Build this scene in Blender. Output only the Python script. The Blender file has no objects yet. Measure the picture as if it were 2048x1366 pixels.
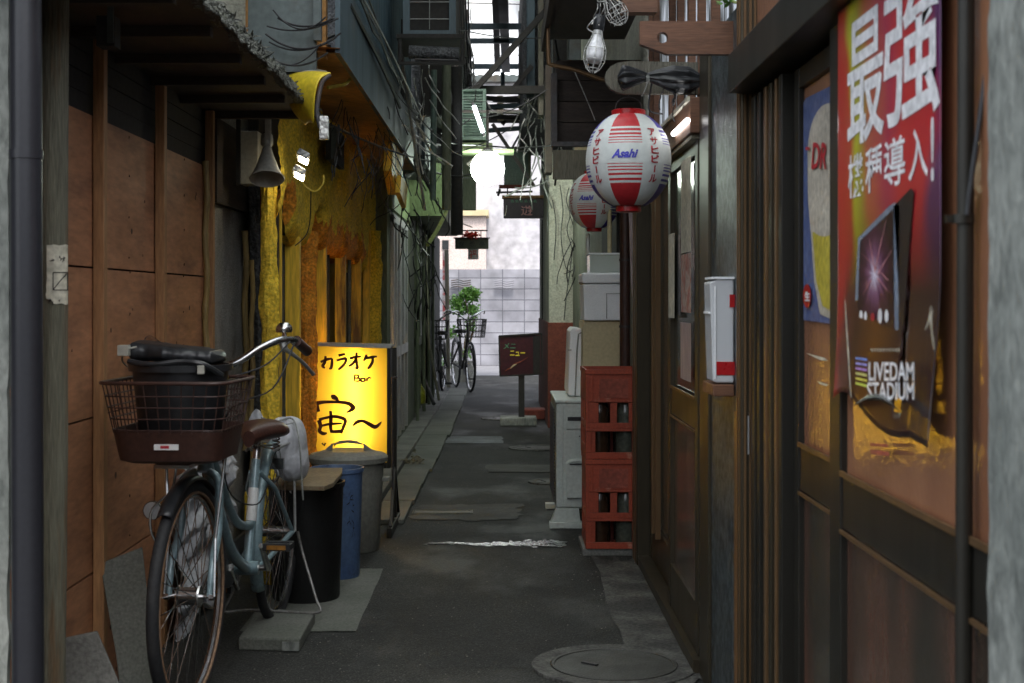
import bpy, bmesh, math, random
from math import pi, sin, cos, radians, sqrt
from mathutils import Vector, Matrix, noise

C = bpy.context.scene.collection
SC = bpy.context.scene
rnd = random.Random(7)

# ------------------------------------------------------------------ camera
F = 2850.0            # focal length in pixels of the 2048 wide photograph
EYE = 1.2
VX, VY = 1005.0, 600.0
cam = bpy.data.cameras.new('camera')
cam.sensor_width = 36.0
cam.lens = F / 2048 * 36.0
cam.shift_x = (1024 - VX) / 2048
cam.shift_y = -(683 - VY) / 2048
cam.clip_end = 500
cam.clip_start = 0.05
camo = bpy.data.objects.new('camera', cam)
C.objects.link(camo)
camo.location = (0, 0, EYE)
camo.rotation_euler = (radians(90), 0, 0)
SC.camera = camo
cam.dof.use_dof = True
cam.dof.focus_distance = 7.0
cam.dof.aperture_fstop = 8

# ------------------------------------------------------------------ light
EL, AZ = radians(60), radians(172)
w = bpy.data.worlds.new('World')
SC.world = w
w.use_nodes = True
nt = w.node_tree
bg = nt.nodes['Background']
sky = nt.nodes.new('ShaderNodeTexSky')
sky.sky_type = 'NISHITA'
sky.sun_disc = False
sky.sun_elevation = EL
sky.sun_rotation = AZ
sky.air_density = 1.0
sky.dust_density = 3.0
sky.ozone_density = 1.0
hsv = nt.nodes.new('ShaderNodeHueSaturation'); hsv.inputs['Saturation'].default_value = .4
nt.links.new(sky.outputs[0], hsv.inputs['Color']); nt.links.new(hsv.outputs[0], bg.inputs[0])
bg.inputs[1].default_value = 0.15
sun = bpy.data.lights.new('sun', 'SUN')
sun.energy = 1.3
sun.angle = radians(15)
sun.color = (1, .96, .9)
suno = bpy.data.objects.new('sun', sun)
C.objects.link(suno)
suno.rotation_euler = Vector((sin(AZ) * cos(EL), cos(AZ) * cos(EL), sin(EL))).to_track_quat('Z', 'Y').to_euler()
SC.view_settings.view_transform = 'Standard'
SC.view_settings.look = 'None'
SC.view_settings.exposure = 1.5
SC.view_settings.gamma = 1
SC.cycles.use_denoising = True
SC.cycles.max_bounces = 8
SC.cycles.diffuse_bounces = 5
SC.cycles.glossy_bounces = 4
SC.cycles.transmission_bounces = 5
SC.cycles.sample_clamp_indirect = 6
SC.cycles.caustics_reflective = False
SC.cycles.caustics_refractive = False

# ------------------------------------------------------------------ helpers
def P(px, py, Y): return Vector(((px - VX) * Y / F, Y, EYE - (py - VY) * Y / F))
def PX(px, Y): return (px - VX) * Y / F
def PZ(py, Y): return EYE - (py - VY) * Y / F
def YW(px, X): return X * F / (px - VX)      # distance at which a wall at X is seen at px

XF = {}
def thing(name, label, cat, loc=(0, 0, 0), rz=0, group=None, M=None):
    o = bpy.data.objects.new(name, None)
    C.objects.link(o)
    m = M if M is not None else Matrix.Translation(Vector(loc)) @ Matrix.Rotation(rz, 4, 'Z')
    o.matrix_world = m
    o.empty_display_size = .05
    XF[o.name] = m
    o['label'] = label
    o['category'] = cat
    if group: o['group'] = group
    return o
def tag(o, label, cat, group=None):
    o['label'] = label; o['category'] = cat
    if group: o['group'] = group
    return o
def struct(o):
    o['kind'] = 'structure'; return o
def lab(o, label):
    o['label'] = label; return o

class MB:
    def __init__(s): s.v = []; s.f = []; s.m = []; s.cur = 0; s.T = None
    def add(s, vs, fs):
        b = len(s.v)
        if s.T is not None: vs = [s.T @ Vector(q) for q in vs]
        s.v += [tuple(q) for q in vs]
        for f in fs:
            s.f.append([b + i for i in f]); s.m.append(s.cur)
        return s
    def box(s, x0, x1, y0, y1, z0, z1):
        return s.add([(x0,y0,z0),(x1,y0,z0),(x1,y1,z0),(x0,y1,z0),(x0,y0,z1),(x1,y0,z1),(x1,y1,z1),(x0,y1,z1)],
              [(0,3,2,1),(4,5,6,7),(0,1,5,4),(1,2,6,5),(2,3,7,6),(3,0,4,7)])
    def obox(s, c, d, R):
        hx, hy, hz = d[0]/2, d[1]/2, d[2]/2
        vs = [Vector(c) + R @ Vector((a*hx, b*hy, e*hz)) for e in (-1,1) for a, b in ((-1,-1),(1,-1),(1,1),(-1,1))]
        return s.add(vs, [(0,3,2,1),(4,5,6,7),(0,1,5,4),(1,2,6,5),(2,3,7,6),(3,0,4,7)])
    def beam(s, a, b, w, h, up=(0,0,1)):
        a, b = Vector(a), Vector(b)
        z = (b - a); L = z.length; z.normalize()
        x = Vector(up).cross(z)
        if x.length < 1e-4: x = Vector((1,0,0))
        x.normalize(); y = z.cross(x)
        R = Matrix((x, y, z)).transposed()
        return s.obox((a + b) / 2, (w, h, L), R)
    def quad(s, *p): return s.add(list(p), [tuple(range(len(p)))])
    def tube(s, pts, r, n=8, closed=False, caps=True):
        pts = [Vector(p) for p in pts]
        N = len(pts)
        rs = r if isinstance(r, (list, tuple)) else [r] * N
        tg = []
        for i in range(N):
            if closed: t = pts[(i+1) % N] - pts[i-1]
            else: t = pts[min(i+1, N-1)] - pts[max(i-1, 0)]
            tg.append(t.normalized() if t.length > 1e-9 else Vector((0,0,1)))
        u = tg[0].orthogonal().normalized()
        vs = []
        for i in range(N):
            u = (u - tg[i] * u.dot(tg[i]))
            if u.length < 1e-6: u = tg[i].orthogonal()
            u.normalize(); q = tg[i].cross(u)
            for k in range(n):
                a = 2*pi*k/n
                vs.append(pts[i] + (u*cos(a) + q*sin(a)) * rs[i])
        fs = []
        for i in range(N if closed else N-1):
            j = (i+1) % N
            for k in range(n):
                l = (k+1) % n
                fs.append((i*n+k, i*n+l, j*n+l, j*n+k))
        if caps and not closed:
            fs.append(tuple(range(n))[::-1]); fs.append(tuple((N-1)*n+k for k in range(n)))
        return s.add(vs, fs)
    def lathe(s, prof, c=(0,0,0), n=24, R=None, caps=True, a0=0, a1=2*pi):
        R = R or Matrix.Identity(3); c = Vector(c)
        full = abs(a1 - a0 - 2*pi) < 1e-6
        m = n if full else n + 1
        vs = [c + R @ Vector((r*cos(a0+(a1-a0)*k/n), r*sin(a0+(a1-a0)*k/n), z)) for r, z in prof for k in range(m)]
        fs = []
        for i in range(len(prof)-1):
            for k in range(n):
                l = (k+1) % m
                fs.append((i*m+k, i*m+l, (i+1)*m+l, (i+1)*m+k))
        if caps and full:
            if prof[0][0] > 1e-5: fs.append(tuple(range(m))[::-1])
            if prof[-1][0] > 1e-5: fs.append(tuple((len(prof)-1)*m+k for k in range(m)))
        return s.add(vs, fs)
    def prism(s, poly, ax, a, b):
        """poly: 2-D points in the two other axes (order xy, xz or yz); ax 'x','y','z'"""
        def mk(p, t):
            return {'x': (t, p[0], p[1]), 'y': (p[0], t, p[1]), 'z': (p[0], p[1], t)}[ax]
        n = len(poly)
        vs = [mk(p, a) for p in poly] + [mk(p, b) for p in poly]
        fs = [tuple(range(n))[::-1], tuple(range(n, 2*n))]
        for i in range(n):
            j = (i+1) % n
            fs.append((i, j, n+j, n+i))
        return s.add(vs, fs)
    def grid(s, fn, nu, nv, cu=False):
        vs = [fn(i/nu, j/nv) for j in range(nv+1) for i in range(nu + (0 if cu else 1))]
        m = nu if cu else nu+1
        fs = [(j*m+i, j*m+(i+1) % m, (j+1)*m+(i+1) % m, (j+1)*m+i) for j in range(nv) for i in range(nu)]
        return s.add(vs, fs)
    def build(s, name, mats, parent=None, local=False, smooth=False, bevel=0, solid=0):
        me = bpy.data.meshes.new(name)
        vs = s.v
        if parent is not None and not local:
            inv = XF[parent.name].inverted() if parent.name in XF else Matrix.Identity(4)
            vs = [tuple(inv @ Vector(q)) for q in vs]
        me.from_pydata(vs, [], s.f)
        if not isinstance(mats, (list, tuple)): mats = [mats]
        for m in mats: me.materials.append(m)
        for i, p in enumerate(me.polygons): p.material_index = min(s.m[i], len(mats)-1)
        bm = bmesh.new(); bm.from_mesh(me)
        bmesh.ops.recalc_face_normals(bm, faces=bm.faces)
        bm.to_mesh(me); bm.free()
        if smooth:
            me.shade_smooth()
            me.set_sharp_from_angle(angle=radians(40))
        o = bpy.data.objects.new(name, me)
        C.objects.link(o)
        if parent is not None:
            o.parent = parent
            XF[o.name] = XF.get(parent.name, Matrix.Identity(4))
        else: XF[o.name] = Matrix.Identity(4)
        if solid:
            md = o.modifiers.new('solid', 'SOLIDIFY'); md.thickness = solid; md.offset = 0
        if bevel:
            md = o.modifiers.new('bevel', 'BEVEL'); md.width = bevel; md.segments = 2
            md.limit_method = 'ANGLE'; md.angle_limit = radians(40)
        return o

def copy_tree(o, M=None, parent=None):
    c = o.copy(); C.objects.link(c)
    if parent: c.parent = parent
    if M is not None: c.matrix_world = M
    for ch in [q for q in o.children]:
        copy_tree(ch, None, c)
    XF[c.name] = M if M is not None else XF.get(o.name)
    return c

def fbm(x, y, z, o=4):
    return noise.fractal(Vector((x, y, z)), 1.0, 2.0, o)
def catmull(pts, k=6):
    pts = [Vector(p) for p in pts]; out = []
    n = len(pts)
    for i in range(n-1):
        p0, p1, p2, p3 = pts[max(i-1,0)], pts[i], pts[i+1], pts[min(i+2,n-1)]
        for j in range(k):
            t = j/k
            out.append(.5*((2*p1)+(-p0+p2)*t+(2*p0-5*p1+4*p2-p3)*t*t+(-p0+3*p1-3*p2+p3)*t**3))
    out.append(pts[-1]); return out

_TX = {}
def text_geo(s, extrude=0, weight=0, shear=0):
    key = (s, extrude, weight, shear)
    if key in _TX: return _TX[key]
    cu = bpy.data.curves.new('txt', 'FONT'); cu.body = s; cu.size = 1.0
    cu.offset = weight; cu.resolution_u = 3; cu.shear = shear
    ob = bpy.data.objects.new('txt', cu); C.objects.link(ob)
    dg = bpy.context.evaluated_depsgraph_get()
    me = bpy.data.meshes.new_from_object(ob.evaluated_get(dg))
    vs = [tuple(v.co) for v in me.vertices]; fs = [tuple(p.vertices) for p in me.polygons]
    bpy.data.objects.remove(ob); bpy.data.curves.remove(cu); bpy.data.meshes.remove(me)
    if vs:
        x0 = min(v[0] for v in vs); x1 = max(v[0] for v in vs)
        y0 = min(v[1] for v in vs); y1 = max(v[1] for v in vs)
        vs = [((v[0]-x0)/max(x1-x0,1e-6), (v[1]-y0)/max(y1-y0,1e-6)) for v in vs]
    _TX[key] = (vs, fs); return _TX[key]
def put_text(mb, s, fn, u0, u1, v0, v1, weight=0, shear=0):
    """text filling the rectangle (u0..u1, v0..v1); fn maps (u,v) to 3-D"""
    vs, fs = text_geo(s, 0, weight, shear)
    mb.add([fn(u0+(u1-u0)*a, v0+(v1-v0)*b) for a, b in vs], fs)
SWK = 1.0
def stroke(mb, pts, ws, fn, k=5):
    """brush stroke: flat ribbon of varying width in (u,v)"""
    q = catmull([(p[0], p[1], w_) for p, w_ in zip(pts, ws)], k)
    vs = []
    for i, p in enumerate(q):
        t = q[min(i+1, len(q)-1)] - q[max(i-1, 0)]
        t.z = 0
        if t.length < 1e-9: t = Vector((1,0,0))
        t.normalize(); nrm = Vector((-t.y, t.x, 0)) * p.z / 2 * SWK
        vs += [fn(p.x+nrm.x, p.y+nrm.y), fn(p.x-nrm.x, p.y-nrm.y)]
    fs = [(2*i, 2*i+1, 2*i+3, 2*i+2) for i in range(len(q)-1)]
    mb.add(vs, fs)

# ------------------------------------------------------------------ materials
def newmat(name):
    m = bpy.data.materials.new(name); m.use_nodes = True
    t = m.node_tree; b = t.nodes['Principled BSDF']
    return m, t, b
def nd(t, typ, **kw):
    n = t.nodes.new(typ)
    for k, v in kw.items(): setattr(n, k, v)
    return n
def mul(c, k): return tuple(min(1, x*k) for x in c[:3])
def rgb(c): return (c[0], c[1], c[2], 1)
def mat(name, col, rough=.6, metal=0, col2=None, scale=6, amt=.6, fine=60, famt=.25, bump=.1, bscale=None,
        stretch=(1,1,1), spec=.5, coat=0, contrast=(.35,.65), wscale=None, col3=None, s3=1.3, c3=(.55,.7)):
    m, t, b = newmat(name)
    L = t.links
    tc = nd(t, 'ShaderNodeTexCoord'); mp = nd(t, 'ShaderNodeMapping')
    mp.inputs['Scale'].default_value = stretch
    L.new(tc.outputs['Object'], mp.inputs[0])
    n1 = nd(t, 'ShaderNodeTexNoise'); n1.inputs['Scale'].default_value = scale
    n1.inputs['Detail'].default_value = 6; n1.inputs['Roughness'].default_value = .6
    L.new(mp.outputs[0], n1.inputs['Vector'])
    r1 = nd(t, 'ShaderNodeMapRange'); r1.inputs[1].default_value = contrast[0]; r1.inputs[2].default_value = contrast[1]
    r1.inputs[4].default_value = amt
    L.new(n1.outputs[0], r1.inputs[0])
    mx = nd(t, 'ShaderNodeMixRGB'); mx.inputs[1].default_value = rgb(col)
    mx.inputs[2].default_value = rgb(col2 or mul(col, .5))
    L.new(r1.outputs[0], mx.inputs[0])
    last = mx.outputs[0]
    if col3:
        n3 = nd(t, 'ShaderNodeTexNoise'); n3.inputs['Scale'].default_value = s3; n3.inputs['Detail'].default_value = 8
        n3.inputs['Roughness'].default_value = .65
        L.new(mp.outputs[0], n3.inputs['Vector'])
        r3 = nd(t, 'ShaderNodeMapRange'); r3.inputs[1].default_value = c3[0]; r3.inputs[2].default_value = c3[1]
        L.new(n3.outputs[0], r3.inputs[0])
        m3 = nd(t, 'ShaderNodeMixRGB'); m3.inputs[2].default_value = rgb(col3)
        L.new(r3.outputs[0], m3.inputs[0]); L.new(last, m3.inputs[1]); last = m3.outputs[0]
    n2 = nd(t, 'ShaderNodeTexNoise'); n2.inputs['Scale'].default_value = fine; n2.inputs['Detail'].default_value = 3
    L.new(mp.outputs[0], n2.inputs['Vector'])
    r2 = nd(t, 'ShaderNodeMapRange'); r2.inputs[1].default_value = .3; r2.inputs[2].default_value = .7
    r2.inputs[3].default_value = 1-famt; r2.inputs[4].default_value = 1+famt
    L.new(n2.outputs[0], r2.inputs[0])
    hs = nd(t, 'ShaderNodeMixRGB'); hs.blend_type = 'MULTIPLY'; hs.inputs[0].default_value = 1
    cb = nd(t, 'ShaderNodeCombineColor')
    for i in range(3): L.new(r2.outputs[0], cb.inputs[i])
    L.new(last, hs.inputs[1]); L.new(cb.outputs[0], hs.inputs[2])
    L.new(hs.outputs[0], b.inputs['Base Color'])
    rr = nd(t, 'ShaderNodeMapRange'); rr.inputs[3].default_value = max(.03, rough-.12); rr.inputs[4].default_value = min(1, rough+.12)
    L.new(n1.outputs[0], rr.inputs[0]); L.new(rr.outputs[0], b.inputs['Roughness'])
    b.inputs['Metallic'].default_value = metal
    b.inputs['Specular IOR Level'].default_value = spec
    b.inputs['Coat Weight'].default_value = coat
    b.inputs['Coat Roughness'].default_value = .15
    if bump:
        bp = nd(t, 'ShaderNodeBump'); bp.inputs['Strength'].default_value = min(1, bump*2); bp.inputs['Distance'].default_value = .01*bump*10
        if bscale:
            n4 = nd(t, 'ShaderNodeTexNoise'); n4.inputs['Scale'].default_value = bscale; n4.inputs['Detail'].default_value = 4
            L.new(mp.outputs[0], n4.inputs['Vector']); L.new(n4.outputs[0], bp.inputs['Height'])
        else: L.new(n2.outputs[0], bp.inputs['Height'])
        L.new(bp.outputs[0], b.inputs['Normal'])
    return m
def emit(name, col, s):
    m, t, b = newmat(name)
    b.inputs['Base Color'].default_value = rgb(mul(col, .8))
    b.inputs['Emission Color'].default_value = rgb(col); b.inputs['Emission Strength'].default_value = s
    return m

M = {}
def asphaltmat():
    m, t, b = newmat('asphalt'); L = t.links
    tc = nd(t, 'ShaderNodeTexCoord')
    def ns(sc, det=6, ro=.6, st=None):
        n = nd(t, 'ShaderNodeTexNoise'); n.inputs['Scale'].default_value = sc; n.inputs['Detail'].default_value = det; n.inputs['Roughness'].default_value = ro
        if st:
            mp = nd(t, 'ShaderNodeMapping'); mp.inputs['Scale'].default_value = st; L.new(tc.outputs['Object'], mp.inputs[0]); L.new(mp.outputs[0], n.inputs['Vector'])
        else: L.new(tc.outputs['Object'], n.inputs['Vector'])
        return n.outputs[0]
    def mr(x, a, b_, c, d):
        r = nd(t, 'ShaderNodeMapRange'); r.inputs[1].default_value = a; r.inputs[2].default_value = b_; r.inputs[3].default_value = c; r.inputs[4].default_value = d
        L.new(x, r.inputs[0]); return r.outputs[0]
    def mix(f, a, b_, mode='MIX'):
        x = nd(t, 'ShaderNodeMixRGB'); x.blend_type = mode
        for k, v in ((0, f), (1, a), (2, b_)):
            if isinstance(v, (tuple, float, int)): x.inputs[k].default_value = rgb(v) if isinstance(v, tuple) else v
            else: L.new(v, x.inputs[k])
        return x.outputs[0]
    big = ns(1.3, 7, .62); mid = ns(5, 8, .7); wet = ns(1.9, 6, .6, (1, .55, 1))
    c = mix(mr(big, .4, .62, 0, 1), (.039,.04,.035), (.02,.021,.0195))
    c = mix(mr(mid, .58, .78, 0, .45), c, (.055,.054,.045))
    c = mix(mr(ns(2.3, 9, .7), .6, .66, 0, .55), c, (.055,.047,.035))
    w_ = mr(wet, .5, .64, 0, 1)
    c = mix(w_, c, mix(.4, c, (.012,.013,.013)))
    v = nd(t, 'ShaderNodeTexVoronoi'); v.inputs['Scale'].default_value = 140; L.new(tc.outputs['Object'], v.inputs['Vector'])
    sp = mr(v.outputs['Distance'], .1, .55, 2.1, .5)
    v2 = nd(t, 'ShaderNodeTexVoronoi'); v2.inputs['Scale'].default_value = 45; L.new(tc.outputs['Object'], v2.inputs['Vector'])
    sp2 = mr(v2.outputs['Distance'], .05, .17, 3.2, 1)
    cc = nd(t, 'ShaderNodeVectorMath', operation='SCALE'); L.new(c, cc.inputs[0]); L.new(sp, cc.inputs['Scale'])
    c2 = nd(t, 'ShaderNodeVectorMath', operation='SCALE'); L.new(cc.outputs[0], c2.inputs[0]); L.new(sp2, c2.inputs['Scale'])
    L.new(c2.outputs[0], b.inputs['Base Color'])
    rr = mix(w_, (.78,.78,.78), (.56,.56,.56)); L.new(rr, b.inputs['Roughness']); b.inputs['Specular IOR Level'].default_value = .35
    hb = nd(t, 'ShaderNodeMath', operation='ADD'); L.new(v.outputs['Distance'], hb.inputs[0]); L.new(ns(60, 4), hb.inputs[1])
    bp = nd(t, 'ShaderNodeBump'); bp.inputs['Strength'].default_value = .55; bp.inputs['Distance'].default_value = .004
    L.new(hb.outputs[0], bp.inputs['Height']); L.new(bp.outputs[0], b.inputs['Normal'])
    return m
M['asphalt'] = asphaltmat()
M['concrete'] = mat('concrete', (.2,.2,.18), .85, col2=(.11,.11,.1), scale=4, amt=.9, fine=90, famt=.25, bump=.12)
M['concrete_old'] = mat('concrete_old', (.27,.285,.26), .9, col2=(.15,.165,.15), scale=5, amt=1, fine=60, famt=.25, bump=.16, stretch=(1,1,.5), col3=(.08,.09,.08), s3=11, c3=(.56,.7))
M['slab'] = mat('slab', (.15,.155,.135), .85, col2=(.1,.11,.09), scale=3, amt=.9, fine=120, famt=.25, bump=.1)
M['iron'] = mat('iron', (.06,.06,.054), .5, .3, col2=(.03,.03,.027), scale=9, fine=140, bump=.15)
M['ply'] = mat('ply', (.49,.23,.115), .6, col2=(.34,.155,.075), scale=2.2, amt=.9, fine=14, famt=.16, stretch=(1,1,5), bump=.03, col3=(.2,.09,.05), s3=1.4, c3=(.5,.7))
M['batten'] = mat('batten', (.4,.21,.09), .6, col2=(.25,.12,.05), scale=4, stretch=(3,3,.4), fine=40, bump=.05)
M['darkwood'] = mat('darkwood', (.045,.032,.024), .8, col2=(.02,.016,.014), scale=5, stretch=(1,.3,4), fine=40, bump=.1)
M['brownwood'] = mat('brownwood', (.17,.075,.038), .55, col2=(.09,.04,.02), scale=4, stretch=(.5,3,5), fine=40, bump=.06)
M['greywood'] = mat('greywood', (.19,.18,.14), .9, col2=(.09,.085,.07), scale=5, stretch=(3,3,.3), fine=60, bump=.25, col3=(.13,.09,.05), s3=3)
M['pole'] = mat('pole', (.16,.155,.11), .85, col2=(.07,.065,.045), scale=6, stretch=(4,4,.3), fine=60, bump=.2, col3=(.14,.08,.035), s3=3.2, c3=(.5,.62))
M['bark'] = mat('bark', (.27,.28,.24), .95, col2=(.09,.09,.08), scale=16, stretch=(2.5,.6,2.5), fine=80, famt=.5, bump=.5, col3=(.13,.15,.08), s3=6)
M['mortar'] = mat('mortar', (.38,.37,.34), .95, col2=(.17,.165,.15), scale=3.5, fine=150, famt=.35, bump=.25, col3=(.11,.1,.09), s3=2.2, c3=(.55,.72))
M['plaster'] = mat('plaster', (.5,.5,.42), .9, col2=(.36,.36,.3), scale=3, fine=70, bump=.15, col3=(.24,.25,.2), s3=2.6, c3=(.54,.72))
M['darkstone'] = mat('darkstone', (.1,.105,.11), .9, col2=(.04,.042,.05), scale=9, fine=60, famt=.5, bump=.35)
M['granite'] = mat('granite', (.075,.095,.1), .35, col2=(.02,.025,.03), scale=32, amt=1, contrast=(.42,.58), fine=160, famt=.4, bump=.12)
M['pipe'] = mat('pipe', (.02,.021,.026), .4, col2=(.014,.014,.018), scale=5, fine=90, famt=.1, bump=.02, coat=.1, col3=(.05,.05,.055), s3=9, c3=(.68,.74))
M['stucco'] = mat('stucco', (.88,.62,.05), .85, col2=(.62,.40,.03), scale=5, amt=.7, fine=70, famt=.35, bump=.25, bscale=60, col3=(.34,.2,.03), s3=3.4, c3=(.55,.78))
M['stucco_glow'] = mat('stucco_glow', (.85,.36,.03), .85, col2=(.6,.18,.015), scale=6, amt=.8, fine=70, famt=.4, bump=.28, bscale=60, col3=(.25,.08,.015), s3=5, c3=(.54,.72))  # warm glow round the arches put into the colour as orange-red pigment
M['yellowwood'] = mat('yellowwood', (.85,.55,.04), .5, col2=(.65,.36,.03), scale=5, stretch=(3,3,.3), fine=30, bump=.05, col3=(.16,.08,.02), s3=3, c3=(.56,.68))
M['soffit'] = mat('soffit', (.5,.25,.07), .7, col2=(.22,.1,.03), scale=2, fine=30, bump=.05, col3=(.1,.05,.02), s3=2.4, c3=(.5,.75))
M['bluesheet'] = mat('bluesheet', (.055,.092,.112), .5, col2=(.025,.042,.052), scale=2.5, fine=40, famt=.15, stretch=(2,2,.5), bump=.03, col3=(.12,.1,.08), s3=2, c3=(.6,.78))
M['greysheet'] = mat('greysheet', (.1,.125,.125), .5, col2=(.05,.065,.062), scale=3, amt=1, fine=40, famt=.15, bump=.03, col3=(.055,.045,.03), s3=2.6, c3=(.48,.66))
M['greenwall'] = mat('greenwall', (.14,.16,.11), .7, col2=(.07,.08,.055), scale=3, stretch=(2,2,.4), fine=40, bump=.06)
M['greenpaint'] = mat('greenpaint', (.22,.28,.14), .55, col2=(.1,.135,.065), scale=3, stretch=(2,2,.4), fine=30, bump=.05)
M['tealpaint'] = mat('tealpaint', (.13,.19,.16), .5, col2=(.07,.11,.09), scale=4, fine=30, bump=.03)
M['black'] = mat('black', (.016,.017,.019), .35, col2=(.03,.032,.035), scale=12, fine=60, bump=.02)
M['rubber'] = mat('rubber', (.012,.013,.015), .7, col2=(.03,.03,.03), scale=20, fine=100, bump=.08)
M['matteblack'] = mat('matteblack', (.018,.017,.016), .85, col2=(.035,.033,.03), scale=5, fine=40, bump=.05)
M['bronze'] = mat('bronze', (.06,.05,.032), .38, .55, col2=(.05,.04,.025), scale=3, stretch=(1,1,.2), fine=50, famt=.1, bump=.01)
M['bronzedark'] = mat('bronzedark', (.03,.028,.022), .4, .4, col2=(.018,.017,.014), scale=3, stretch=(1,1,.2), fine=50, famt=.1, bump=.01)
M['bronzelight'] = mat('bronzelight', (.2,.12,.06), .35, .5, col2=(.12,.07,.03), scale=3, stretch=(1,1,.2), fine=50, famt=.1, bump=.01)
M['steel'] = mat('steel', (.05,.055,.06), .6, .2, col2=(.1,.06,.04), scale=6, amt=.6, fine=60, bump=.08)
M['chrome'] = mat('chrome', (.6,.6,.6), .22, 1, col2=(.4,.38,.36), scale=12, fine=90, famt=.1, bump=.02)
M['dullsteel'] = mat('dullsteel', (.22,.22,.21), .45, .5, col2=(.12,.1,.08), scale=30, fine=90)
M['alu'] = mat('alu', (.5,.51,.5), .4, .7, col2=(.3,.3,.29), scale=8, fine=90, famt=.1, bump=.02)
M['bike'] = mat('bike', (.24,.34,.37), .35, .2, col2=(.18,.27,.3), scale=6, fine=90, famt=.15, bump=.02, coat=.4, col3=(.12,.1,.08), s3=18, c3=(.64,.72))
M['brownplastic'] = mat('brownplastic', (.055,.024,.017), .45, col2=(.035,.016,.012), scale=6, fine=60, bump=.03)
M['saddle'] = mat('saddle', (.07,.028,.02), .4, col2=(.04,.018,.014), scale=10, fine=120, bump=.06)
M['tan'] = mat('tan', (.3,.18,.1), .7, col2=(.18,.11,.07), scale=20, fine=90)
M['white'] = mat('white', (.74,.75,.74), .5, col2=(.55,.56,.54), scale=4, fine=50, famt=.08, bump=.02)
M['whitebag'] = mat('whitebag', (.62,.63,.66), .5, col2=(.42,.43,.47), scale=9, fine=50, famt=.15, bump=.25, bscale=22)
M['foam'] = mat('foam', (.88,.9,.91), .6, col2=(.74,.76,.77), scale=5, fine=160, famt=.06, bump=.05)
M['acwhite'] = mat('acwhite', (.55,.6,.56), .5, col2=(.42,.46,.43), scale=4, fine=60, famt=.1, bump=.02, col3=(.22,.2,.15), s3=6, c3=(.66,.78))
M['cream'] = mat('cream', (.56,.48,.29), .7, col2=(.44,.37,.22), scale=4, fine=60, famt=.1, bump=.04)
M['crate'] = mat('crate', (.34,.055,.022), .5, col2=(.22,.035,.015), scale=8, fine=90, famt=.2, bump=.05, col3=(.42,.2,.13), s3=14, c3=(.6,.74))
M['cratedark'] = mat('cratedark', (.16,.018,.01), .6, col2=(.08,.01,.006), scale=8, fine=90)
M['glassbrown'] = mat('glassbrown', (.04,.022,.012), .12, col2=(.02,.012,.008), scale=8, fine=40, bump=0)
M['trash'] = mat('trash', (.23,.23,.2), .65, col2=(.15,.15,.13), scale=5, fine=60, famt=.15, bump=.05, col3=(.11,.1,.085), s3=4, c3=(.55,.75))
M['binblack'] = mat('binblack', (.008,.008,.008), .5, scale=6, fine=60)
M['bluebin'] = mat('bluebin', (.1,.16,.27), .5, col2=(.03,.07,.2), scale=5, fine=60, famt=.15, bump=.04, col3=(.03,.04,.09), s3=9, c3=(.6,.68))
M['lidboard'] = mat('lidboard', (.22,.17,.1), .75, col2=(.14,.1,.06), scale=5, fine=60, bump=.08)
M['horn'] = mat('horn', (.45,.44,.38), .5, col2=(.3,.3,.25), scale=9, fine=60, famt=.15, bump=.03)
M['yellowmetal'] = mat('yellowmetal', (.72,.56,.03), .45, col2=(.55,.4,.03), scale=9, fine=60, famt=.15, bump=.03)
M['red'] = mat('red', (.42,.012,.015), .3, col2=(.4,.01,.012), scale=9, fine=60, famt=.1, bump=.01, coat=.3)
M['lanternwhite'] = mat('lanternwhite', (.72,.76,.74), .42, col2=(.62,.67,.65), scale=5, fine=60, famt=.05, bump=0)
M['lanternred'] = mat('lanternred', (.55,.03,.04), .45, col2=(.45,.025,.03), scale=5, fine=60, famt=.1, bump=0)
M['lanternblue'] = mat('lanternblue', (.07,.05,.35), .45, col2=(.05,.04,.28), scale=5, fine=60, famt=.1, bump=0)
M['inkred'] = mat('inkred', (.42,.02,.03), .5, scale=5, amt=.2, bump=0)
M['inkblue'] = mat('inkblue', (.06,.06,.5), .5, scale=5, amt=.2, bump=0)
M['inkwhite'] = mat('inkwhite', (.78,.78,.8), .4, scale=5, amt=.1, bump=0)
M['inkblack'] = mat('inkblack', (.012,.01,.012), .35, scale=5, amt=.2, bump=0)
M['inkbrown'] = mat('inkbrown', (.06,.012,.004), .6, scale=5, amt=.2, bump=0)
M['inkyellow'] = mat('inkyellow', (.75,.6,.05), .5, scale=5, amt=.2, bump=0)
M['inkgreen'] = mat('inkgreen', (.08,.25,.14), .5, scale=5, amt=.2, bump=0)
M['inkpink'] = mat('inkpink', (.6,.25,.27), .5, scale=5, amt=.2, bump=0)
M['maroon'] = mat('maroon', (.035,.008,.014), .35, col2=(.06,.01,.015), scale=3, fine=30, bump=.01)
M['purple'] = mat('purple', (.045,.02,.04), .5, col2=(.03,.014,.03), scale=3, fine=30, bump=.01)
M['redbrown'] = mat('redbrown', (.2,.05,.03), .8, col2=(.12,.032,.022), scale=5, fine=60, bump=.1)
M['pinkboard'] = mat('pinkboard', (.4,.31,.3), .6, col2=(.3,.23,.22), scale=3, stretch=(2,2,.4), fine=40, bump=.03)
M['pinkhouse'] = mat('pinkhouse', (.6,.5,.46), .9, col2=(.5,.42,.39), scale=3, fine=40, bump=.05)
M['whitehouse'] = mat('whitehouse', (.5,.49,.51), .9, col2=(.43,.42,.45), scale=.9, amt=1, fine=6, bump=.05, col3=(.37,.37,.4), s3=1.1, c3=(.5,.75))
M['paper'] = mat('paper', (.6,.57,.46), .8, col2=(.42,.4,.3), scale=18, fine=60, bump=.05)
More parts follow.
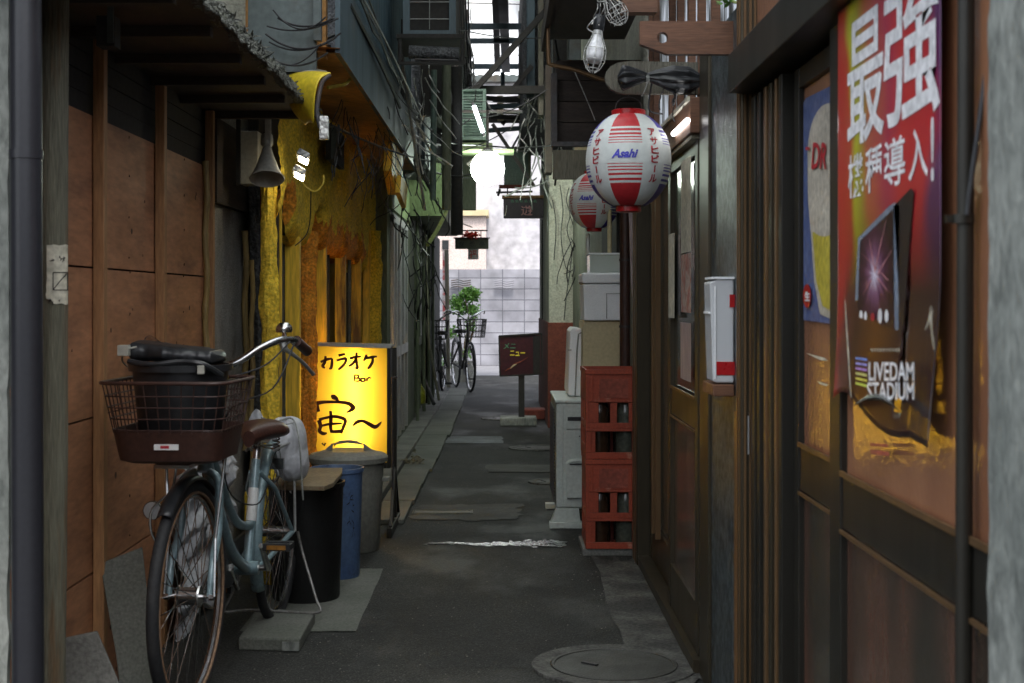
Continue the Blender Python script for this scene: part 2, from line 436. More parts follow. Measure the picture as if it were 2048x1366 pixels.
M['bamboo'] = mat('bamboo', (.3,.21,.07), .5, col2=(.18,.12,.05), scale=4, stretch=(3,3,.5), fine=40, bump=.04)
M['leaf'] = mat('leaf', (.1,.24,.04), .5, col2=(.2,.4,.06), scale=9, fine=30, bump=0)
M['dryleaf'] = mat('dryleaf', (.32,.29,.2), .8, scale=9, fine=30, bump=0)
M['cable'] = mat('cable', (.02,.02,.022), .6, scale=9, fine=60, bump=0)
M['greycable'] = mat('greycable', (.3,.31,.29), .5, scale=9, fine=60, bump=.1)
M['hose'] = mat('hose', (.5,.6,.22), .5, col2=(.36,.44,.15), scale=9, fine=60, bump=.02)
M['yellowhose'] = mat('yellowhose', (.5,.38,.04), .5, scale=9, fine=60, bump=.02)
M['silver'] = mat('silver', (.6,.6,.58), .35, .6, col2=(.3,.3,.28), scale=14, fine=30, bump=.3, bscale=40)
M['gable'] = mat('gable', (.55,.33,.2), .9, scale=3, amt=.4, fine=40)
M['vinyl'] = mat('vinyl', (.66,.68,.66), .3, col2=(.4,.42,.4), scale=12, fine=30, bump=.3, bscale=30)

# block wall of the far street
def blockmat():
    m, t, b = newmat('block'); L = t.links
    tc = nd(t, 'ShaderNodeTexCoord'); sp = nd(t, 'ShaderNodeSeparateXYZ'); cb = nd(t, 'ShaderNodeCombineXYZ')
    L.new(tc.outputs['Object'], sp.inputs[0]); L.new(sp.outputs[0], cb.inputs[0]); L.new(sp.outputs[2], cb.inputs[1])
    br = nd(t, 'ShaderNodeTexBrick'); br.offset = 0; br.inputs['Scale'].default_value = 1
    br.inputs['Brick Width'].default_value = .4; br.inputs['Row Height'].default_value = .2
    br.inputs['Mortar Size'].default_value = .009; br.inputs['Mortar Smooth'].default_value = .3
    br.inputs['Color1'].default_value = (.3,.3,.33,1); br.inputs['Color2'].default_value = (.24,.24,.27,1)
    br.inputs['Mortar'].default_value = (.12,.12,.14,1)
    L.new(cb.outputs[0], br.inputs['Vector'])
    n = nd(t, 'ShaderNodeTexNoise'); n.inputs['Scale'].default_value = 2.5; n.inputs['Detail'].default_value = 8
    L.new(tc.outputs['Object'], n.inputs['Vector'])
    r = nd(t, 'ShaderNodeMapRange'); r.inputs[1].default_value = .35; r.inputs[2].default_value = .7; r.inputs[3].default_value = .65; r.inputs[4].default_value = 1.15
    L.new(n.outputs[0], r.inputs[0])
    mm = nd(t, 'ShaderNodeVectorMath', operation='SCALE'); L.new(br.outputs[0], mm.inputs[0]); L.new(r.outputs[0], mm.inputs['Scale'])
    L.new(mm.outputs[0], b.inputs['Base Color']); b.inputs['Roughness'].default_value = .9
    bp = nd(t, 'ShaderNodeBump'); bp.inputs['Strength'].default_value = .5; bp.inputs['Distance'].default_value = .01; bp.invert = True
    L.new(br.outputs['Fac'], bp.inputs['Height']); L.new(bp.outputs[0], b.inputs['Normal'])
    return m
M['block'] = blockmat()

# patterned glass in the right-hand doors: a warm back layer under a bumpy glossy pane
def paneglass(name, c1, c2, rough=.1, bump=.35, bs=55, scale=1.6):
    m, t, b = newmat(name); L = t.links
    tc = nd(t, 'ShaderNodeTexCoord'); mp = nd(t, 'ShaderNodeMapping'); mp.inputs['Scale'].default_value = (1,1,.7)
    L.new(tc.outputs['Object'], mp.inputs[0])
    n = nd(t, 'ShaderNodeTexNoise'); n.inputs['Scale'].default_value = scale; n.inputs['Detail'].default_value = 2
    mp2 = nd(t, 'ShaderNodeMapping'); mp2.inputs['Scale'].default_value = (1,2.2,.5); L.new(tc.outputs['Object'], mp2.inputs[0])
    L.new(mp2.outputs[0], n.inputs['Vector'])
    r = nd(t, 'ShaderNodeMapRange'); r.inputs[1].default_value = .35; r.inputs[2].default_value = .65; L.new(n.outputs[0], r.inputs[0])
    mx = nd(t, 'ShaderNodeMixRGB'); mx.inputs[1].default_value = rgb(c1); mx.inputs[2].default_value = rgb(c2)
    L.new(r.outputs[0], mx.inputs[0]); L.new(mx.outputs[0], b.inputs['Base Color'])
    b.inputs['Roughness'].default_value = .6
    b.inputs['Specular IOR Level'].default_value = .3
    b.inputs['Coat Weight'].default_value = 1; b.inputs['Coat Roughness'].default_value = rough; b.inputs['Coat IOR'].default_value = 1.9
    v = nd(t, 'ShaderNodeTexNoise'); v.inputs['Scale'].default_value = bs; v.inputs['Detail'].default_value = 2
    L.new(mp.outputs[0], v.inputs['Vector'])
    bp = nd(t, 'ShaderNodeBump'); bp.inputs['Strength'].default_value = bump; bp.inputs['Distance'].default_value = .01
    L.new(v.outputs[0], bp.inputs['Height']); L.new(bp.outputs[0], b.inputs['Coat Normal']); 
    return m
M['pane'] = paneglass('pane', (.42,.19,.095), (.26,.11,.055), rough=.07, bump=.09, bs=90)
M['panelow'] = paneglass('panelow', (.13,.055,.033), (.03,.024,.016), rough=.16, bump=.1, scale=2.4)
M['panegreen'] = paneglass('panegreen', (.05,.055,.045), (.02,.022,.018), rough=.12, bump=.05)
M['window'] = paneglass('window', (.22,.25,.24), (.12,.14,.13), rough=.3, bump=.1)

def clear(name, col, rough=.05, a=.35):
    m, t, b = newmat(name)
    b.inputs['Base Color'].default_value = rgb(col); b.inputs['Roughness'].default_value = rough
    b.inputs['Alpha'].default_value = a
    return m
M['clearbox'] = clear('clearbox', (.6,.66,.6), .12, .45)
M['bulbglass'] = mat('bulbglass', (.85,.86,.88), .15, scale=4, amt=.1, bump=0)
M['wrap'] = clear('wrap', (.7,.72,.74), .15, .8)
M['tube'] = emit('tube', (.85,.95,1), 8)
M['globe'] = emit('globe', (.85,1,.85), 16)
M['blockglow'] = emit('blockglow', (1,.88,.62), 10)
M['signtube'] = emit('signtube', (1,.9,.6), 24)
def signpanel():
    m, t, b = newmat('signpanel'); L = t.links
    tr = nd(t, 'ShaderNodeBsdfTranslucent'); tr.inputs[0].default_value = (.64,.37,.033,1)
    gl = nd(t, 'ShaderNodeBsdfPrincipled'); gl.inputs['Base Color'].default_value = (.7,.42,.01,1); gl.inputs['Roughness'].default_value = .3
    gl.inputs['Emission Color'].default_value = (1,.55,.0,1); gl.inputs['Emission Strength'].default_value = .1
    mx = nd(t, 'ShaderNodeMixShader'); mx.inputs[0].default_value = .3
    L.new(tr.outputs[0], mx.inputs[1]); L.new(gl.outputs[0], mx.inputs[2])
    L.new(mx.outputs[0], t.nodes['Material Output'].inputs[0])
    return m
M['signpanel'] = signpanel()

# ================================================================== SETTING
mb = MB(); mb.grid(lambda u, v: (-60+120*u, -40+200*v, 0), 4, 4)
struct(mb.build('ground', M['asphalt']))
def patch(name, x0, x1, y0, y1, z, m, jit=.02, n=24):
    mb = MB(); pts = []
    for k in range(n):
        a = 2*pi*k/n
        cx, cy = cos(a), sin(a)
        s = 1/max(abs(cx), abs(cy))
        j = 1 + rnd.uniform(-jit, jit)
        pts.append(((x0+x1)/2 + (x1-x0)/2*cx*s*j, (y0+y1)/2 + (y1-y0)/2*cy*s*j, z))
    mb.add(pts, [tuple(range(n))])
    return struct(mb.build(name, m))
mstreet = mat('sunstreet', (.2,.2,.215), .9, col2=(.14,.14,.15), scale=1.5, fine=60, bump=.05)
patch('sunlit_strip', -14, 14, 22.6, 25.95, .004, mstreet, 0)  # sunlit strip of the far street, its brightness put into a paler colour
# concrete apron and gutter slabs along the left
mb = MB()
mb.prism([(-1.6,7.6),(-.72,7.6),(-.70,12),(-.68,18),(-1.6,18)], 'z', .0, .05)
struct(mb.build('apron', M['concrete'], bevel=.006))
mb = MB()
ys = [7.62,8.35,9.1,9.9,10.6,11.5,12.4,13.3,14.2,15.2,16.3,17.5,18.9]
for i in range(len(ys)-1):
    y0, y1 = ys[i]+.006, ys[i+1]-.006
    xk = -.52 + .012*(y0-7.6) if y0 < 12 else -.46
    mb.box(-.70, xk + rnd.uniform(-.01,.01), y0, y1, 0, .028 + rnd.uniform(-.003,.003))
struct(mb.build('gutter', M['slab'], bevel=.004))
patch('apron_patch', -.95, -.53, 5.15, 6.35, .004, M['slab'], .01)
patch('apron_strip', .42, .66, 4.4, 6.6, .006, mat('wornconc', (.1,.1,.088), .8, col2=(.04,.04,.036), scale=3.5, amt=1, contrast=(.38,.55), fine=90, famt=.6, bump=.2), .09, 40)
patch('repair_patch', -.5, .1, 7.75, 8.35, .004, mat('patchgrey', (.048,.05,.046), .75, col2=(.03,.031,.029), scale=4, amt=1, fine=120, famt=.6), .12, 40)
patch('road_paint', -.48, .0, 11.9, 12.5, .005, mat('palepatch', (.19,.2,.22), .8, col2=(.09,.095,.1), scale=3, amt=1, fine=60), .05)
patch('repair_strip', -.11, .42, 9.9, 10.35, .005, mat('patch2', (.09,.09,.08), .85, col2=(.06,.06,.055), scale=5, amt=1, fine=100), .06)
# water lying across the alley
def watermat():
    m, t, b = newmat('water'); L = t.links
    b.inputs['Base Color'].default_value = (.02,.02,.02,1); b.inputs['Roughness'].default_value = .12; b.inputs['Coat Weight'].default_value = 1; b.inputs['Coat Roughness'].default_value = .05; b.inputs['Coat IOR'].default_value = 1.6
    b.inputs['IOR'].default_value = 1.33; b.inputs['Specular IOR Level'].default_value = .7
    tc = nd(t, 'ShaderNodeTexCoord'); n = nd(t, 'ShaderNodeTexNoise'); n.inputs['Scale'].default_value = 70; n.inputs['Detail'].default_value = 3
    L.new(tc.outputs['Object'], n.inputs['Vector']); bp = nd(t, 'ShaderNodeBump'); bp.inputs['Strength'].default_value = .8; bp.inputs['Distance'].default_value = .004; L.new(bp.outputs[0], b.inputs['Coat Normal'])
    L.new(n.outputs[0], bp.inputs['Height']); L.new(bp.outputs[0], b.inputs['Normal'])
    return m
M['water'] = watermat()
mb = MB(); R5 = random.Random(21)
for k in range(230):
    u = R5.random()**.7; X = -.40 + .70*u
    spread = .012 + .085*max(0, u-.3)
    cy = 6.99 + .04*fbm(u*3, 1, 0) + R5.gauss(0, spread*.7); rx = R5.uniform(.006, .022) + .04*max(0, u-.4)*R5.random(); ry = R5.uniform(.006,.02)+.03*u*R5.random()
    n = 9; mb.add([(X+rx*cos(2*pi*q/n)*R5.uniform(.6,1.2), cy+ry*sin(2*pi*q/n)*R5.uniform(.6,1.2), .003+.0000125*k) for q in range(n)], [tuple(range(n))])
struct(mb.build('water', M['water']))

mb = MB(); R3 = random.Random(11)
for k in range(1500):
    y = 4.2 + 9*R3.random()**1.5; x = R3.uniform(-.85, .62); r = R3.uniform(.0012,.0042)
    if R3.random() < .55: x = R3.choice((-.62,.5)) + R3.gauss(0,.09)
    a = R3.random()*6.28
    mb.add([(x+r*cos(a+q)*R3.uniform(.7,1.4), y+r*sin(a+q)*R3.uniform(.7,1.4), .0015) for q in (0,1.57,3.14,4.7)] + [(x, y, .0015+r*.8)], [(0,1,4),(1,2,4),(2,3,4),(3,0,4)])
o = mb.build('grit', mat('grit', (.22,.21,.18), .9, col2=(.08,.08,.07), scale=40, amt=1)); o['kind'] = 'stuff'
mb = MB()
def crack(pts, w_):
    q = catmull([Vector((a, b, 0)) for a, b in pts], 12); n = len(q); vs = []
    for i, p in enumerate(q):
        jx, jy = .012*fbm(p.x*30, p.y*30, 1), .012*fbm(p.x*30, p.y*30, 7); ww = w_*(.5+.8*abs(fbm(i*.7, 2, 2)))
        vs += [(p.x+jx, p.y+jy-ww, .0022), (p.x+jx, p.y+jy+ww, .0022)]
    mb.add(vs, [(2*i, 2*i+1, 2*i+3, 2*i+2) for i in range(n-1)])
crack([(-.25,4.62),(-.1,4.66),(.1,4.64),(.35,4.7)], .004)
crack([(-.1,5.4),(0,5.9),(.12,6.3),(.1,6.8)], .003)
crack([(-.45,7.2),(-.2,7.35),(.1,7.3),(.3,7.45)], .006)
crack([(-.4,8.8),(-.1,8.9),(.2,8.8)], .006)
struct(mb.build('ground_cracks', mat('crackmat', (.02,.02,.018), .9)))
M['collar'] = mat('collar', (.11,.11,.098), .7, col2=(.035,.035,.032), scale=14, amt=1, fine=90, famt=.5, bump=.2)
def manhole(x, y, r0, r1, label, cat='manhole cover'):
    t = thing('manhole_cover', label, cat, (x, y, 0), group='covers set in the asphalt')
    mb = MB(); mb.lathe([(r1, .001), (r1, .008), (r1*.995, .010), (r0*1.02, .010), (r0*1.02, .001)], (x,y,0), 48)
    mb.build('collar', M['collar'], t, smooth=True)
    mb = MB(); mb.lathe([(r0, .001), (r0, .012), (r0*.95, .012), (r0*.94, .009), (r0*.9, .009), (0, .009)], (x,y,0), 48)
    lid = mb.build('lid', M['iron'], t, smooth=True)
    mb = MB(); mb.beam((x-.11*r0/.22, y+.02, .011), (x-.06*r0/.22, y-.02, .011), .012, .006)
    mb.build('lift_slot', M['black'], lid)
manhole(PX(1228,4.66), 4.66, .205, .27, 'large round iron cover in the near right of the alley')
def cover_px(cx, cy, rx, label, r_in=.75):
    Y = EYE*F/(cy-VY); manhole(PX(cx,Y), Y, rx*Y/F*r_in, rx*Y/F, label)
cover_px(1072, 897, 55, 'round concrete cover left of the AC unit, middle of three')
cover_px(1100, 965, 44, 'small round cover half hidden beside the AC unit')
cover_px(1000, 838, 38, 'pale round cover just left of the menu sign base')
Y = EYE*F/(1026-VY)
t = thing('meter_cover', 'rectangular iron meter cover lying in the grey patched asphalt', 'cover', (PX(915,Y), Y, 0))
mb = MB(); x0, x1 = PX(825,Y), PX(947,Y)
for a in (0, .06): mb.box(x0+a*.3, x1-a*.3, Y-.07+a*.4, Y-.065+a*.4, .004, .009).box(x0+a*.3, x1-a*.3, Y+.065-a*.4, Y+.07-a*.4, .004, .009)
mb.box(x1-.01, x1-.004, Y-.065, Y+.065, .004, .009).box(x1-.04, x1-.034, Y-.05, Y+.05, .004, .009).box(x0, x0+.006, Y-.065, Y+.065, .004, .009)
mb.build('frame', M['slab'], t)
mb = MB(); mb.box(x0+.01, x1-.012, Y-.06, Y+.06, .003, .007); mb.build('plate', M['iron'], t)

# ================================================================== FAR END
t = tag(MB().box(-9, 9, 26, 26.15, 0, 1.76).build('block_wall', M['block']), 'tall grey concrete block wall closing the far end of the alley', 'block wall')
mb = MB(); mb.box(-2.5, 9, 27.5, 27.7, 0, 5.4); t = thing('pale_house', 'pale blotchy plaster house above the far block wall', 'house', (3,27.5,0)); mb.build('wall', M['whitehouse'], t)
mb = MB(); mb.prism([(.9,5.4),(-2.5,5.4),(-2.5,5.5),(0.9,5.55)], 'y', 27.4, 27.8); mb.build('roof', M['greysheet'], t)
t = thing('pink_house', 'low pinkish plaster house with small dark window, left of the far end', 'house', (-1.4,25.4,0))
mb = MB(); x0, x1 = -2.4, PX(972,26.6); mb.box(x0, x1, 26.6, 27.4, 0, PZ(432,26.6)); mb.build('wall', M['pinkhouse'], t)
mb = MB(); mb.box(x0, x1+.05, 26.5, 27.45, PZ(432,26.6)+.002, PZ(420,26.6)); mb.build('roof_edge', M['cream'], t)
mb = MB(); mb.box(PX(884,26.5), PX(897,26.5), 26.56, 26.597, PZ(498,26.5), PZ(480,26.5)); mb.build('window', M['black'], t)
t = thing('gabled_house', 'distant house with light orange gable seen above the alley roof frame', 'house', (0,34,0))
mb = MB(); mb.prism([(-3,0),(3,0),(3,6.2),(0,7.6),(-3,6.2)], 'y', 34, 40); mb.build('wall', M['gable'], t)
mb = MB()
for s in (-1, 1): mb.beam((s*1.7, 33.8, 6.95), (s*1.7, 40, 6.95), 3.6, .12, up=(-s*.42*-1, 0, 1)) if False else mb.prism([(0,7.62),(s*3.4,6.03),(s*3.4,6.15),(0,7.76)], 'y', 33.7, 40.2)
mb.build('roof', M['greysheet'], t)
# wooden post and dark window grille beside the bikes
tag(MB().tube([P(897,780,19.6), P(893,500,19.6)], .03, 10).build('wooden_post', M['greywood']), 'slim brown wooden post rising behind the parked far bicycles', 'post')
t = thing('wall_vent', 'pale patterned vent bricks pierced in the far block wall', 'vent', (0,25.9,1.4))
for j, (cx, cy) in enumerate(((922,568),(1008,569))):
    mb = MB(); c = P(cx, cy, 25.9)
    for k in range(4):
        mb.tube([c+Vector((-.18,0,-.06+.04*k)), c+Vector((-.06,0,-.04+.04*k)), c+Vector((.05,0,-.07+.04*k)), c+Vector((.18,0,-.05+.04*k))], .012, 6)
    mb.build('vent_brick', M['block'] if j else M['steel'], t)

# bush at the far end
t = thing('potted_shrub', 'bright green leafy shrub growing behind the far bicycles', 'shrub', (PX(925,21),21,0))
mb = MB()
for k in range(7):
    a = rnd.uniform(0, 6.28); b0 = Vector((PX(928,21), 21, .3)); e = P(900+rnd.random()*55, 590+rnd.random()*60, 21+rnd.uniform(-.2,.2))
    mb.tube(catmull([b0, (b0+e)/2+Vector((rnd.uniform(-.08,.08), rnd.uniform(-.08,.08), .05)), e], 4), [.014]*4+[.009]*4+[.004], 6)
mb.build('stem', M['pole'], t, smooth=True)
mb = MB()
def leafcloud(mb, c, R, n, ls):
    for _ in range(n):
        d = Vector((rnd.gauss(0,1), rnd.gauss(0,1), rnd.gauss(0,1))).normalized() * (rnd.random()**.45)
        p = Vector(c) + Vector((d.x*R[0], d.y*R[1], d.z*R[2]))
        u = Vector((rnd.gauss(0,1), rnd.gauss(0,1), rnd.gauss(0,.5))).normalized()
        v = u.cross(Vector((rnd.gauss(0,1), rnd.gauss(0,1), rnd.gauss(0,1)))).normalized()
        l = ls*rnd.uniform(.6,1.3)
        mb.add([p, p+u*l*.5+v*l*.28, p+u*l, p+u*l*.5-v*l*.28], [(0,1,2,3)])
for cx, cy, rx, ry, n in ((942,585,20,12,300),(912,600,16,12,240),(937,592,22,14,420),(921,617,22,15,380),(945,622,16,14,240),(905,665,13,12,160),(942,650,10,18,160),(893,722,12,22,200),(935,700,8,18,120)):
    c = P(cx, cy, 21); leafcloud(mb, c, (rx*21/F, .15, ry*21/F), n, .055)
mb.build('foliage', M['leaf'], t)
mb = MB(); mb.lathe([(.12,0),(.17,.28),(.18,.3),(.155,.3),(.15,.24),(0,.24)], (PX(928,21),21,0), 20); mb.build('pot', M['trash'], t, smooth=True)

t = thing('vertical_banner', 'narrow red and white upright banner at the left rim of the far opening', 'banner', P(889,560,20.5))
MB().box(PX(885,20.5), PX(892,20.5), 20.5, 20.54, PZ(640,20.5), PZ(505,20.5)).build('cloth', mat('bannerred', (.5,.1,.1), .7, col2=(.6,.55,.55), scale=6, amt=1, contrast=(.45,.55)), t)
# small hanging menu boards at the far end
t = thing('hanging_board', 'small grey-green hanging board with three dark characters at the far end', 'sign', P(943,487,18))
Y = 18
mb = MB(); mb.box(PX(910,Y), PX(977,Y), Y, Y+.04, PZ(498,Y), PZ(477,Y)); mb.build('board', M['greenwall'], t, bevel=.003)
mb = MB(); mb.box(PX(907,Y), PX(980,Y), Y-.04, Y+.08, PZ(477,Y)+.001, PZ(475,Y)); mb.tube([P(925,475,Y), P(925,461,Y)], .006, 6).tube([P(962,475,Y), P(962,461,Y)], .006, 6).tube([P(890,461,Y), P(975,461,Y)], .009, 6)
mb.build('hanger', M['steel'], t)
mb = MB()
for ch, x in (('食',917),('養',938),('亭',958)): put_text(mb, ch, lambda u, v: P(u, v, Y-.006), x, x+12, 494, 482, .006)
mb.build('lettering', M['black'], t)
mb = MB(); leafcloud(mb, P(942,470,17.8), (.11,.05,.035), 160, .05)
tag(mb.build('paper_flower', mat('flowerred', (.75,.06,.03), .6, scale=30, bump=0)), 'small bunch of red paper flowers above the grey hanging board', 'flowers')
t = thing('shop_banner', 'small white banner with red lucky characters below the grey board', 'banner', P(946,507,18.1))
mb = MB(); mb.box(PX(936,18.1), PX(957,18.1), 18.1, 18.115, PZ(519,18.1), PZ(498,18.1)); mb.build('cloth', M['white'], t)
mb = MB(); put_text(mb, '福', lambda u, v: P(u, v, 18.09), 938, 954, 517, 499, .03); mb.build('lettering', M['red'], t)

# purple sign hanging on the right
Y = 15.2
t = thing('hanging_sign', 'dark purple oblong bar sign hanging under a thin wooden board', 'sign', P(1055,415,Y))
mb = MB(); mb.box(PX(1007,Y), PX(1101,Y), Y, Y+.12, PZ(436,Y), PZ(397,Y)); mb.build('panel', M['purple'], t, bevel=.006)
mb = MB(); mb.box(PX(1004,Y), PX(1104,Y), Y-.03, Y+.15, PZ(397,Y)+.002, PZ(391,Y)); mb.build('top_board', M['batten'], t)
mb = MB(); put_text(mb, '遊', lambda u, v: P(u, v, Y-.006), 1042, 1065, 431, 411, .012); mb.build('lettering', M['inkpink'], t)
mb = MB(); put_text(mb, 'ノ', lambda u, v: P(u, v, Y-.006), 1009, 1014, 433, 410, .01); mb.build('lettering', M['inkwhite'], t)
mb = MB()
for k in range(6): put_text(mb, '会', lambda u, v: P(u, v, Y-.006), 1021+9*k, 1029+9*k, 405, 399, .01)
mb.build('lettering', M['inkgreen'], t)
mb = MB(); mb.tube([P(1015,391,Y), P(1015,375,Y)], .007, 6).tube([P(1098,391,Y), P(1098,375,Y)], .007, 6); mb.build('hanger', M['steel'], t)

# menu stand
Y = 13.7
t = thing('menu_stand', 'dark maroon menu board on a black post with flat concrete foot', 'sign', (PX(1042,Y), Y, 0))
mb = MB(); a = [P(998,672,Y), P(1083,667,Y), P(1085,748,Y), P(1000,752,Y)]
vs = a + [p+Vector((0,.05,0)) for p in a]
mb.add(vs, [(0,1,2,3),(7,6,5,4),(0,4,5,1),(1,5,6,2),(2,6,7,3),(3,7,4,0)])
mb.build('panel', M['maroon'], t, bevel=.004)
mb = MB()
for i in range(4): mb.beam(a[i]+Vector((0,-.005,0)), a[(i+1)%4]+Vector((0,-.005,0)), .014, .02, up=(0,1,0))
mb.box(PX(1066,Y), PX(1080,Y), Y-.02, Y-.004, PZ(747,Y), PZ(672,Y))
mb.build('frame', M['matteblack'], t)
mb = MB(); put_text(mb, 'メニ', lambda u, v: P(u, v, Y-.008), 1007, 1031, 698, 686, .01, .2); mb.build('lettering', M['inkgreen'], t)
mb = MB(); put_text(mb, 'ニュー', lambda u, v: P(u, v, Y-.008), 1020, 1050, 712, 701, .03); mb.build('lettering', M['inkyellow'], t)
mb = MB()
stroke(mb, [(1010,742),(1022,735),(1030,728),(1044,722),(1056,714)], [1,3,3.5,2,1], lambda u, v: P(u, v, Y-.008)); mb.build('drawing', M['redbrown'], t)
mb = MB(); stroke(mb, [(1021,737),(1027,731),(1033,728)], [1,3,1], lambda u, v: P(u, v, Y-.012)); mb.build('drawing', M['cream'], t)
mb = MB(); mb.box(PX(1037,Y), PX(1049,Y), Y+.0, Y+.05, .05, PZ(750,Y)-.001); mb.build('post', M['matteblack'], t)
mb = MB(); mb.box(PX(1000,Y), PX(1073,Y), Y-.13, Y+.2, 0, .075); mb.build('foot', M['concrete_old'], t, bevel=.008)
tag(MB().box(PX(1046,14.3), PX(1100,14.3), 14.3, 14.6, 0, .1).build('step_stone', M['redbrown'], bevel=.01), 'low red brown step at the foot of the right wall behind the menu stand', 'step')

# far bicycles ----------------------------------------------------
def wheel(mb_t, mb_r, mb_s, c, ax, r, n=28, tr=.017):
    c = Vector(c); ax = Vector(ax).normalized(); u = Vector((0,0,1)); q = ax.cross(u)
    ring = lambda R: [c + (u*cos(2*pi*k/40)+q*sin(2*pi*k/40))*R for k in range(40)]
    mb_t.tube(ring(r-tr), tr, 10, closed=True)
    mb_r.tube(ring(r-tr*2-.006), .009, 6, closed=True)
    for k in range(n):
        a = 2*pi*k/n; s = 1 if k % 2 else -1
        off = a + (.35 if (k//2) % 2 else -.35)
        mb_s.tube([c + ax*s*.03 + (u*cos(off)+q*sin(off))*.02, c + (u*cos(a)+q*sin(a))*(r-tr*2-.01)], .0016, 4, caps=False)
def far_bike(x, y, rz, label, basket):
    t = thing('bicycle', label, 'bicycle', (x, y, 0), rz, group='far bicycles')
    for wx in (0, 1.08): 
        T, R_, S = MB(), MB(), MB(); wheel(T, R_, S, (wx,0,.33), (0,1,0), .33, 20)
        wo = T.build('wheel', M['rubber'], t, True, True); R_.build('rim', M['chrome'], wo, True, True); S.build('spokes', M['chrome'], wo, True)
    mb = MB()
    for p in ([(0,.06,.33),(.3,0,.62)], [(0,-.06,.33),(.3,0,.62)], [(0,.05,.33),(.45,0,.28),(0,-.05,.33)], [(.45,0,.28),(.3,0,.74)], [(.9,0,.78),(.7,0,.5),(.45,0,.28)], [(.9,0,.66),(.96,.05,.5),(1.08,.05,.33)], [(.96,-.05,.5),(1.08,-.05,.33)], [(.92,0,.64),(.86,0,.9)]):
        mb.tube(p, .014, 8)
    mb.build('frame', M['matteblack'], t, True, True)
    mb = MB(); mb.tube(catmull([(.62,.27,1.02),(.75,.24,1.06),(.85,.1,1.0),(.86,0,.93),(.85,-.1,1.0),(.75,-.24,1.06),(.62,-.27,1.02)], 4), .011, 8); mb.build('handlebar', M['chrome'], t, True, True)
    mb = MB(); mb.lathe([(.0,0),(.1,.0),(.1,.05),(.0,.06)], (.27,0,.75), 16); mb.build('saddle', M['black'], t, True, True)
    mb = MB()
    x0, x1, y0, y1, z0, z1 = 1.0, 1.3, -.17, .17, .72, .95
    for k in range(9):
        yy = y0+(y1-y0)*k/8; mb.tube([(x0,yy,z1),(x0+.03,yy*.85,z0),(x1-.03,yy*.85,z0),(x1,yy,z1)], .0035, 4)
        xx = x0+(x1-x0)*k/8; mb.tube([(xx,y0,z1),(xx*.98+.02,y0*.85,z0),(xx*.98+.02,y1*.85,z0),(xx,y1,z1)], .0035, 4)
    for f in (0,.33,.66,1):
        z = z0+(z1-z0)*f; g = .85+.15*f
        mb.tube([(x0+.03*(1-f),y0*g,z),(x1-.03*(1-f),y0*g,z),(x1-.03*(1-f),y1*g,z),(x0+.03*(1-f),y1*g,z)], .005, 4, closed=True)
    mb.build('basket', M['matteblack'], t, True)
    mb = MB(); mb.tube([(-.32,0,.42),(-.2,0,.62),(0,0,.69),(.2,0,.62)], .02, 6); mb.build('fender', M['black'], t, True, True)
    mb = MB(); mb.box(.38,.52,.03,.05,.2,.36).tube([(.45,.05,.28),(.5,.1,.15)], .01, 6).box(.46,.55,.08,.17,.13,.155); mb.build('crank', M['black'], t, True)
    return t
far_bike(-.64, 19.6, radians(-78), 'dark city bicycle with wire basket and a visible spoked wheel nearest the light', 1)
far_bike(-.78, 18.6, radians(-93), 'black city bicycle with wire basket standing closest to the left wall far off', 1)

# ================================================================== LEFT SIDE
# --- near wall edge, pipe and wooden pole
Y = 3.15
mb = MB(); x1 = PX(18, Y)
mb.grid(lambda u, v: (x1 - .012*abs(fbm(v*14, 1, 0)) - (1-u)*.35, Y, v*3.2), 2, 90)
mb.grid(lambda u, v: (x1 - .012*abs(fbm(v*14, 1, 0)), Y+u*.02, v*3.2), 1, 90)
tag(mb.build('stone_wall', M['concrete_old']), 'rough whitish stone wall edge at the extreme left of the photo', 'wall')
t = thing('drain_pipe', 'thick dark blue-grey plastic drain pipe running up beside the left wall edge', 'pipe', (PX(52,3.12), 3.12, 0))
mb = MB(); mb.tube([P(49,-700,3.12), (PX(57,3.12), 3.12, 0)], .034, 24); mb.build('shaft', M['pipe'], t, smooth=True)
mb = MB(); mb.tube([P(52,300,3.12), P(52,318,3.12)], .0365, 24); mb.build('joint', M['pipe'], t, smooth=True)
t = thing('timber_pole', 'weathered round timber pole with torn sticker right of the drain pipe', 'pole', (PX(108,3.5), 3.5, 0))
mb = MB(); cx = PX(113,3.5)
mb.grid(lambda u, v: (cx - .012*(1-v) + (.034+.003*fbm(u*3, v*6, 2)) * cos(2*pi*u), 3.5 + (.034+.003*fbm(u*3, v*6, 2))*sin(2*pi*u), v*3.0), 28, 60, cu=True)
mb.build('trunk', M['pole'], t, smooth=True)
mb = MB()
def polefn(u, v):   # px,py -> on the pole's surface
    z = PZ(v, 3.47); x = PX(u, 3.47); c = cx - .012*(1-z/3)
    d = max(-.034, min(.034, x-c)); return (x, 3.5 - sqrt(max(0, .0375**2-d*d)), z)
pts = [(95,490),(112,489),(132,492),(132,610),(118,603),(108,618),(99,612),(92,600),(95,575),(93,545),(97,520)]
mb.grid(lambda u, v: polefn(95+37*u + (4*fbm(v*6,2,1) if u < .1 else 0), 490+ (118 if u > .25 else 108)*v + 4*fbm(u*5,v,3)), 8, 12)
stk = mb.build('sticker', M['paper'], t)
mb = MB(); f2 = lambda u, v: tuple(Vector(polefn(u, v)) + Vector((0,-.0012,0)))
for a, b in (((108,545),(132,545)),((132,545),(132,580)),((132,580),(108,580)),((108,580),(108,545)),((108,580),(130,547))):
    stroke(mb, [a, ((a[0]+b[0])/2, (a[1]+b[1])/2), b], [1.8,1.8,1.8], f2, 3)
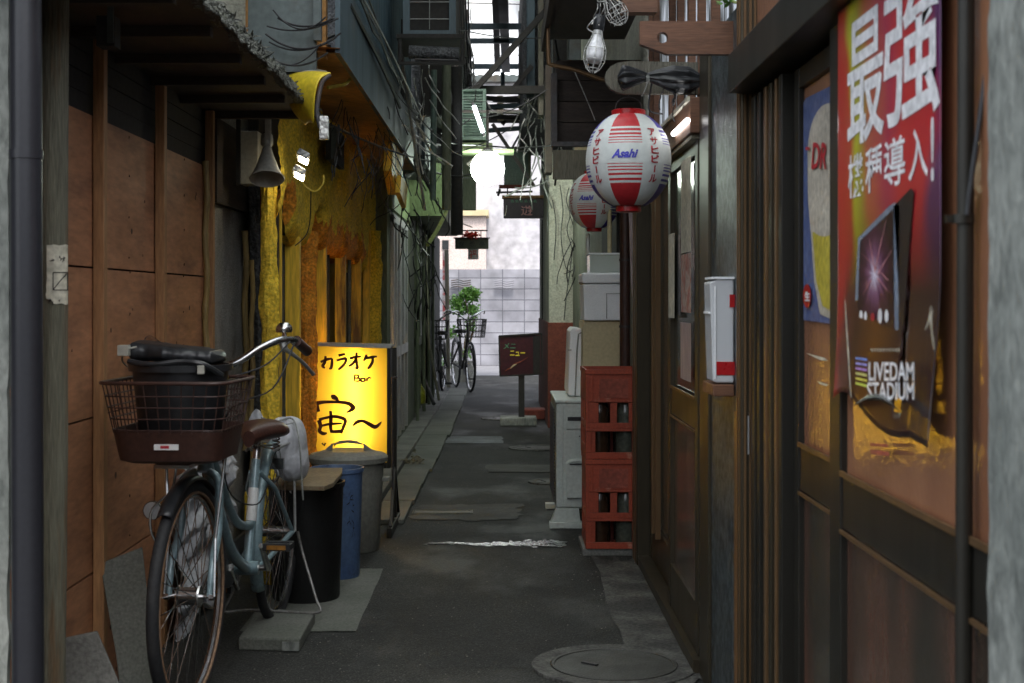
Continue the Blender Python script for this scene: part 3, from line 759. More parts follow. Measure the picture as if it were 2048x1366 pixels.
for k in range(9):
    ax_, ay_ = 102+rnd.uniform(0,26), (506 if k < 5 else 588)+rnd.uniform(0,14); stroke(mb, [(ax_,ay_),(ax_+rnd.uniform(-3,5),ay_+rnd.uniform(1,4)),(ax_+rnd.uniform(-5,5),ay_+rnd.uniform(3,9))], [1,1.8,.8], f2, 3)
mb.build('printing', M['inkblack'], stk)

# --- plywood boarded wall, X = -1.2
XL = -1.2
t = thing('plywood_wall', 'wall boarded with reddish plywood sheets behind the front bicycle', 'wall', (XL, 4.8, 0))
M['knot'] = mat('knot', (.1,.045,.025), .7, scale=20)
def sheet(y0, y1, z0, z1, m, dx=0):
    mb = MB(); mb.box(XL-.012-dx, XL-dx, y0, y1, z0, z1); mb.cur = 1
    for yy in (y0+.02, y1-.02, (y0+y1)/2):
        z = z0+.04
        while z < z1: mb.tube([(XL-dx-.001, yy+rnd.uniform(-.006,.006), z+rnd.uniform(-.01,.01)), (XL-dx+.0012, yy, z)], .0028, 6); z += .13
    for q in range(3):
        yy, z = rnd.uniform(y0+.08, y1-.08), rnd.uniform(z0+.05, z1-.05); mb.tube([(XL-dx-.001, yy, z), (XL-dx+.0007, yy, z)], rnd.uniform(.004,.011), 10)
    return mb.build('plywood_sheet', [m, M['knot']], t)
yb = [3.3, 4.22, 4.96, 5.78]
for i in range(3):
    for z0, z1 in ((.0,.395),(.402,.852),(.858,1.292),(1.298,1.74)):
        o = sheet(yb[i]+.002, yb[i+1]-.002, z0, z1, M['ply'], rnd.uniform(0,.004))
mb = MB()
for z in (1.742, 1.80, 1.86, 1.92): mb.box(XL-.03+rnd.uniform(-.005,.005), XL-.01, 3.2, 6.1, z, z+.056)
mb.build('upper_boards', M['matteblack'], t)
for px in (190, 313, 412):
    y = YW(px, XL); mb = MB(); mb.box(XL+.001, XL+.034, y-.026, y+.012, 0, 1.965); mb.build('batten', M['batten'], t, bevel=.003)
mb = MB(); mb.box(XL-.1, XL-.035, 3.0, 6.2, 0, 3); mb.build('backing', M['matteblack'], t)
# bamboo
def bamboo(px, Y, y0, y1, r, label):
    mb = MB(); pts = []; rs = []
    z0, z1 = PZ(y1, Y), PZ(y0, Y); n = 24; x = PX(px, Y)
    for k in range(n+1):
        z = z0+(z1-z0)*k/n; pts.append((x+.004*sin(k*.7), Y, z)); rs.append(r*(1.18 if k % 4 == 0 else 1))
        if k % 4 == 0 and k < n: pts.append((x+.004*sin(k*.7), Y, z+.012)); rs.append(r)
    mb.tube(pts, rs, 12)
    return tag(mb.build('bamboo_pole', M['bamboo'], smooth=True), label, 'bamboo pole')
bamboo(412, 5.7, 322, 760, .012, 'bamboo pole standing against the last plywood batten')
bamboo(491, 6.35, 462, 900, .013, 'forked pair of bamboo poles by the dark stone pillar, left one')
bamboo(504, 6.3, 520, 940, .011, 'bamboo pole nearest the dark stone pillar, right one of the pair')
# leaning boards
def lean(poly, Y0, Y1, th, label, m):
    z = [p[1] for p in poly]; mb = MB()
    f = [P(px, py, Y0+(Y1-Y0)*(max(z)-py)/(max(z)-min(z))) for px, py in poly]
    g = [p + Vector((-.3,1,0)).normalized()*th for p in f]; n = len(f)
    mb.add(f+g, [tuple(range(n)), tuple(range(n, 2*n))[::-1]] + [(i, (i+1) % n, n+(i+1) % n, n+i) for i in range(n)])
    return tag(mb.build('leaning_board', m, bevel=.003), label, 'board')
lean([(200,1128),(262,1104),(285,1095),(318,1400),(330,1460),(250,1470),(232,1310)], 4.0, 4.2, .015, 'tall grey board leaning on the plywood behind the front wheel', M['slab'])
lean([(120,1280),(195,1264),(210,1300),(262,1420),(262,1500),(100,1500)], 3.75, 3.85, .02, 'low dark grey board leaning at the foot of the timber pole', M['concrete'])

# --- mortar wall and dark stone pillar
t = thing('mortar_wall', 'grey rough mortar wall between the plywood and the stone pillar', 'wall', (-1.2, 6.2, 0))
mb = MB(); mb.grid(lambda u, v: (-1.2 + .01*fbm(u*6, v*8, 4), 5.84+u*1.1, v*1.96), 20, 30)
mb.build('surface', M['mortar'], t)
mb = MB(); mb.box(-1.3, -1.215, 5.84, 6.95, 0, 2.5); mb.build('core', M['mortar'], t)
mb = MB(); mb.box(-1.2, -1.17, 5.84, 6.9, 1.60, 1.95); mb.build('upper_board', M['darkwood'], t)
mb = MB()
xs0, xs1 = PX(497,6.5), PX(548,6.5)
mb.grid(lambda u, v: (xs0+(xs1-xs0)*u + .008*fbm(v*9, 2, 0) + .02*(1-v), 6.5 + .014*fbm(u*5, v*16, 7), v*1.82), 16, 60)
mb.grid(lambda u, v: (xs1 + .008*fbm(v*9, 2, 0) + .02*(1-v), 6.5+.3*u + .014*fbm(5, v*16, 7)*(1-u), v*1.82), 6, 60)
mb.grid(lambda u, v: (xs0 + .008*fbm(v*9, 2, 0)+.02*(1-v), 6.5+.3*u + .014*fbm(0, v*16, 7)*(1-u), v*1.82), 6, 60)
tag(mb.build('stone_pillar', M['darkstone'], smooth=True), 'dark rough stone pillar at the left edge of the yellow bar', 'pillar')
mb = MB(); mb.tube([P(522,360,6.38), P(527,600,6.38), P(530,800,6.38)], .006, 8)
tag(mb.build('thin_conduit', M['redbrown']), 'thin reddish conduit running down the dark stone pillar', 'conduit')

# --- ragged eave above the plywood
XE, ZE = -.80, 1.97
t = thing('eave', 'low eave with ragged bark edge over the plywood wall', 'eave', (-1, 4.8, ZE))
mb = MB(); mb.box(-1.3, XE+.01, 3.0, 6.0, ZE, ZE+.025); mb.build('soffit_board', M['darkwood'], t)
for k in range(7):
    y = 3.1+.45*k; MB().box(-1.28, XE-.02, y, y+.035, ZE-.03, ZE-.001).build('rafter', M['darkwood'], t)
mb = MB()
def edge(u, v):
    y = 3.0+3.02*u
    r = noise.noise(Vector((y*9, v*3, 0)))*.016 + noise.noise(Vector((y*30, v*6, 2)))*.010
    z = ZE - .004 + .085*v + .018*noise.noise(Vector((y*7, 0, 5)))*(1-v) + .008*noise.noise(Vector((y*40, 0, 5)))
    return (XE + .03 - .05*v + r, y, z)
mb.grid(edge, 260, 10)
mb.grid(lambda u, v: (edge(u, 1)[0] - .5*v, 3.0+3.02*u, edge(u, 1)[2] + .16*v + .01*fbm(u*30, v*9, 1)), 120, 10)
mb.grid(lambda u, v: (edge(u, 0)[0]-.03*v, 3.0+3.02*u, edge(u, 0)[2]+.003), 260, 1)
for k in range(330):   # splinters of bark sticking out along the edge
    y = 3.02 + rnd.random()*2.98; v = rnd.random()
    p = Vector(edge((y-3)/3.02, v)) + Vector((.004,0,0)); l = rnd.uniform(.015,.07)
    d = Vector((rnd.uniform(-.1,.5), rnd.choice((-1,1))*rnd.uniform(.6,1), rnd.uniform(-.35,.35))).normalized()
    mb.tube([p, p+d*l*.5+Vector((.004,0,.003)), p+d*l], [.004,.003,.0008], 4)
mb.build('bark_edge', M['bark'], t)
t = thing('eave_bracket', 'dark square bracket box hanging under the eave at top left', 'bracket', P(210,50,3.7))
mb = MB(); mb.box(PX(192,3.7), PX(229,3.7), 3.7, 3.76, PZ(92,3.7), ZE-.031); mb.build('block', M['matteblack'], t, bevel=.002)
mb = MB(); mb.box(PX(215,3.7), PX(228,3.7), 3.694, 3.699, PZ(86,3.7), PZ(10,3.7)); mb.build('plate', M['greysheet'], t)
# wall over the eave
tag(MB().box(-1.5, PX(493,5.9), 5.9, 6.0, 2.02, 4.6).build('upper_plaster_wall', M['plaster']), 'cream plaster wall rising above the ragged eave', 'wall')

# horn speaker and box
t = thing('horn_speaker', 'grey metal horn loudspeaker hanging below the eave end', 'loudspeaker', P(534,300,5.85))
Y = 5.85
mb = MB(); c = P(534,330,Y)
R = Matrix.Rotation(radians(-24), 3, 'X') @ Matrix.Rotation(radians(-4), 3, 'Y')
prof = [(.012,.085),(.018,.08),(.026,.05),(.037,.015),(.049,-.02),(.060,-.045),(.067,-.058),(.072,-.063),(.070,-.067),(.063,-.056),(.056,-.04),(.045,-.018),(.032,.015),(.01,.05)]
mb.lathe(prof, c, 32, R, caps=False); mb.build('bell', M['horn'], t, smooth=True)
mb = MB(); mb.box(c.x-.012, c.x+.012, Y+.02, Y+.035, c.z+.05, ZE-.001); mb.build('bracket', M['horn'], t)
mb = MB(); mb.lathe([(.0,.14),(.024,.138),(.026,.12),(.026,.1),(.02,.09)], c, 20, R); mb.build('driver', M['horn'], t, smooth=True)
t = thing('junction_box', 'pale grey electric box beside the horn loudspeaker', 'electric box', P(500,300,5.98))
mb = MB(); mb.box(PX(478,5.98), PX(516,5.98), 5.98, 6.1, PZ(368,5.98), PZ(262,5.98)); mb.build('case', M['horn'], t, bevel=.004)
mb = MB(); mb.box(PX(474,5.98), PX(482,5.98), 5.96, 5.979, PZ(372,5.98), PZ(240,5.98)); mb.build('mounting_strip', M['matteblack'], t)

# --- yellow bar facade
XY = -.95
t = thing('bar_facade', 'yellow cave-like stucco bar front behind the glowing sign', 'shop front', (XY, 8.6, 0))
def zb(y):      # lower edge of the upper stucco
    pts = [(5.9,1.5),(6.1,1.52),(6.16,1.62),(6.3,1.69),(6.48,1.67),(6.58,1.5),(6.75,1.46),(7.12,1.47),(7.24,1.6),(7.4,1.69),(7.62,1.67),(7.72,1.5),(7.86,1.455),(8.4,1.46),(8.5,1.57),(8.6,1.62),(8.68,1.5),(8.8,1.45),(9.28,1.46),(9.36,1.58),(9.5,1.63),(9.62,1.5),(9.72,1.44),(10.0,1.44),(10.1,1.4),(10.6,1.38)]
    for i in range(len(pts)-1):
        if pts[i][0] <= y <= pts[i+1][0]:
            f = (y-pts[i][0])/(pts[i+1][0]-pts[i][0]); f = f*f*(3-2*f)
            return pts[i][1]*(1-f)+pts[i+1][1]*f
    return 0
ZT = 2.2
def lump(y, z): return .022*fbm(y*3.2, z*3.2, 1) + .010*fbm(y*13, z*13, 4) + .004*fbm(y*34, z*34, 8)
mb = MB()
def up(u, v):
    y = 6.03+4.57*u; b = zb(y); z = b + (ZT-b)*v
    e = min(1, (1-v)*0+v*(ZT-b)/.07); e = e**.5
    return (XY - .05 + .05*e + lump(y, z), y, z)
NU, NV = 300, 60
vs = [up(i/NU, j/NV) for j in range(NV+1) for i in range(NU+1)]
mb.v = [tuple(q) for q in vs]
for j in range(NV):
    for i in range(NU):
        a = j*(NU+1)+i; y = 6.03+4.57*(i+.5)/NU; z = vs[a][2]
        red = (7.3 < y < 9.9 and z < 1.63 + .12*fbm(y*5, z*5, 3)) or (6.2 < y < 6.55 and z < 1.74+.05*fbm(y*5, z*5, 3))  # faces that carry the painted orange glow
        mb.f.append([a, a+1, a+NU+2, a+NU+1]); mb.m.append(1 if red else 0)
for i in range(NU):
    p, q = vs[i], vs[i+1]
    if p[1] < 6.6: continue
    b0 = len(mb.v); mb.v += [tuple(p), tuple(q), (q[0]-.14, q[1], q[2]+.02), (p[0]-.14, p[1], p[2]+.02)]; mb.f.append([b0, b0+1, b0+2, b0+3]); mb.m.append(1 if 7.3 < p[1] < 9.9 else 0)
mb.build('upper_stucco', [M['stucco'], M['stucco_glow']], t, smooth=True)
def rough_post(y, r, z0, z1, m, name='stucco_pillar', dx=0):
    mb = MB()
    mb.grid(lambda u, v: (XY-.04+dx + (r+lump(y+cos(2*pi*u)*.4, z0+(z1-z0)*v+u*.3)*.8)*cos(2*pi*u), y + (r*1.0+lump(y+3+cos(2*pi*u)*.4, z0+(z1-z0)*v+u)*.8)*sin(2*pi*u), z0+(z1-z0)*v), 20, 70, cu=True)
    return mb.build(name, m, t, smooth=True)
rough_post(6.04, .034, 0, 1.75, M['stucco'])
rough_post(7.28, .05, 0, 1.55, M['stucco_glow'], dx=-.01)
rough_post(10.3, .07, 0, 1.7, M['stucco'], dx=.04)
def wpost(y, w_, m, z1=1.55, tilt=0, dx=0):
    mb = MB(); mb.beam((XY-.05+dx, y, 0), (XY-.05+dx, y+tilt, z1), w_, w_*.8, up=(0,1,0)); mb.build('post', m, t, bevel=.004)
wpost(6.30, .02, M['darkwood'], 1.65, 0)
wpost(6.42, .014, M['yellowwood'], 1.65, 0)
wpost(6.80, .07, M['yellowwood'], 1.5, 0)
wpost(7.83, .065, M['yellowwood'], 1.5, 0)
wpost(8.15, .02, M['darkwood'], 1.5, 0)
wpost(8.80, .065, M['yellowwood'], 1.5, 0)
wpost(9.3, .022, M['greysheet'], 1.5, 0)
wpost(9.75, .065, M['yellowwood'], 1.5, 0)
wpost(10.0, .05, M['yellowwood'], 1.7, .2, .03)
mb = MB(); mb.box(XY-.25, XY-.2, 6.72, 10.6, 0, 2.3); mb.build('recess_wall', M['darkwood'], t)
mb = MB()
for y0, y1 in ((7.4,8.0),(8.25,8.85),(9.05,9.6)): mb.box(XY-.197, XY-.18, y0, y1, .8, 1.6)
mb.build('window', M['panelow'], t)
mb = MB(); mb.box(XY-.19, XY-.1, 6.3, 10.6, 0, .35); mb.build('plinth', M['stucco'], t)
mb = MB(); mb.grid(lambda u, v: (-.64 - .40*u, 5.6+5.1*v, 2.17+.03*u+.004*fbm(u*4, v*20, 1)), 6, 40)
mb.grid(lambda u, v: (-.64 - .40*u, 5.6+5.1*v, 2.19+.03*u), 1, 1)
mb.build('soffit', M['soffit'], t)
mb = MB(); mb.prism([(8.7,2.17),(9.6,2.17),(9.55,2.02),(8.95,1.86),(8.6,1.98)], 'x', -.72, -.67); mb.prism([(8.9,1.98),(9.5,1.96),(9.3,1.80),(8.75,1.86)], 'x', -.66, -.63)
mb.build('trim_board', M['yellowwood'], t)

# blue-grey sheet metal upper storey
t = thing('sheet_metal_storey', 'blue-grey sheet metal upper storey overhanging the yellow bar', 'upper storey', (-.9, 8, 2.2))
mb = MB(); mb.box(-.66, -.64, 5.62, 10.7, 2.17, 2.50)
mb.build('fascia', M['bluesheet'], t)
mb = MB(); mb.grid(lambda u, v: (-.69 + .008*sin(u*5.1*2*pi/.076), 5.62+5.08*u, 2.5+2.4*v), 500, 1); mb.build('corrugated_wall', M['bluesheet'], t)
mb = MB(); mb.box(PX(496,5.6), PX(632,5.6), 5.6, 5.64, PZ(118,5.6)-.05, 4.8); mb.build('end_panel', M['greysheet'], t)
mb = MB(); mb.box(PX(628,5.58), PX(643,5.58), 5.56, 5.6, PZ(82,5.58), 4.8); mb.build('downpipe', M['greysheet'], t)
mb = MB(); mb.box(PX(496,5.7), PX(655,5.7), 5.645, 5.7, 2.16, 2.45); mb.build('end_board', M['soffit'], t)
mb = MB()
for zz, rr in ((2.52,.007),(2.56,.004),(2.60,.005)):
    mb.tube([(-.63+rnd.uniform(-.01,.01), 5.6+i*.34, zz+rnd.uniform(-.015,.015)) for i in range(16)], rr, 6)
mb.build('cable_run', M['cable'], t)

# yellow hood lamp
Y = 5.58
t = thing('hood_lamp', 'yellow curved metal hood lamp mounted at the end of the eave', 'lamp', P(612,200,Y))
mb = MB()
def lerpl(pts, t):
    q = catmull([Vector((a, b, 0)) for a, b in pts], 8); f = t*(len(q)-1); i = min(int(f), len(q)-2); return q[i].lerp(q[i+1], f-i)
HL = [(573,150),(570,180),(586,222),(612,250)]; HR = [(662,146),(640,158),(630,192),(627,247)]
def hoodf(u, v):
    a, b = lerpl(HL, v), lerpl(HR, v); p = a.lerp(b, u)
    return P(p.x, p.y - 5*sin(pi*u), Y + .05 - .12*u - .03*sin(pi*v))
mb.grid(hoodf, 16, 16)
mb.build('hood', M['yellowmetal'], t, smooth=True, solid=.004)
mb = MB(); mb.grid(lambda u, v: P(575+85*u-8*v, 150-6*sin(pi*u)-8*v, Y+.05-.12*u+.1*v), 10, 4); mb.build('hood_top', M['silver'], t, smooth=True, solid=.003)
mb = MB(); mb.tube(catmull([P(661,150,Y-.08), P(645,164,Y-.09), P(637,195,Y-.1), P(634,225,Y-.1), P(640,256,Y-.1)], 5), .0085, 10); mb.build('arm', M['steel'], t, smooth=True)
mb = MB(); mb.obox(P(648,256,Y-.1), (.035,.03,.09), Matrix.Identity(3)); mb.build('socket', M['silver'], t, bevel=.004)
for (lx, ly) in ((606,318),(598,350)):  # white blocks given an added glow to brighten the bar front
    t3 = thing('glow_block', 'small white block with added glow under the yellow hood, %s' % ('upper one' if ly < 330 else 'lower one'), 'lamp', P(lx,ly,5.95), group='small glowing blocks on the bar front')
    Rq = Matrix.Rotation(.5,3,'Y') @ Matrix.Rotation(-.35,3,'X')
    MB().obox(P(lx,ly-7,5.93), (.05,.05,.03), Rq).build('housing', M['silver'], t3, bevel=.004)
    MB().obox(P(lx+1,ly+2,5.93), (.042,.042,.016), Rq).build('glow_face', M['blockglow'], t3, bevel=.003)
tag(MB().box(PX(655,7.4), PX(667,7.4), 7.3, 7.9, PZ(322,7.4), PZ(250,7.4)).build('wall_grille', M['matteblack'], bevel=.003), 'narrow black upright box on the yellow stucco under the soffit', 'box')

# --- grey green building beyond the yellow bar
XG = -.86
t = thing('green_shop', 'weathered grey-green shop building beyond the yellow bar', 'building', (XG, 14, 0))
mb = MB(); mb.box(-2, XG, 10.62, 19.0, 0, 2.3); mb.build('wall', M['greenwall'], t)
mb = MB(); mb.box(-2, -.62, 10.72, 18.9, 2.302, 6); mb.build('upper_wall', M['darkstone'], t)
for y0, y1 in ((10.9,11.6),(11.65,12.5),(13.9,15.0)):
    mb = MB(); 
    for a in (y0, (y0+y1)/2-.02, y1-.05): mb.box(XG+.001, XG+.03, a, a+.05, .1, 1.85)
    mb.box(XG+.001, XG+.031, y0, y1+.01, 1.8, 1.86); mb.box(XG+.001, XG+.031, y0, y1+.01, .75, .83)
    fr = mb.build('door_frame', M['alu'] if y0 < 12 else M['greenwall'], t)
    MB().box(XG+.001, XG+.012, y0+.05, y1-.05, .83, 1.79).build('pane', M['window'], fr)
mb = MB(); mb.box(XG+.001, XG+.03, 15.9, 18.9, 0, 2.0); mb.build('dark_boarding', M['matteblack'], t)
mb = MB(); mb.prism([(13.2,1.98),(17.4,1.98),(17.4,2.2),(13.0,2.5)], 'x', XG+.002, -.55); mb.build('awning', M['greenpaint'], t)
mb = MB(); mb.box(XG+.002, XG+.02, 10.8, 12.9, 1.9, 2.2); mb.build('transom_board', M['greenpaint'], t)
for px in (835, 848, 858, 866):
    y = YW(px, XG+.05); mb = MB(); mb.tube([(XG+.05, y, 0), (XG+.05, y, 2.1)], .018, 8); mb.build('downpipe', M['greenwall'], t, smooth=True)
def stick(a, b, r, label, m=None):
    return tag(MB().tube([a, b], r, 8).build('leaning_stick', m or M['greywood']), label, 'stick')
stick(P(846,615,15), P(878,800,14.6), .014, 'long thin stick leaning on the dark boards left of the far bikes')
stick(P(838,735,15), P(868,808,14.6), .02, 'short stick leaning low beside the yellow bottle', M['steel'])
stick(P(852,470,13.2), P(858,700,13.2), .008, 'thin upright rod on the grey-green shop front')
mb = MB(); c = P(840,797,14.5); mb.lathe([(.045,-.05),(.06,0),(.055,.08),(.02,.13),(.015,.15),(0,.15)], c, 16)
tag(mb.build('plastic_bottle', mat('bottle', (.3,.3,.03), .4), smooth=True), 'yellow-green plastic bottle standing at the left wall', 'bottle')
# upper overhanging volumes on the left
t = thing('upper_balcony', 'dark timber balcony overhanging the alley on the left', 'balcony', (-.5, 12, 3))
mb = MB(); mb.box(-1.2, -.40, 10.9, 18.5, 2.75, 2.83); mb.box(-1.2, -.42, 10.8, 10.9, 2.6, 6); mb.build('deck', M['matteblack'], t)
mb = MB()
for k in range(9): mb.box(-.43, -.40, 11+.9*k, 11.06+.9*k, 2.83, 5.2)
for z in (3.2, 3.7, 4.3, 5.0): mb.box(-.44, -.41, 10.9, 18.5, z, z+.05)
mb.build('railing', M['steel'], t)
mb = MB(); mb.grid(lambda u, v: (-.47+.006*sin(u*300), 10.9+7.6*u, 2.83+2.8*v), 200, 1); mb.build('screen', M['bluesheet'], t)
MB().box(-1.3, -.33, 8.6, 8.75, 3.1, 6).build('side_panel', M['bluesheet'], t)

def hanging_ac(px0, px1, py0, py1, Y, dep, m, label, grille):
    x0, x1, z0, z1 = PX(px0,Y), PX(px1,Y), PZ(py1,Y), PZ(py0,Y)
    t = thing('hanging_ac_unit', label, 'AC unit', ((x0+x1)/2, Y, z0))
    mb = MB(); mb.box(x0, x1, Y+.02, Y+dep, z0, z1); mb.build('case', M['matteblack'] if grille != 'louvre' else m, t, bevel=.004)
    mb = MB(); w_ = (x1-x0)*.13
    mb.box(x0, x0+w_, Y-.01, Y+.019, z0, z1).box(x1-w_, x1, Y-.01, Y+.019, z0, z1).box(x0+w_, x1-w_, Y-.01, Y+.019, z0, z0+w_*.8).box(x0+w_, x1-w_, Y-.01, Y+.019, z1-w_*.6, z1)
    mb.build('frame', m, t)
    mb = MB()
    if grille == 'louvre':
        n = 16
        for k in range(n): z = z0+w_+(z1-z0-2*w_)*k/n; mb.obox(((x0+x1)/2, Y+.005, z), (x1-x0-2*w_, .012, .005), Matrix.Rotation(.6,3,'X'))
        mb.build('louvres', m, t)
    else:
        for k in range(1,3): z = z0+(z1-z0)*k/3; mb.tube([(x0+w_,Y,z),(x1-w_,Y,z)], .003, 6)
        mb.tube([((x0+x1)/2,Y,z0+w_),((x0+x1)/2,Y,z1-w_)], .003, 6)
        mb.build('grille', M['alu'], t)
    return t
hanging_ac(806, 912, -30, 72, 8.4, .5, M['bluesheet'], 'blue framed AC unit with wire grille hanging at the top left', 'grid')
t = thing('ac_shelf', 'dark steel shelf with round duct under the blue framed AC unit', 'shelf', P(865,90,8.4))
mb = MB(); mb.box(PX(795,8.4), PX(930,8.4), 8.3, 8.95, PZ(82,8.4), PZ(74,8.4)); mb.tube([P(800,80,8.3), P(800,130,8.3)], .012, 8).tube([P(925,80,8.3), P(925,126,8.3)], .012, 8).box(PX(795,8.3), PX(930,8.3), 8.28, 8.3, PZ(130,8.3), PZ(124,8.3)); mb.build('frame', M['matteblack'], t)
mb = MB(); mb.tube([P(818,104,8.35), P(918,108,8.35)], .04, 16); mb.build('duct', M['darkstone'], t, smooth=True)
mb = MB(); mb.tube([P(830,119,8.3), P(915,121,8.3)], .007, 8); mb.build('rod', M['steel'], t)
hanging_ac(920, 972, 178, 280, 12.6, .7, M['tealpaint'], 'green-lit AC unit with louvred front hanging beside the fluorescent tube', 'louvre')
t = thing('louvre_shelf', 'green painted shelf board under the louvred AC unit', 'shelf', P(945,290,12.6))
mb = MB(); mb.box(PX(905,12.6), PX(985,12.6), 12.5, 13.2, PZ(300,12.6), PZ(288,12.6)); mb.build('board', M['greenpaint'], t)
mb = MB(); mb.beam(P(915,300,12.6), P(890,345,12.6), .02,.03).beam(P(975,300,12.6), P(935,330,12.6), .02,.03); mb.build('bracket', M['steel'], t)
t = tag(MB().grid(lambda u, v: (PX(785,10.9)+(PX(870,10.9)-PX(785,10.9))*u, 10.7+.8*v, PZ(400,10.9)+.36*sin(pi*min(1,u*.8+.2))*(1-.3*v)+.03*fbm(u*6, v*6, 2)), 24, 16).build('tarpaulin', M['darkstone'], smooth=True, solid=.01), 'dark mossy tarpaulin sagging over the grey-green shop entrance', 'tarpaulin')
for i, (a, b, r, m_, lb) in enumerate((((800,40),(802,310),.03,'matteblack','black vertical post at the corner of the blue upper storey'),
        ((868,140),(866,400),.022,'tealpaint','teal vertical pipe below the round duct'),
        ((893,130),(893,420),.035,'greenwall','grey-green vertical duct left of the louvred AC unit'),
        ((845,130),(846,330),.018,'bluesheet','blue vertical pipe behind the yellow-green hose'),
        ((912,135),(914,470),.05,'matteblack','thick black vertical post left of the louvred AC unit'))):
    Y = 9.6 + i*.45
    tag(MB().tube([P(a[0],a[1],Y), P(b[0],b[1],Y)], r, 12).build('wall_pipe', M[m_], smooth=True), lb, 'pipe')

# ================================================================== RIGHT SIDE
XR = .66
def dframe(t, y0, y1, z0=.05, z1=1.72, wst=.05, m='bronze', dx=0, pane='pane', low='panelow', midrail=True, name='sliding_door', base=.16):
    """one sliding leaf on the right wall between y0 (near) and y1 (far)"""
    x0, x1 = XR-.03+dx, XR+dx
    mb = MB(); mb.box(x0, x1, y0, y0+wst, z0, z1).box(x0, x1, y1-wst, y1, z0, z1)
    mb.box(x0+.002, x1, y0+wst, y1-wst, z1-.045, z1).box(x0+.002, x1, y0+wst, y1-wst, z0, z0+base)
    if midrail: mb.box(x0+.004, x1, y0+wst, y1-wst, .775, .87)
    leaf = mb.build(name, M[m], t, bevel=.002)
    mb = MB(); mb.box(x0+.014, x0+.018, y0+wst-.004, y1-wst+.004, .872 if midrail else z0+base, z1-.047); mb.build('upper_pane', M[pane], leaf)
    if midrail:
        mb = MB(); mb.box(x0+.014, x0+.018, y0+wst-.004, y1-wst+.004, z0+base+.002, .773); mb.build('lower_pane', M[low], leaf)
        mb = MB(); mb.box(x0-.002, x0+.003, y0+wst, y1-wst, .8715, .882).box(x0-.002, x0+.003, y0+wst, y1-wst, .765, .772); mb.build('rail_bead', M['bronzelight'], leaf)
    return leaf
tA = thing('sliding_door_front', 'near bronze sliding doors of orange glass carrying the large posters', 'shop front', (XR, 2.8, 0))
dframe(tA, 1.5, 2.745, dx=0, wst=.085, m='bronzedark')
dframe(tA, 2.72, 3.24, dx=.033, wst=.045, pane='pane', m='bronzedark')
for y, m_, w_ in ((3.27,'bronzedark',.035),(3.34,'bronzelight',.02),(3.40,'bronze',.03),(3.47,'bronzelight',.025),(3.55,'bronzedark',.035),(3.62,'bronzedark',.05)):
    mb = MB(); mb.box(XR-.02, XR+.03, y, y+w_, .05, 1.72); mb.build('stile', M[m_], tA, bevel=.002)
mb = MB(); mb.box(XR-.04, XR+.05, 3.70, 3.77, 0, 2.6); mb.build('corner_post', M['bronze'], tA, bevel=.003)
mb = MB()
for y in (3.712, 3.745): mb.box(XR-.0435, XR-.0405, y, y+.01, 0, 2.6)
for x in (.626,.640,.652): mb.box(x, x+.006, 3.694, 3.699, 0, 2.6)
mb.build('post_bead', M['bronzelight'], tA)
mb = MB(); mb.box(XR-.075, XR+.06, 1.6, 3.697, 1.735, 1.835); mb.build('head_beam', M['bronzedark'], tA, bevel=.003)
mb = MB(); mb.box(XR+.0, XR+.06, 1.6, 3.697, 1.84, 2.5); mb.build('transom_panel', mat('transom', (.24,.11,.06), .5, scale=2), tA)
mb = MB(); mb.box(XR-.05, XR+.06, 1.6, 3.697, 0, .048); mb.build('sill', M['bronzedark'], tA)
mb = MB(); mb.box(XR+.04, XR+.06, 1.6, 6.66, 0, 1.8); mb.build('backing', M['matteblack'], tA)
mb = MB(); mb.box(XR-.025, XR-.021, 3.69, 3.694, .80, .90); mb.build('glint_strip', M['alu'], tA)  # thin bright strip added in place of a small glint by the post

# granite strip between the two door fronts
t = thing('granite_strip', 'dark mottled granite wall strip between the two bronze door fronts', 'wall', (XR, 4.2, 0))
mb = MB(); mb.box(XR-.02, XR+.04, 3.772, 4.36, 0, 2.0); mb.build('facing', M['granite'], t)
mb = MB(); mb.box(XR-.03, XR+.04, 4.362, 4.56, 0, 2.0); mb.build('pilaster', M['bronze'], t, bevel=.003)
mb = MB(); mb.box(XR-.034, XR-.021, 3.772, 3.85, .0, .9); mb.build('trim', mat('orangetrim', (.22,.1,.03), .4), t)
# letter box with red tape
t = thing('clear_box', 'scuffed clear plastic document box with two red tapes on the granite strip', 'box', (.63, 3.98, .95))
Y = 3.93
mb = MB(); x0, x1, z0, z1 = .572, .638, .972, 1.258
mb.prism([(x0+.008,z0+.004),(x0+.02,z0),(x1,z0),(x1,z1),(x0+.02,z1),(x0,z1-.01)], 'y', Y, Y+.12); mb.build('case', M['wrap'], t, bevel=.004)
mb = MB(); mb.box(x0+.004, x1+.001, Y-.006, Y+.126, z1, z1+.006); mb.box(x0+.012, x0+.016, Y-.004, Y-.0005, z0+.01, z1-.02).box(x0-.003, x0+.012, Y+.01, Y+.11, z0+.19, z0+.196); mb.build('lid', M['foam'], t)
MB().box(x0+.018, x1+.002, Y-.003, Y-.0005, .993, 1.03).build('tape', M['red'], t)
MB().box(x1-.012, x1+.002, Y-.003, Y-.0005, 1.18, 1.215).build('tape', M['red'], t)
mb = MB(); mb.box(.58, .638, Y-.01, Y+.2, .935, .967); tag(mb.build('wooden_ledge', M['brownwood'], bevel=.002), 'small brown wooden ledge under the clear plastic box', 'ledge')

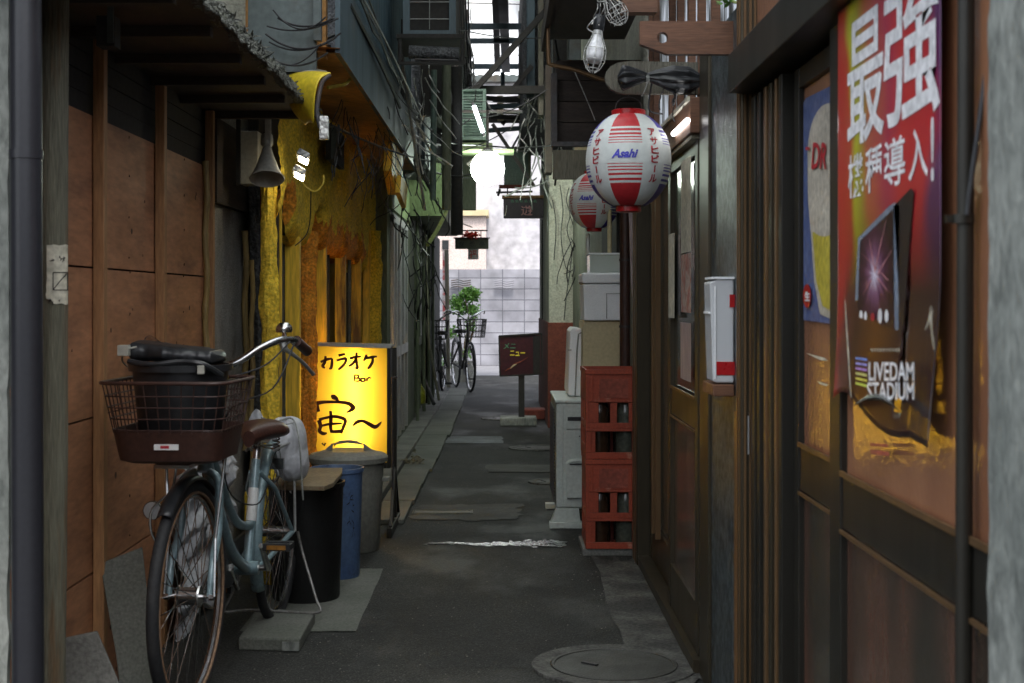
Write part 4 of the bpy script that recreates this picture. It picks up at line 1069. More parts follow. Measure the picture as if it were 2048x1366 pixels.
tB = thing('sliding_door_front', 'farther bronze sliding doors with paper notices, between granite strip and crates', 'shop front', (XR, 5.7, 0))
dframe(tB, 4.60, 5.42, dx=0, wst=.07, pane='panegreen', low='panelow')
dframe(tB, 5.36, 6.42, dx=.033, wst=.06, pane='panegreen', low='panelow', midrail=False)
mb = MB(); mb.box(XR-.055, XR+.03, 6.42, 6.64, 0, 1.9); mb.build('corner_post', M['bronze'], tB, bevel=.003)
mb = MB(); mb.box(XR-.058, XR-.0555, 6.47, 6.485, 0, 1.9).box(XR-.058, XR-.0555, 6.56, 6.575, 0, 1.9).box(XR-.022, XR+.0, 5.95, 5.97, .2, 1.7).box(XR-.022, XR+.0, 6.1, 6.115, .2, 1.7); mb.build('post_bead', M['bronzelight'], tB)
mb = MB(); mb.box(XR-.06, XR+.04, 4.56, 6.66, 1.735, 1.85); mb.build('head_beam', M['brownwood'], tB, bevel=.003)
mb = MB(); mb.box(XR-.07, XR-.0605, 4.56, 6.66, 1.838, 1.852).box(XR-.05, XR-.02, 4.6, 6.4, 1.722, 1.734); mb.build('beam_edge', M['paper'], tB)
mb = MB(); mb.box(XR-.05, XR+.04, 4.56, 6.66, 0, .048); mb.build('sill', M['bronze'], tB)
tag(MB().tube([(XR-.068, 4.56, 1.775), (XR-.068, 4.93, 1.775)], .009, 10).build('glow_rod', emit('rodglow', (1,1,1), 3)), 'short glowing white rod on the brown beam above the farther doors', 'lamp')  # white streak on the beam, built as a weakly glowing rod
def notice(px0, px1, py0, py1, m, label, x=XR-.036):
    y0, y1 = YW(px1, x), YW(px0, x); ym = (y0+y1)/2
    mb = MB(); mb.grid(lambda u, v: (x - .003*sin(pi*u), y0+(y1-y0)*u, PZ(py1,ym)+(PZ(py0,ym)-PZ(py1,ym))*v), 6, 6)
    return tag(mb.build('paper_notice', m), label, 'notice')
notice(1362, 1382, 318, 505, M['paper'], 'long beige paper notice high in the farther door glass')
notice(1362, 1382, 508, 625, mat('posterpk', (.45,.35,.3), .7, col2=(.4,.12,.1), scale=25, amt=.8, contrast=(.45,.55)), 'reddish printed flyer in the middle of the farther door glass')
notice(1361, 1382, 645, 760, M['pinkboard'], 'pale pink sheet low in the farther door glass')
notice(1337, 1349, 468, 636, M['paper'], 'narrow torn beige notice on the farthest door leaf')

def panelwhite():
    m, tt, b = newmat('whitepanel'); L = tt.links
    tr = nd(tt, 'ShaderNodeBsdfTranslucent'); tc = nd(tt, 'ShaderNodeTexCoord'); n = nd(tt, 'ShaderNodeTexNoise'); n.inputs['Scale'].default_value = 9
    mp = nd(tt, 'ShaderNodeMapping'); mp.inputs['Scale'].default_value = (1,3,.5); L.new(tc.outputs['Object'], mp.inputs[0]); L.new(mp.outputs[0], n.inputs['Vector'])
    r = nd(tt, 'ShaderNodeValToRGB'); r.color_ramp.elements[0].position = .4; r.color_ramp.elements[0].color = (.22,.22,.21,1); r.color_ramp.elements[1].position = .6; r.color_ramp.elements[1].color = (.85,.87,.9,1)
    L.new(n.outputs[0], r.inputs[0]); L.new(r.outputs[0], tr.inputs[0]); L.new(tr.outputs[0], tt.nodes['Material Output'].inputs[0]); return m
# transom slats over the farther doors
t = thing('slatted_transom', 'brown slats over whitish panels above the farther doors', 'transom', (XR, 5.5, 1.86))
mb = MB(); mb.box(XR+.02, XR+.022, 3.97, 6.65, 1.86, 3.6); mb.build('white_panel', panelwhite(), t)
mb = MB()
for k, px in enumerate((1304, 1313, 1345, 1362, 1384, 1404, 1432)):
    y = YW(px, XR); mb.box(XR-.012, XR+.014, y, y+.03, 1.853, 3.6)
mb.build('slats', M['brownwood'], t)
# carved wooden bracket with a hole
t = thing('wooden_bracket', 'brown wooden bracket board with a round hole at the top right', 'bracket', P(1390,75,3.95))
Y = 3.95
cx, cz, r = PX(1325,Y), PZ(75,Y), 11*Y/F
X0, X1, Z0, Z1 = PX(1280,Y), PX(1492,Y), PZ(108,Y), PZ(42,Y)
out = [(X0+.0,PZ(88,Y)),(PX(1302,Y),PZ(95,Y)),(PX(1335,Y),Z0),(X1,Z0),(X1,Z1),(X0,Z1)]
hole = [(cx+r*cos(2*pi*k/24+pi), cz+r*sin(2*pi*k/24+pi)) for k in range(25)]
poly = [(X0,cz)] + hole[::-1] + [(X0,cz+1e-5)]
# upper and lower halves around the hole keep the opening real
def half(sgn):
    arc = [(cx+r*cos(a), cz+sgn*r*sin(a)) for a in [pi*k/12 for k in range(13)]]   # from +x to -x
    if sgn > 0: return [(X1,cz)] + arc + [(X0,cz),(X0,Z1),(X1,Z1)]
    return [(X1,cz)] + arc + [(X0,cz),(X0,PZ(88,Y)),(PX(1302,Y),PZ(96,Y)),(PX(1335,Y),Z0),(X1,Z0)]
mb = MB(); mb.prism(half(1), 'y', Y, Y+.03); mb.prism(half(-1), 'y', Y, Y+.03); mb.build('board', M['brownwood'], t)
# olive bracket with black bundle
Y = 4.72
t = thing('olive_bracket', 'olive rounded bracket board carrying the black bundle and front lantern', 'bracket', P(1330,150,Y))
pts = [P(1418,125,Y), P(1260,122,Y)] + [P(1250-40*sin(a), 155-32*cos(a), Y) for a in [pi*k/8 for k in range(9)]] + [P(1418,188,Y)]
mb = MB(); mb.prism([(p.x, p.z) for p in pts], 'y', Y, Y+.03); mb.build('board', M['greywood'], t)
t = thing('black_bundle', 'black plastic bundle tied in the middle with white string above the front lantern', 'bundle', P(1325,155,4.66))
mb = MB(); c = P(1318,157,4.64)
def bun(u, v):
    a = 2*pi*u; x = -.135+.27*v; n = abs(v-.36)
    r = (.010 + .030*min(1, n*3.2)**.8) * (1-.55*max(0, v-.86)/.14 if v > .86 else 1) * (1-.8*max(0, .06-v)/.06)
    r *= 1 + .14*sin(a*9+v*4)
    return (c.x+x, c.y+r*cos(a), c.z+r*sin(a) + .006*sin(v*5))
mb.grid(bun, 54, 40, cu=True); mb.build('wrap', M['black'], t, smooth=True)
mb = MB(); cc = Vector((c.x-.135+.27*.36, c.y, c.z))
for k in range(3): mb.tube([cc+Vector((.004*k-.004, .014*cos(a), .014*sin(a))) for a in [2*pi*i/16 for i in range(16)]], .002, 6, closed=True)
mb.tube(catmull([cc+Vector((0,-.014,-.01)), cc+Vector((-.01,-.016,-.04)), cc+Vector((-.02,-.01,-.06))], 4), .0015, 5)
mb.build('string', M['greycable'], t)

# lanterns
def lantern(label, c, R, H, ang):
    t = thing('paper_lantern', label, 'lantern', c, group='round beer lanterns')
    c = Vector(c)
    bd = [0,.168,.19,.218,.238,.262,.28,.295,.312,.322,.342,.35,.57,.578,.60,.612,.63,.645,.672,.695,.725,.75,.775,1]
    solid = {0,22}; st = {2,4,6,8,10,12,14,16,18,20}
    rows = []; 
    for i in range(len(bd)-1):
        n = max(1, round((bd[i+1]-bd[i])/.02))
        for k in range(n): rows.append((bd[i]+(bd[i+1]-bd[i])*k/n, i))
    rows.append((1, None))
    NU = 90
    def pt(a, t_, off=0):
        z = 1-2*t_
        s = sqrt(max(0, 1-(abs(z)*.93)**2.15))
        r = R*s + off + R*.006*abs(sin(t_*pi*26))
        return Vector((c.x + r*sin(a), c.y - r*cos(a), c.z + z*H))
    mb = MB()
    for j, (t_, i) in enumerate(rows):
        for k in range(NU): mb.v.append(tuple(pt(ang + 2*pi*k/NU, t_)))
    for j in range(len(rows)-1):
        i = rows[j][1]
        for k in range(NU):
            d = ((k+.5)*360/NU) % 180
            d = min(d, 180-d); blue = 90 < ((k+.5)*360/NU+ 0) % 360 < 270
            # wedges of red and blue alternate round the lantern
            deg = ((k+.5)*360/NU) % 360
            near = min(deg, 360-deg) < 24; far = abs(deg-84) < 24 or abs(deg-276) < 24; op = abs(deg-180) < 24
            m_ = 0
            if (near or far or op) and (i in solid or i in st): m_ = 1 if (near or op) else 2
            mb.f.append([j*NU+k, j*NU+(k+1) % NU, (j+1)*NU+(k+1) % NU, (j+1)*NU+k]); mb.m.append(m_)
    mb.build('shade', [M['lanternwhite'], M['lanternred'], M['lanternblue']], t, smooth=True)
    sc = R/.14
    mb = MB(); zt = c.z+H
    mb.lathe([(.050*sc,-.012),(.056*sc,-.010),(.056*sc,.014),(.052*sc,.016),(.046*sc,.014),(.046*sc,-.008)], (c.x,c.y,zt), 32)
    mb.build('top_ring', M['red'], t, smooth=True)
    mb = MB(); mb.lathe([(.0,-.020),(.038*sc,-.020),(.042*sc,-.018),(.042*sc,.008),(.038*sc,.012)], (c.x,c.y,c.z-H), 32); mb.build('bottom_ring', M['red'], t, smooth=True)
    mb = MB(); mb.tube(catmull([(c.x-.045*sc,c.y,zt+.01),(c.x-.035*sc,c.y,zt+.045),(c.x,c.y,zt+.06),(c.x+.035*sc,c.y,zt+.045),(c.x+.045*sc,c.y,zt+.01)], 4), .0018, 6); mb.tube([(c.x,c.y,zt+.06),(c.x,c.y,zt+.10)], .002, 6); mb.build('hanger', M['steel'], t)
    def ft(a0): return lambda u, v: pt(ang + radians(a0) + u/R, v, .0022)
    mb = MB()
    put_text(mb, 'Asahi', ft(0), -.043*sc, .043*sc, .515, .42, .04, .35)
    mb.build('lettering', M['inkblue'], t)
    mb = MB(); put_text(mb, 'Asahi', ft(180), -.043*sc, .043*sc, .515, .42, .04, .35); mb.build('lettering', M['inkblue'], t)
    mb = MB()
    for q in (42, -43, 138, -138):
        for i, ch in enumerate('アサヒビ'):
            t0 = .185 + .098*i; put_text(mb, ch, ft(q), -.0155*sc, .0155*sc, t0+.085, t0, .03)
        put_text(mb, 'ー' if False else 'l', ft(q), -.0028*sc, .0028*sc, .665, .59, .0)
        put_text(mb, 'ル', ft(q), -.0165*sc, .0165*sc, .77, .685, .03)
    mb.build('kana_lettering', M['inkred'], t)
    return t
lantern('large round white lantern with red wedge and brand lettering, nearest of the two', (PX(1257,4.75), 4.75, 1.665), .1415, .152, radians(-10))
lantern('smaller-looking lantern hanging lower behind the large one', (PX(1188,8.0), 8.0, PZ(402,8.0)), .1415, .152, radians(-22))
tag(MB().tube([(PX(1190,8),8,PZ(402,8)+.25),(PX(1190,8),8,2.2)], .004, 6).build('lantern_rod', M['steel']), 'thin rod holding the farther lantern', 'rod')
tag(MB().tube([P(1176,468,8.1), P(1176,530,8.1)], .011, 10).build('white_pipe', M['white'], smooth=True), 'short white pipe directly below the farther lantern', 'pipe')
tag(MB().box(PX(1150,8.4), PX(1205,8.4), 8.4, 8.47, PZ(352,8.4), PZ(256,8.4)).build('cream_sign_box', M['cream'], bevel=.006), 'plain cream box sign partly hidden behind the large lantern', 'sign')

# posters --------------------------------------------------------
def postermat():
    m, t, b = newmat('poster_print'); L = t.links
    tc = nd(t, 'ShaderNodeTexCoord'); sp = nd(t, 'ShaderNodeSeparateXYZ'); L.new(tc.outputs['Object'], sp.inputs[0])
    def ramp(fac, els):
        r = nd(t, 'ShaderNodeValToRGB'); L.new(fac, r.inputs[0])
        e = r.color_ramp.elements
        e[0].position = els[0][0]; e[0].color = rgb(els[0][1]); e[1].position = els[-1][0]; e[1].color = rgb(els[-1][1])
        for p, c in els[1:-1]: n = e.new(p); n.color = rgb(c)
        return r.outputs[0]
    my = nd(t, 'ShaderNodeMapRange'); my.inputs[1].default_value = .165; my.inputs[2].default_value = -.42; L.new(sp.outputs[1], my.inputs[0])
    mz = nd(t, 'ShaderNodeMapRange'); mz.inputs[1].default_value = 0; mz.inputs[2].default_value = .75; L.new(sp.outputs[2], mz.inputs[0])
    n = nd(t, 'ShaderNodeTexNoise'); n.inputs['Scale'].default_value = 5; n.inputs['Detail'].default_value = 1; L.new(tc.outputs['Object'], n.inputs['Vector'])
    a = nd(t, 'ShaderNodeMath', operation='MULTIPLY_ADD'); a.inputs[1].default_value = .3; L.new(n.outputs[0], a.inputs[0]); L.new(my.outputs[0], a.inputs[2])
    s = nd(t, 'ShaderNodeMath', operation='SUBTRACT'); s.inputs[1].default_value = .15; L.new(a.outputs[0], s.inputs[0])
    topc = ramp(s.outputs[0], [(0,(.5,.03,.02)),(.08,(.5,.06,.02)),(.15,(.5,.5,.02)),(.24,(.4,.32,.03)),(.34,(.5,.13,.05)),(.52,(.42,.03,.07)),(.68,(.55,.03,.03)),(.88,(.5,.02,.03)),(.99,(.1,.02,.1))])
    lowc = ramp(s.outputs[0], [(0,(.4,.02,.015)),(.1,(.1,.015,.01)),(.22,(.05,.015,.006)),(.4,(.12,.045,.008)),(.7,(.03,.012,.012)),(.9,(.02,.008,.01))])
    mzr = ramp(mz.outputs[0], [(.28,(0,0,0)),(.52,(1,1,1))])
    mx = nd(t, 'ShaderNodeMixRGB'); L.new(mzr, mx.inputs[0]); L.new(lowc, mx.inputs[1]); L.new(topc, mx.inputs[2])
    L.new(mx.outputs[0], b.inputs['Base Color']); b.inputs['Roughness'].default_value = .35
    b.inputs['Coat Weight'].default_value = .5; b.inputs['Coat Roughness'].default_value = .12
    return m
XPF = XR-.0325
def PW(off): # pixel on the door plane -> 3-D, off metres in front of the glass
    x = XPF - off
    return lambda px, py: Vector((x, x*F/(px-VX), EYE-(py-VY)*x/(px-VX)))
t = thing('large_poster', 'tall red karaoke poster with big white characters on the near door', 'poster', (XPF, 2.45, 1.0))
mb = MB()
ya, yb_ = 2.64, 2.02
def pzlow(s): return 1.018 - .012*s + .022*sin(s*7) - (.03 if s > .8 else 0)*(s-.8)*5
def pst(u, v):
    s = u; lo = pzlow(s); z = lo + (1.733-lo)*v
    cur = max(0, .35-v)/.35
    edge = .03*cur*sin(v*9)*(1 if u > .9 else 0)
    return (XPF - .006 - .022*cur**2*(.4+.6*abs(sin(u*4))), ya + (yb_-ya)*(s-edge), z)
NU, NV = 90, 60
vs = [pst(i/NU, j/NV) for j in range(NV+1) for i in range(NU+1)]; mb.v = [tuple(q) for q in vs]
for j in range(NV):
    for i in range(NU):
        u, v = (i+.5)/NU, (j+.5)/NV
        tc_ = .68 + .2*v; wd = .032*max(0, 1-v/.42)
        if .05 < v < .42 and abs(u-tc_) < wd: continue       # the tear
        a = j*(NU+1)+i; mb.f.append([a, a+1, a+NU+2, a+NU+1]); mb.m.append(0)
sheet_ = mb.build('printed_sheet', postermat(), t, smooth=True, solid=.0006)
mb = MB()
fn = PW(.0072)
KP = (XPF-.0075)/.66
YZ = lambda s, z: Vector((XPF-.0075, s*KP, 1.2+(z-1.2)*KP))
put_text(mb, '最', YZ, 2.728, 2.465, 1.488, 1.722, .014)
put_text(mb, '強', YZ, 2.470, 2.150, 1.488, 1.728, .014)
put_text(mb, '機', YZ, 2.722, 2.605, 1.392, 1.474, .012)
put_text(mb, '種', YZ, 2.592, 2.478, 1.392, 1.474, .012)
put_text(mb, '導', YZ, 2.465, 2.335, 1.392, 1.474, .012)
put_text(mb, '入', YZ, 2.318, 2.212, 1.392, 1.474, .012)
put_text(mb, '!', YZ, 2.196, 2.180, 1.382, 1.482, .02)
mb.build('headline', M['inkwhite'], t)
fn3 = PW(.03)
mb = MB(); put_text(mb, 'LIVEDAM', fn3, 1737, 1828, 762, 724, .02)
put_text(mb, 'STADIUM', fn3, 1734, 1828, 800, 764, .02)
mb.build('logo_lettering', M['inkwhite'], t)
mb = MB(); [stroke(mb, [(1742+6*q,697),(1744+6*q,700),(1742+6*q+rnd.uniform(0,4),703)], [1.5,2,1.2], fn3, 2) for q in range(10)]; mb.build('small_lettering', M['paper'], t)
for k, col in enumerate(((.2,.3,.7),(.3,.3,.7),(.45,.25,.6),(.6,.6,.2),(.7,.65,.1),(.6,.7,.1))):
    mb = MB(); a, b_ = fn3(1711,716+10*k), fn3(1734,719+10.5*k); mb.add([fn3(1711,714+10*k), fn3(1734,717+10.5*k), fn3(1734,722+10.5*k), fn3(1711,718.5+10*k)], [(0,1,2,3)])
    mb.build('colour_bar', mat('bar%d' % k, col, .5, scale=5, amt=.1, bump=0), t)
f1, f2, f4 = PW(.0085), PW(.0095), PW(.0105)
def pp(mb, f, *pts): mb.add([f(*p) for p in pts], [tuple(range(len(pts)))])
mb = MB(); pp(mb, f1, (1787,412),(1822,376),(1828,384),(1818,500),(1808,640),(1800,690),(1796,560)); mb.build('machine_side', M['inkblack'], t)
mb = MB(); pp(mb, f1, (1716,476),(1778,412),(1790,405),(1799,412),(1797,660),(1760,663),(1711,657),(1708,640)); mb.build('machine_frame', mat('frameblue', (.2,.25,.33), .3, scale=5), t)
mb = MB(); pp(mb, f2, (1720,482),(1786,418),(1788,655),(1714,650)); 
def burst():
    m, tt, b = newmat('screenprint'); L = tt.links
    tc = nd(tt, 'ShaderNodeTexCoord'); mp = nd(tt, 'ShaderNodeMapping')
    cpt = f2(1748,548); mp.inputs['Location'].default_value = tuple(-(cpt-Vector((XPF, 2.45, 1.0)))); L.new(tc.outputs['Object'], mp.inputs[0])
    sp = nd(tt, 'ShaderNodeSeparateXYZ'); L.new(mp.outputs[0], sp.inputs[0])
    cb = nd(tt, 'ShaderNodeCombineXYZ'); L.new(sp.outputs[1], cb.inputs[0]); L.new(sp.outputs[2], cb.inputs[1])
    ln = nd(tt, 'ShaderNodeVectorMath', operation='LENGTH'); L.new(cb.outputs[0], ln.inputs[0])
    nv = nd(tt, 'ShaderNodeVectorMath', operation='NORMALIZE'); L.new(cb.outputs[0], nv.inputs[0])
    n = nd(tt, 'ShaderNodeTexNoise'); n.inputs['Scale'].default_value = 5; n.inputs['Detail'].default_value = 5; L.new(nv.outputs[0], n.inputs['Vector'])
    q = nd(tt, 'ShaderNodeMath', operation='MULTIPLY_ADD'); q.inputs[1].default_value = -.09; L.new(n.outputs[0], q.inputs[0]); L.new(ln.outputs['Value'], q.inputs[2])
    r = nd(tt, 'ShaderNodeValToRGB'); r.color_ramp.elements[0].position = -.0; r.color_ramp.elements[0].color = (.75,.72,.85,1)
    mr = nd(tt, 'ShaderNodeMapRange'); mr.inputs[1].default_value = -.045; mr.inputs[2].default_value = .06; L.new(q.outputs[0], mr.inputs[0]); L.new(mr.outputs[0], r.inputs[0])
    r.color_ramp.elements[1].position = 1; r.color_ramp.elements[1].color = (.02,.008,.01,1)
    e = r.color_ramp.elements.new(.3); e.color = (.22,.09,.17,1); e = r.color_ramp.elements.new(.6); e.color = (.07,.02,.04,1)
    L.new(r.outputs[0], b.inputs['Base Color']); b.inputs['Roughness'].default_value = .3
    return m
mb.build('machine_screen', burst(), t)
mb = MB()
for x, rr in ((1722,6),(1731,5),(1760,8),(1773,7)): pp(mb, f4, *[(x+rr*.55*cos(a), 632+rr*1.9*sin(a)) for a in [2*pi*k/12 for k in range(12)]])
mb.build('icon', M['inkwhite'], t)
mb = MB(); pp(mb, f4, *[(1745+4*cos(a), 634+9*sin(a)) for a in [2*pi*k/10 for k in range(10)]]); mb.build('icon', M['inkred'], t)
mb = MB()
for a_, b_ in (((1722,505),(1776,560)),((1738,475),(1750,545)),((1772,440),(1750,540)),((1783,500),(1755,550)),((1725,590),(1742,560)),((1778,585),(1755,556))): stroke(mb, [a_, ((a_[0]+b_[0])/2,(a_[1]+b_[1])/2), b_], [.4,1.2,2], f4, 3)
mb.build('light_beams', M['inkpink'], t)
mb = MB(); mb.grid(lambda u, v: PW(.03+.012*sin(v*pi))(1706+105*u, 812-14*sin(u*pi)+20*u**2-15*(1-v)*sin(min(1,u*1.1)*pi)), 20, 6); mb.build('curled_edge', mat('curl', (.12,.14,.13), .25, .5, scale=6, bump=.05), t, smooth=True)
mb = MB()
for k, (a_, b_, c_) in enumerate((((1690,600),(1696,700),(1702,795)),((1866,620),(1862,640),(1868,700)),((1850,660),(1858,640),(1862,612)))): stroke(mb, [a_, b_, c_], [1,2.5,1], fn3, 4)
mb.build('torn_edge', M['paper'], t)

t = thing('beer_poster', 'blue beer poster with a cream foam glass behind the door stile', 'poster', (XR+.03, 3.0, 1.16))
xb = XR+.0135
f = lambda off: (lambda px, py: Vector((xb-off, (xb-off)*F/(px-VX), EYE-(py-VY)*(xb-off)/(px-VX))))
g1, g2, g3, g4 = f(.001), f(.0025), f(.004), f(.0055)
mb = MB(); pp(mb, g1, (1607,205),(1612,196),(1625,190),(1665,170),(1665,648),(1607,640)); mb.build('printed_sheet', mat('beerblue', (.07,.11,.27), .4, col2=(.16,.19,.33), scale=40, amt=1, contrast=(.5,.7), coat=.4), t)
def arc(cx, cy, rx, ry, a0, a1, n=14): return [(cx+rx*cos(radians(a0+(a1-a0)*k/n)), cy+ry*sin(radians(a0+(a1-a0)*k/n))) for k in range(n+1)]
mb = MB(); pp(mb, g2, *([(1665,640),(1640,628),(1628,560),(1622,470)] + [(1616,400),(1615,300)] + arc(1660,300,44,94,185,270) + [(1665,206)])); mb.build('foam', mat('beerfoam', (.5,.46,.38), .5), t)
mb = MB(); pp(mb, g3, *([(1664,622),(1645,612),(1632,560),(1625,465)] + arc(1648,455,23,18,150,20,8) + [(1664,455)])); mb.build('beer', mat('beer', (.5,.42,.05), .5), t)
mb = MB(); put_text(mb, 'DR', g4, 1622, 1652, 338, 285, .02, .25); put_text(mb, '-', g4, 1611, 1619, 300, 294, .01); mb.build('lettering', M['inkred'], t)
mb = MB(); pp(mb, g4, *arc(1614,592,8,24,0,360,16)[:-1]); mb.build('badge', M['red'], t)
mb = MB(); put_text(mb, '生', f(.007), 1609, 1620, 602, 583, .03); mb.build('badge_lettering', M['inkwhite'], t)
mb = MB(); pp(mb, f(.0035), (1612,706),(1650,716),(1656,722),(1640,720)); pp(mb, f(.0035), (1634,762),(1658,770),(1652,772),(1640,768)); tag(mb.build('tape_scrap', M['paper']), 'two torn tape scraps on the glass below the beer poster', 'tape')
tag((lambda mb: (pp(mb, PW(.003), (1740,886),(1776,888),(1777,894),(1740,892)), pp(mb, PW(.003), (1740,898),(1778,903),(1778,912),(1742,908)), mb)[2])(MB()).build('small_sticker', mat('stickerred', (.5,.12,.07), .5)), 'small faded red sticker on the glass below the large poster', 'sticker')

# vertical pole and cable in front of the near glass
t = thing('bronze_conduit', 'dark bronze pole with a cable clamp standing in front of the near glass', 'pole', (.62, 1.95, 0))
Y = 1.93
mb = MB(); mb.tube([(PX(1926,Y)-.002, Y, 0), (PX(1930,Y)+.003, Y, 1.95)], .0115, 16); mb.build('shaft', M['bronzedark'], t, smooth=True)
mb = MB(); c = P(1926,438,Y); mb.lathe([(.0125,-.006),(.0155,-.006),(.0155,.006),(.0125,.006)], c, 16).box(c.x-.024, c.x-.012, Y-.005, Y+.005, c.z-.005, c.z+.005); mb.build('clamp', M['bronzedark'], t, smooth=True)
mb = MB(); mb.tube(catmull([P(1934,430,Y-.016), P(1944,350,Y-.018), P(1962,220,Y-.02), P(1978,80,Y-.02), P(1985,-60,Y-.02)], 6), .0035, 8); mb.build('cable', M['black'], t, smooth=True)
# concrete pillar at the right edge
mb = MB()
mb.grid(lambda u, v: (.617 + .003*fbm(u*12, v*30, 1), .9+.91*u - .003*abs(fbm(v*24, 1, 0))*u, v*2.6), 120, 240)
mb.grid(lambda u, v: (.617+.3*u + .003*fbm(12, v*30, 1)*(1-u), 1.81 - .003*abs(fbm(v*24, 1, 0)), v*2.6), 2, 240)
tag(mb.build('concrete_pillar', M['concrete_old'], smooth=True), 'rough grey-green concrete pillar at the extreme right of the photo', 'pillar')

# --- things beyond the doors
t = thing('pink_board', 'narrow pinkish board standing behind the beer crates', 'board', (.64, 6.75, 0))
mb = MB(); mb.add([P(1258,425,6.8),P(1285,425,6.8),P(1290,800,6.8),P(1284,810,6.8),P(1262,560,6.8)] + [p+Vector((0,.02,0)) for p in (P(1258,425,6.8),P(1285,425,6.8),P(1290,800,6.8),P(1284,810,6.8),P(1262,560,6.8))], [(0,1,2,3,4),(9,8,7,6,5)]+[(i,(i+1)%5,5+(i+1)%5,5+i) for i in range(5)])
mb.build('board', M['pinkboard'], t)
def vpipe(px, Y, y0, y1, r, m, label, clamps=()):
    t = thing('vertical_pipe', label, 'pipe', (PX(px,Y), Y, 0))
    mb = MB(); mb.tube([P(px,y1,Y), P(px,y0,Y)], r, 16); s = mb.build('shaft', M[m], t, smooth=True)
    for cy in clamps:
        mb = MB(); c = P(px,cy,Y); mb.lathe([(r+.001,-.006),(r+.004,-.006),(r+.004,.006),(r+.001,.006)], c, 16).box(c.x, c.x+.05, Y-.004, Y+.004, c.z-.004, c.z+.004); mb.build('clamp', M['steel'], t, smooth=True)
    return t
vpipe(1251, 7.4, 320, 900, .030, 'brownplastic', 'brown vertical pipe rising behind the top crate', (520,653))
vpipe(1270, 7.5, 520, 900, .022, 'black', 'black vertical pipe right of the brown one', (652,))
vpipe(1219, 7.9, 420, 560, .012, 'cream', 'short pale vertical pipe behind the clear plastic box')
t = thing('right_back_building', 'dark shop building behind the crates and boxes on the right', 'building', (.9, 10, 0))
mb = MB(); mb.box(.66, 2.2, 6.66, 13.4, 0, 6); mb.build('wall', mat('rightwall', (.2,.2,.16), .9, col2=(.1,.1,.08), scale=3, fine=60, bump=.15), t)
mb = MB(); mb.box(.64, .659, 8.0, 9.2, 1.0, 2.0); mb.build('dark_panel', M['matteblack'], t)

# crates
def crate(cx, cy, z, label):
    t = thing('bottle_crate', label, 'crate', (cx, cy, z), group='red bottle crates in one stack')
    W, D, H = .262, .37, .418
    fr = MB(); T4 = Matrix.Translation((cx,cy,z)) @ Matrix.Rotation(rnd.uniform(-.012,.012), 4, 'Z'); fr.T = T4
    # front and back faces built as frames with real openings
    def face(y, s):
        y0, y1 = (y, y+.008) if s > 0 else (y-.008, y)
        zz = [0,.03,.045,.135,.155,.19,.29,.405,.418]
        fr.box(-W/2, W/2, y0-.004*s, y1, 0, .03)                  # base rim
        fr.box(-W/2, -W/2+.045, y0, y1, .031, .128); fr.box(W/2-.045, W/2, y0, y1, .031, .128)
        fr.box(-W/2, W/2, y0-.004*s, y1, .129, .139)                # rib
        fr.box(-W/2, W/2, y0, y1, .140, .168)
        fr.box(-W/2, -W/2+.06, y0, y1, .169, .262); fr.box(W/2-.06, W/2, y0, y1, .169, .262); fr.box(-.016, .016, y0, y1, .169, .262)
        fr.box(-W/2, W/2, y0, y1, .263, .268)
        fr.box(-W/2, W/2, y0, y1, .269, .395)
        fr.box(-W/2-.003, W/2+.003, y0-.006*s, y1, .396, H)
        fr.box(-W/2, -W/2+.014, y0-.005*s, y0-.0005*s, .14, .394); fr.box(W/2-.014, W/2, y0-.005*s, y0-.0005*s, .14, .394)
        fr.box(-W/2+.045, W/2-.045, y0-.0045*s, y0-.0005*s, .2665, .272)
    face(-D/2, 1); face(D/2, -1)
    for s in (-1, 1):
        x0, x1 = (s*W/2-.008*(s > 0), s*W/2+.008*(s < 0))
        fr.box(x0, x1, -D/2+.009, D/2-.009, 0, .06); fr.box(x0, x1, -D/2+.009, D/2-.009, .14, .17); fr.box(x0, x1, -D/2+.009, D/2-.009, .27, H)
        for k in range(4): y = -D/2+.01+(D-.06)*k/3; fr.box(x0, x1, y, y+.04, .061, .139); fr.box(x0, x1, y, y+.04, .171, .269)
    for xx in (-.1, .1): fr.box(xx-.003, xx+.003, -D/2-.006, -D/2-.0005, .2725, .394)
    for xx in (-W/2+.02, W/2-.026): fr.box(xx, xx+.006, -D/2-.006, -D/2-.0005, .032, .127)
    fr.box(-W/2+.01, W/2-.01, -D/2+.01, D/2-.01, .004, .012)
    fr.build('crate_body', M['crate'], t, bevel=.0018)
    mb = MB(); mb.T = T4; mb.box(-.068, .068, -D/2-.003, -D/2-.0005, .285, .375); mb.build('face_panel', mat('cratepanel', (.33,.075,.045), .7, scale=6) if 'cratepanel' not in bpy.data.materials else bpy.data.materials['cratepanel'], t)
    mb = MB(); mb.T = T4; mb.box(-.1,.1,-.005,.005,.013,.3); mb.box(-.005,.005,-.06,.17,.013,.3); mb.build('dividers', M['cratedark'], t)
    for bx in (-.062, .062):
        for by in (-.12, 0, .12):
            b = MB(); b.T = T4; b.lathe([(0,.014),(.048,.014),(.050,.02),(.050,.2),(.044,.245),(.02,.3),(.014,.33),(.014,.385),(.017,.385),(.017,.395),(0,.395)], (bx,by,0), 20)
            b.build('bottle', M['glassbrown'] if bx < 0 else M['bottleclear'], t, smooth=True)
    return t
M['bottleclear'] = mat('bottleclear', (.05,.055,.045), .15, col2=(.08,.09,.07), scale=8, bump=0)
crate(.522, 6.86, .035, 'bottom red bottle crate of the stack, resting on the ground strip')
crate(.520, 6.87, .035+.42, 'upper red bottle crate, on top of the stack')
tag(MB().box(.375, .655, 6.68, 7.05, 0, .034).build('crate_base', M['concrete'], bevel=.004), 'thin dark base slab beneath the red crate stack', 'slab')

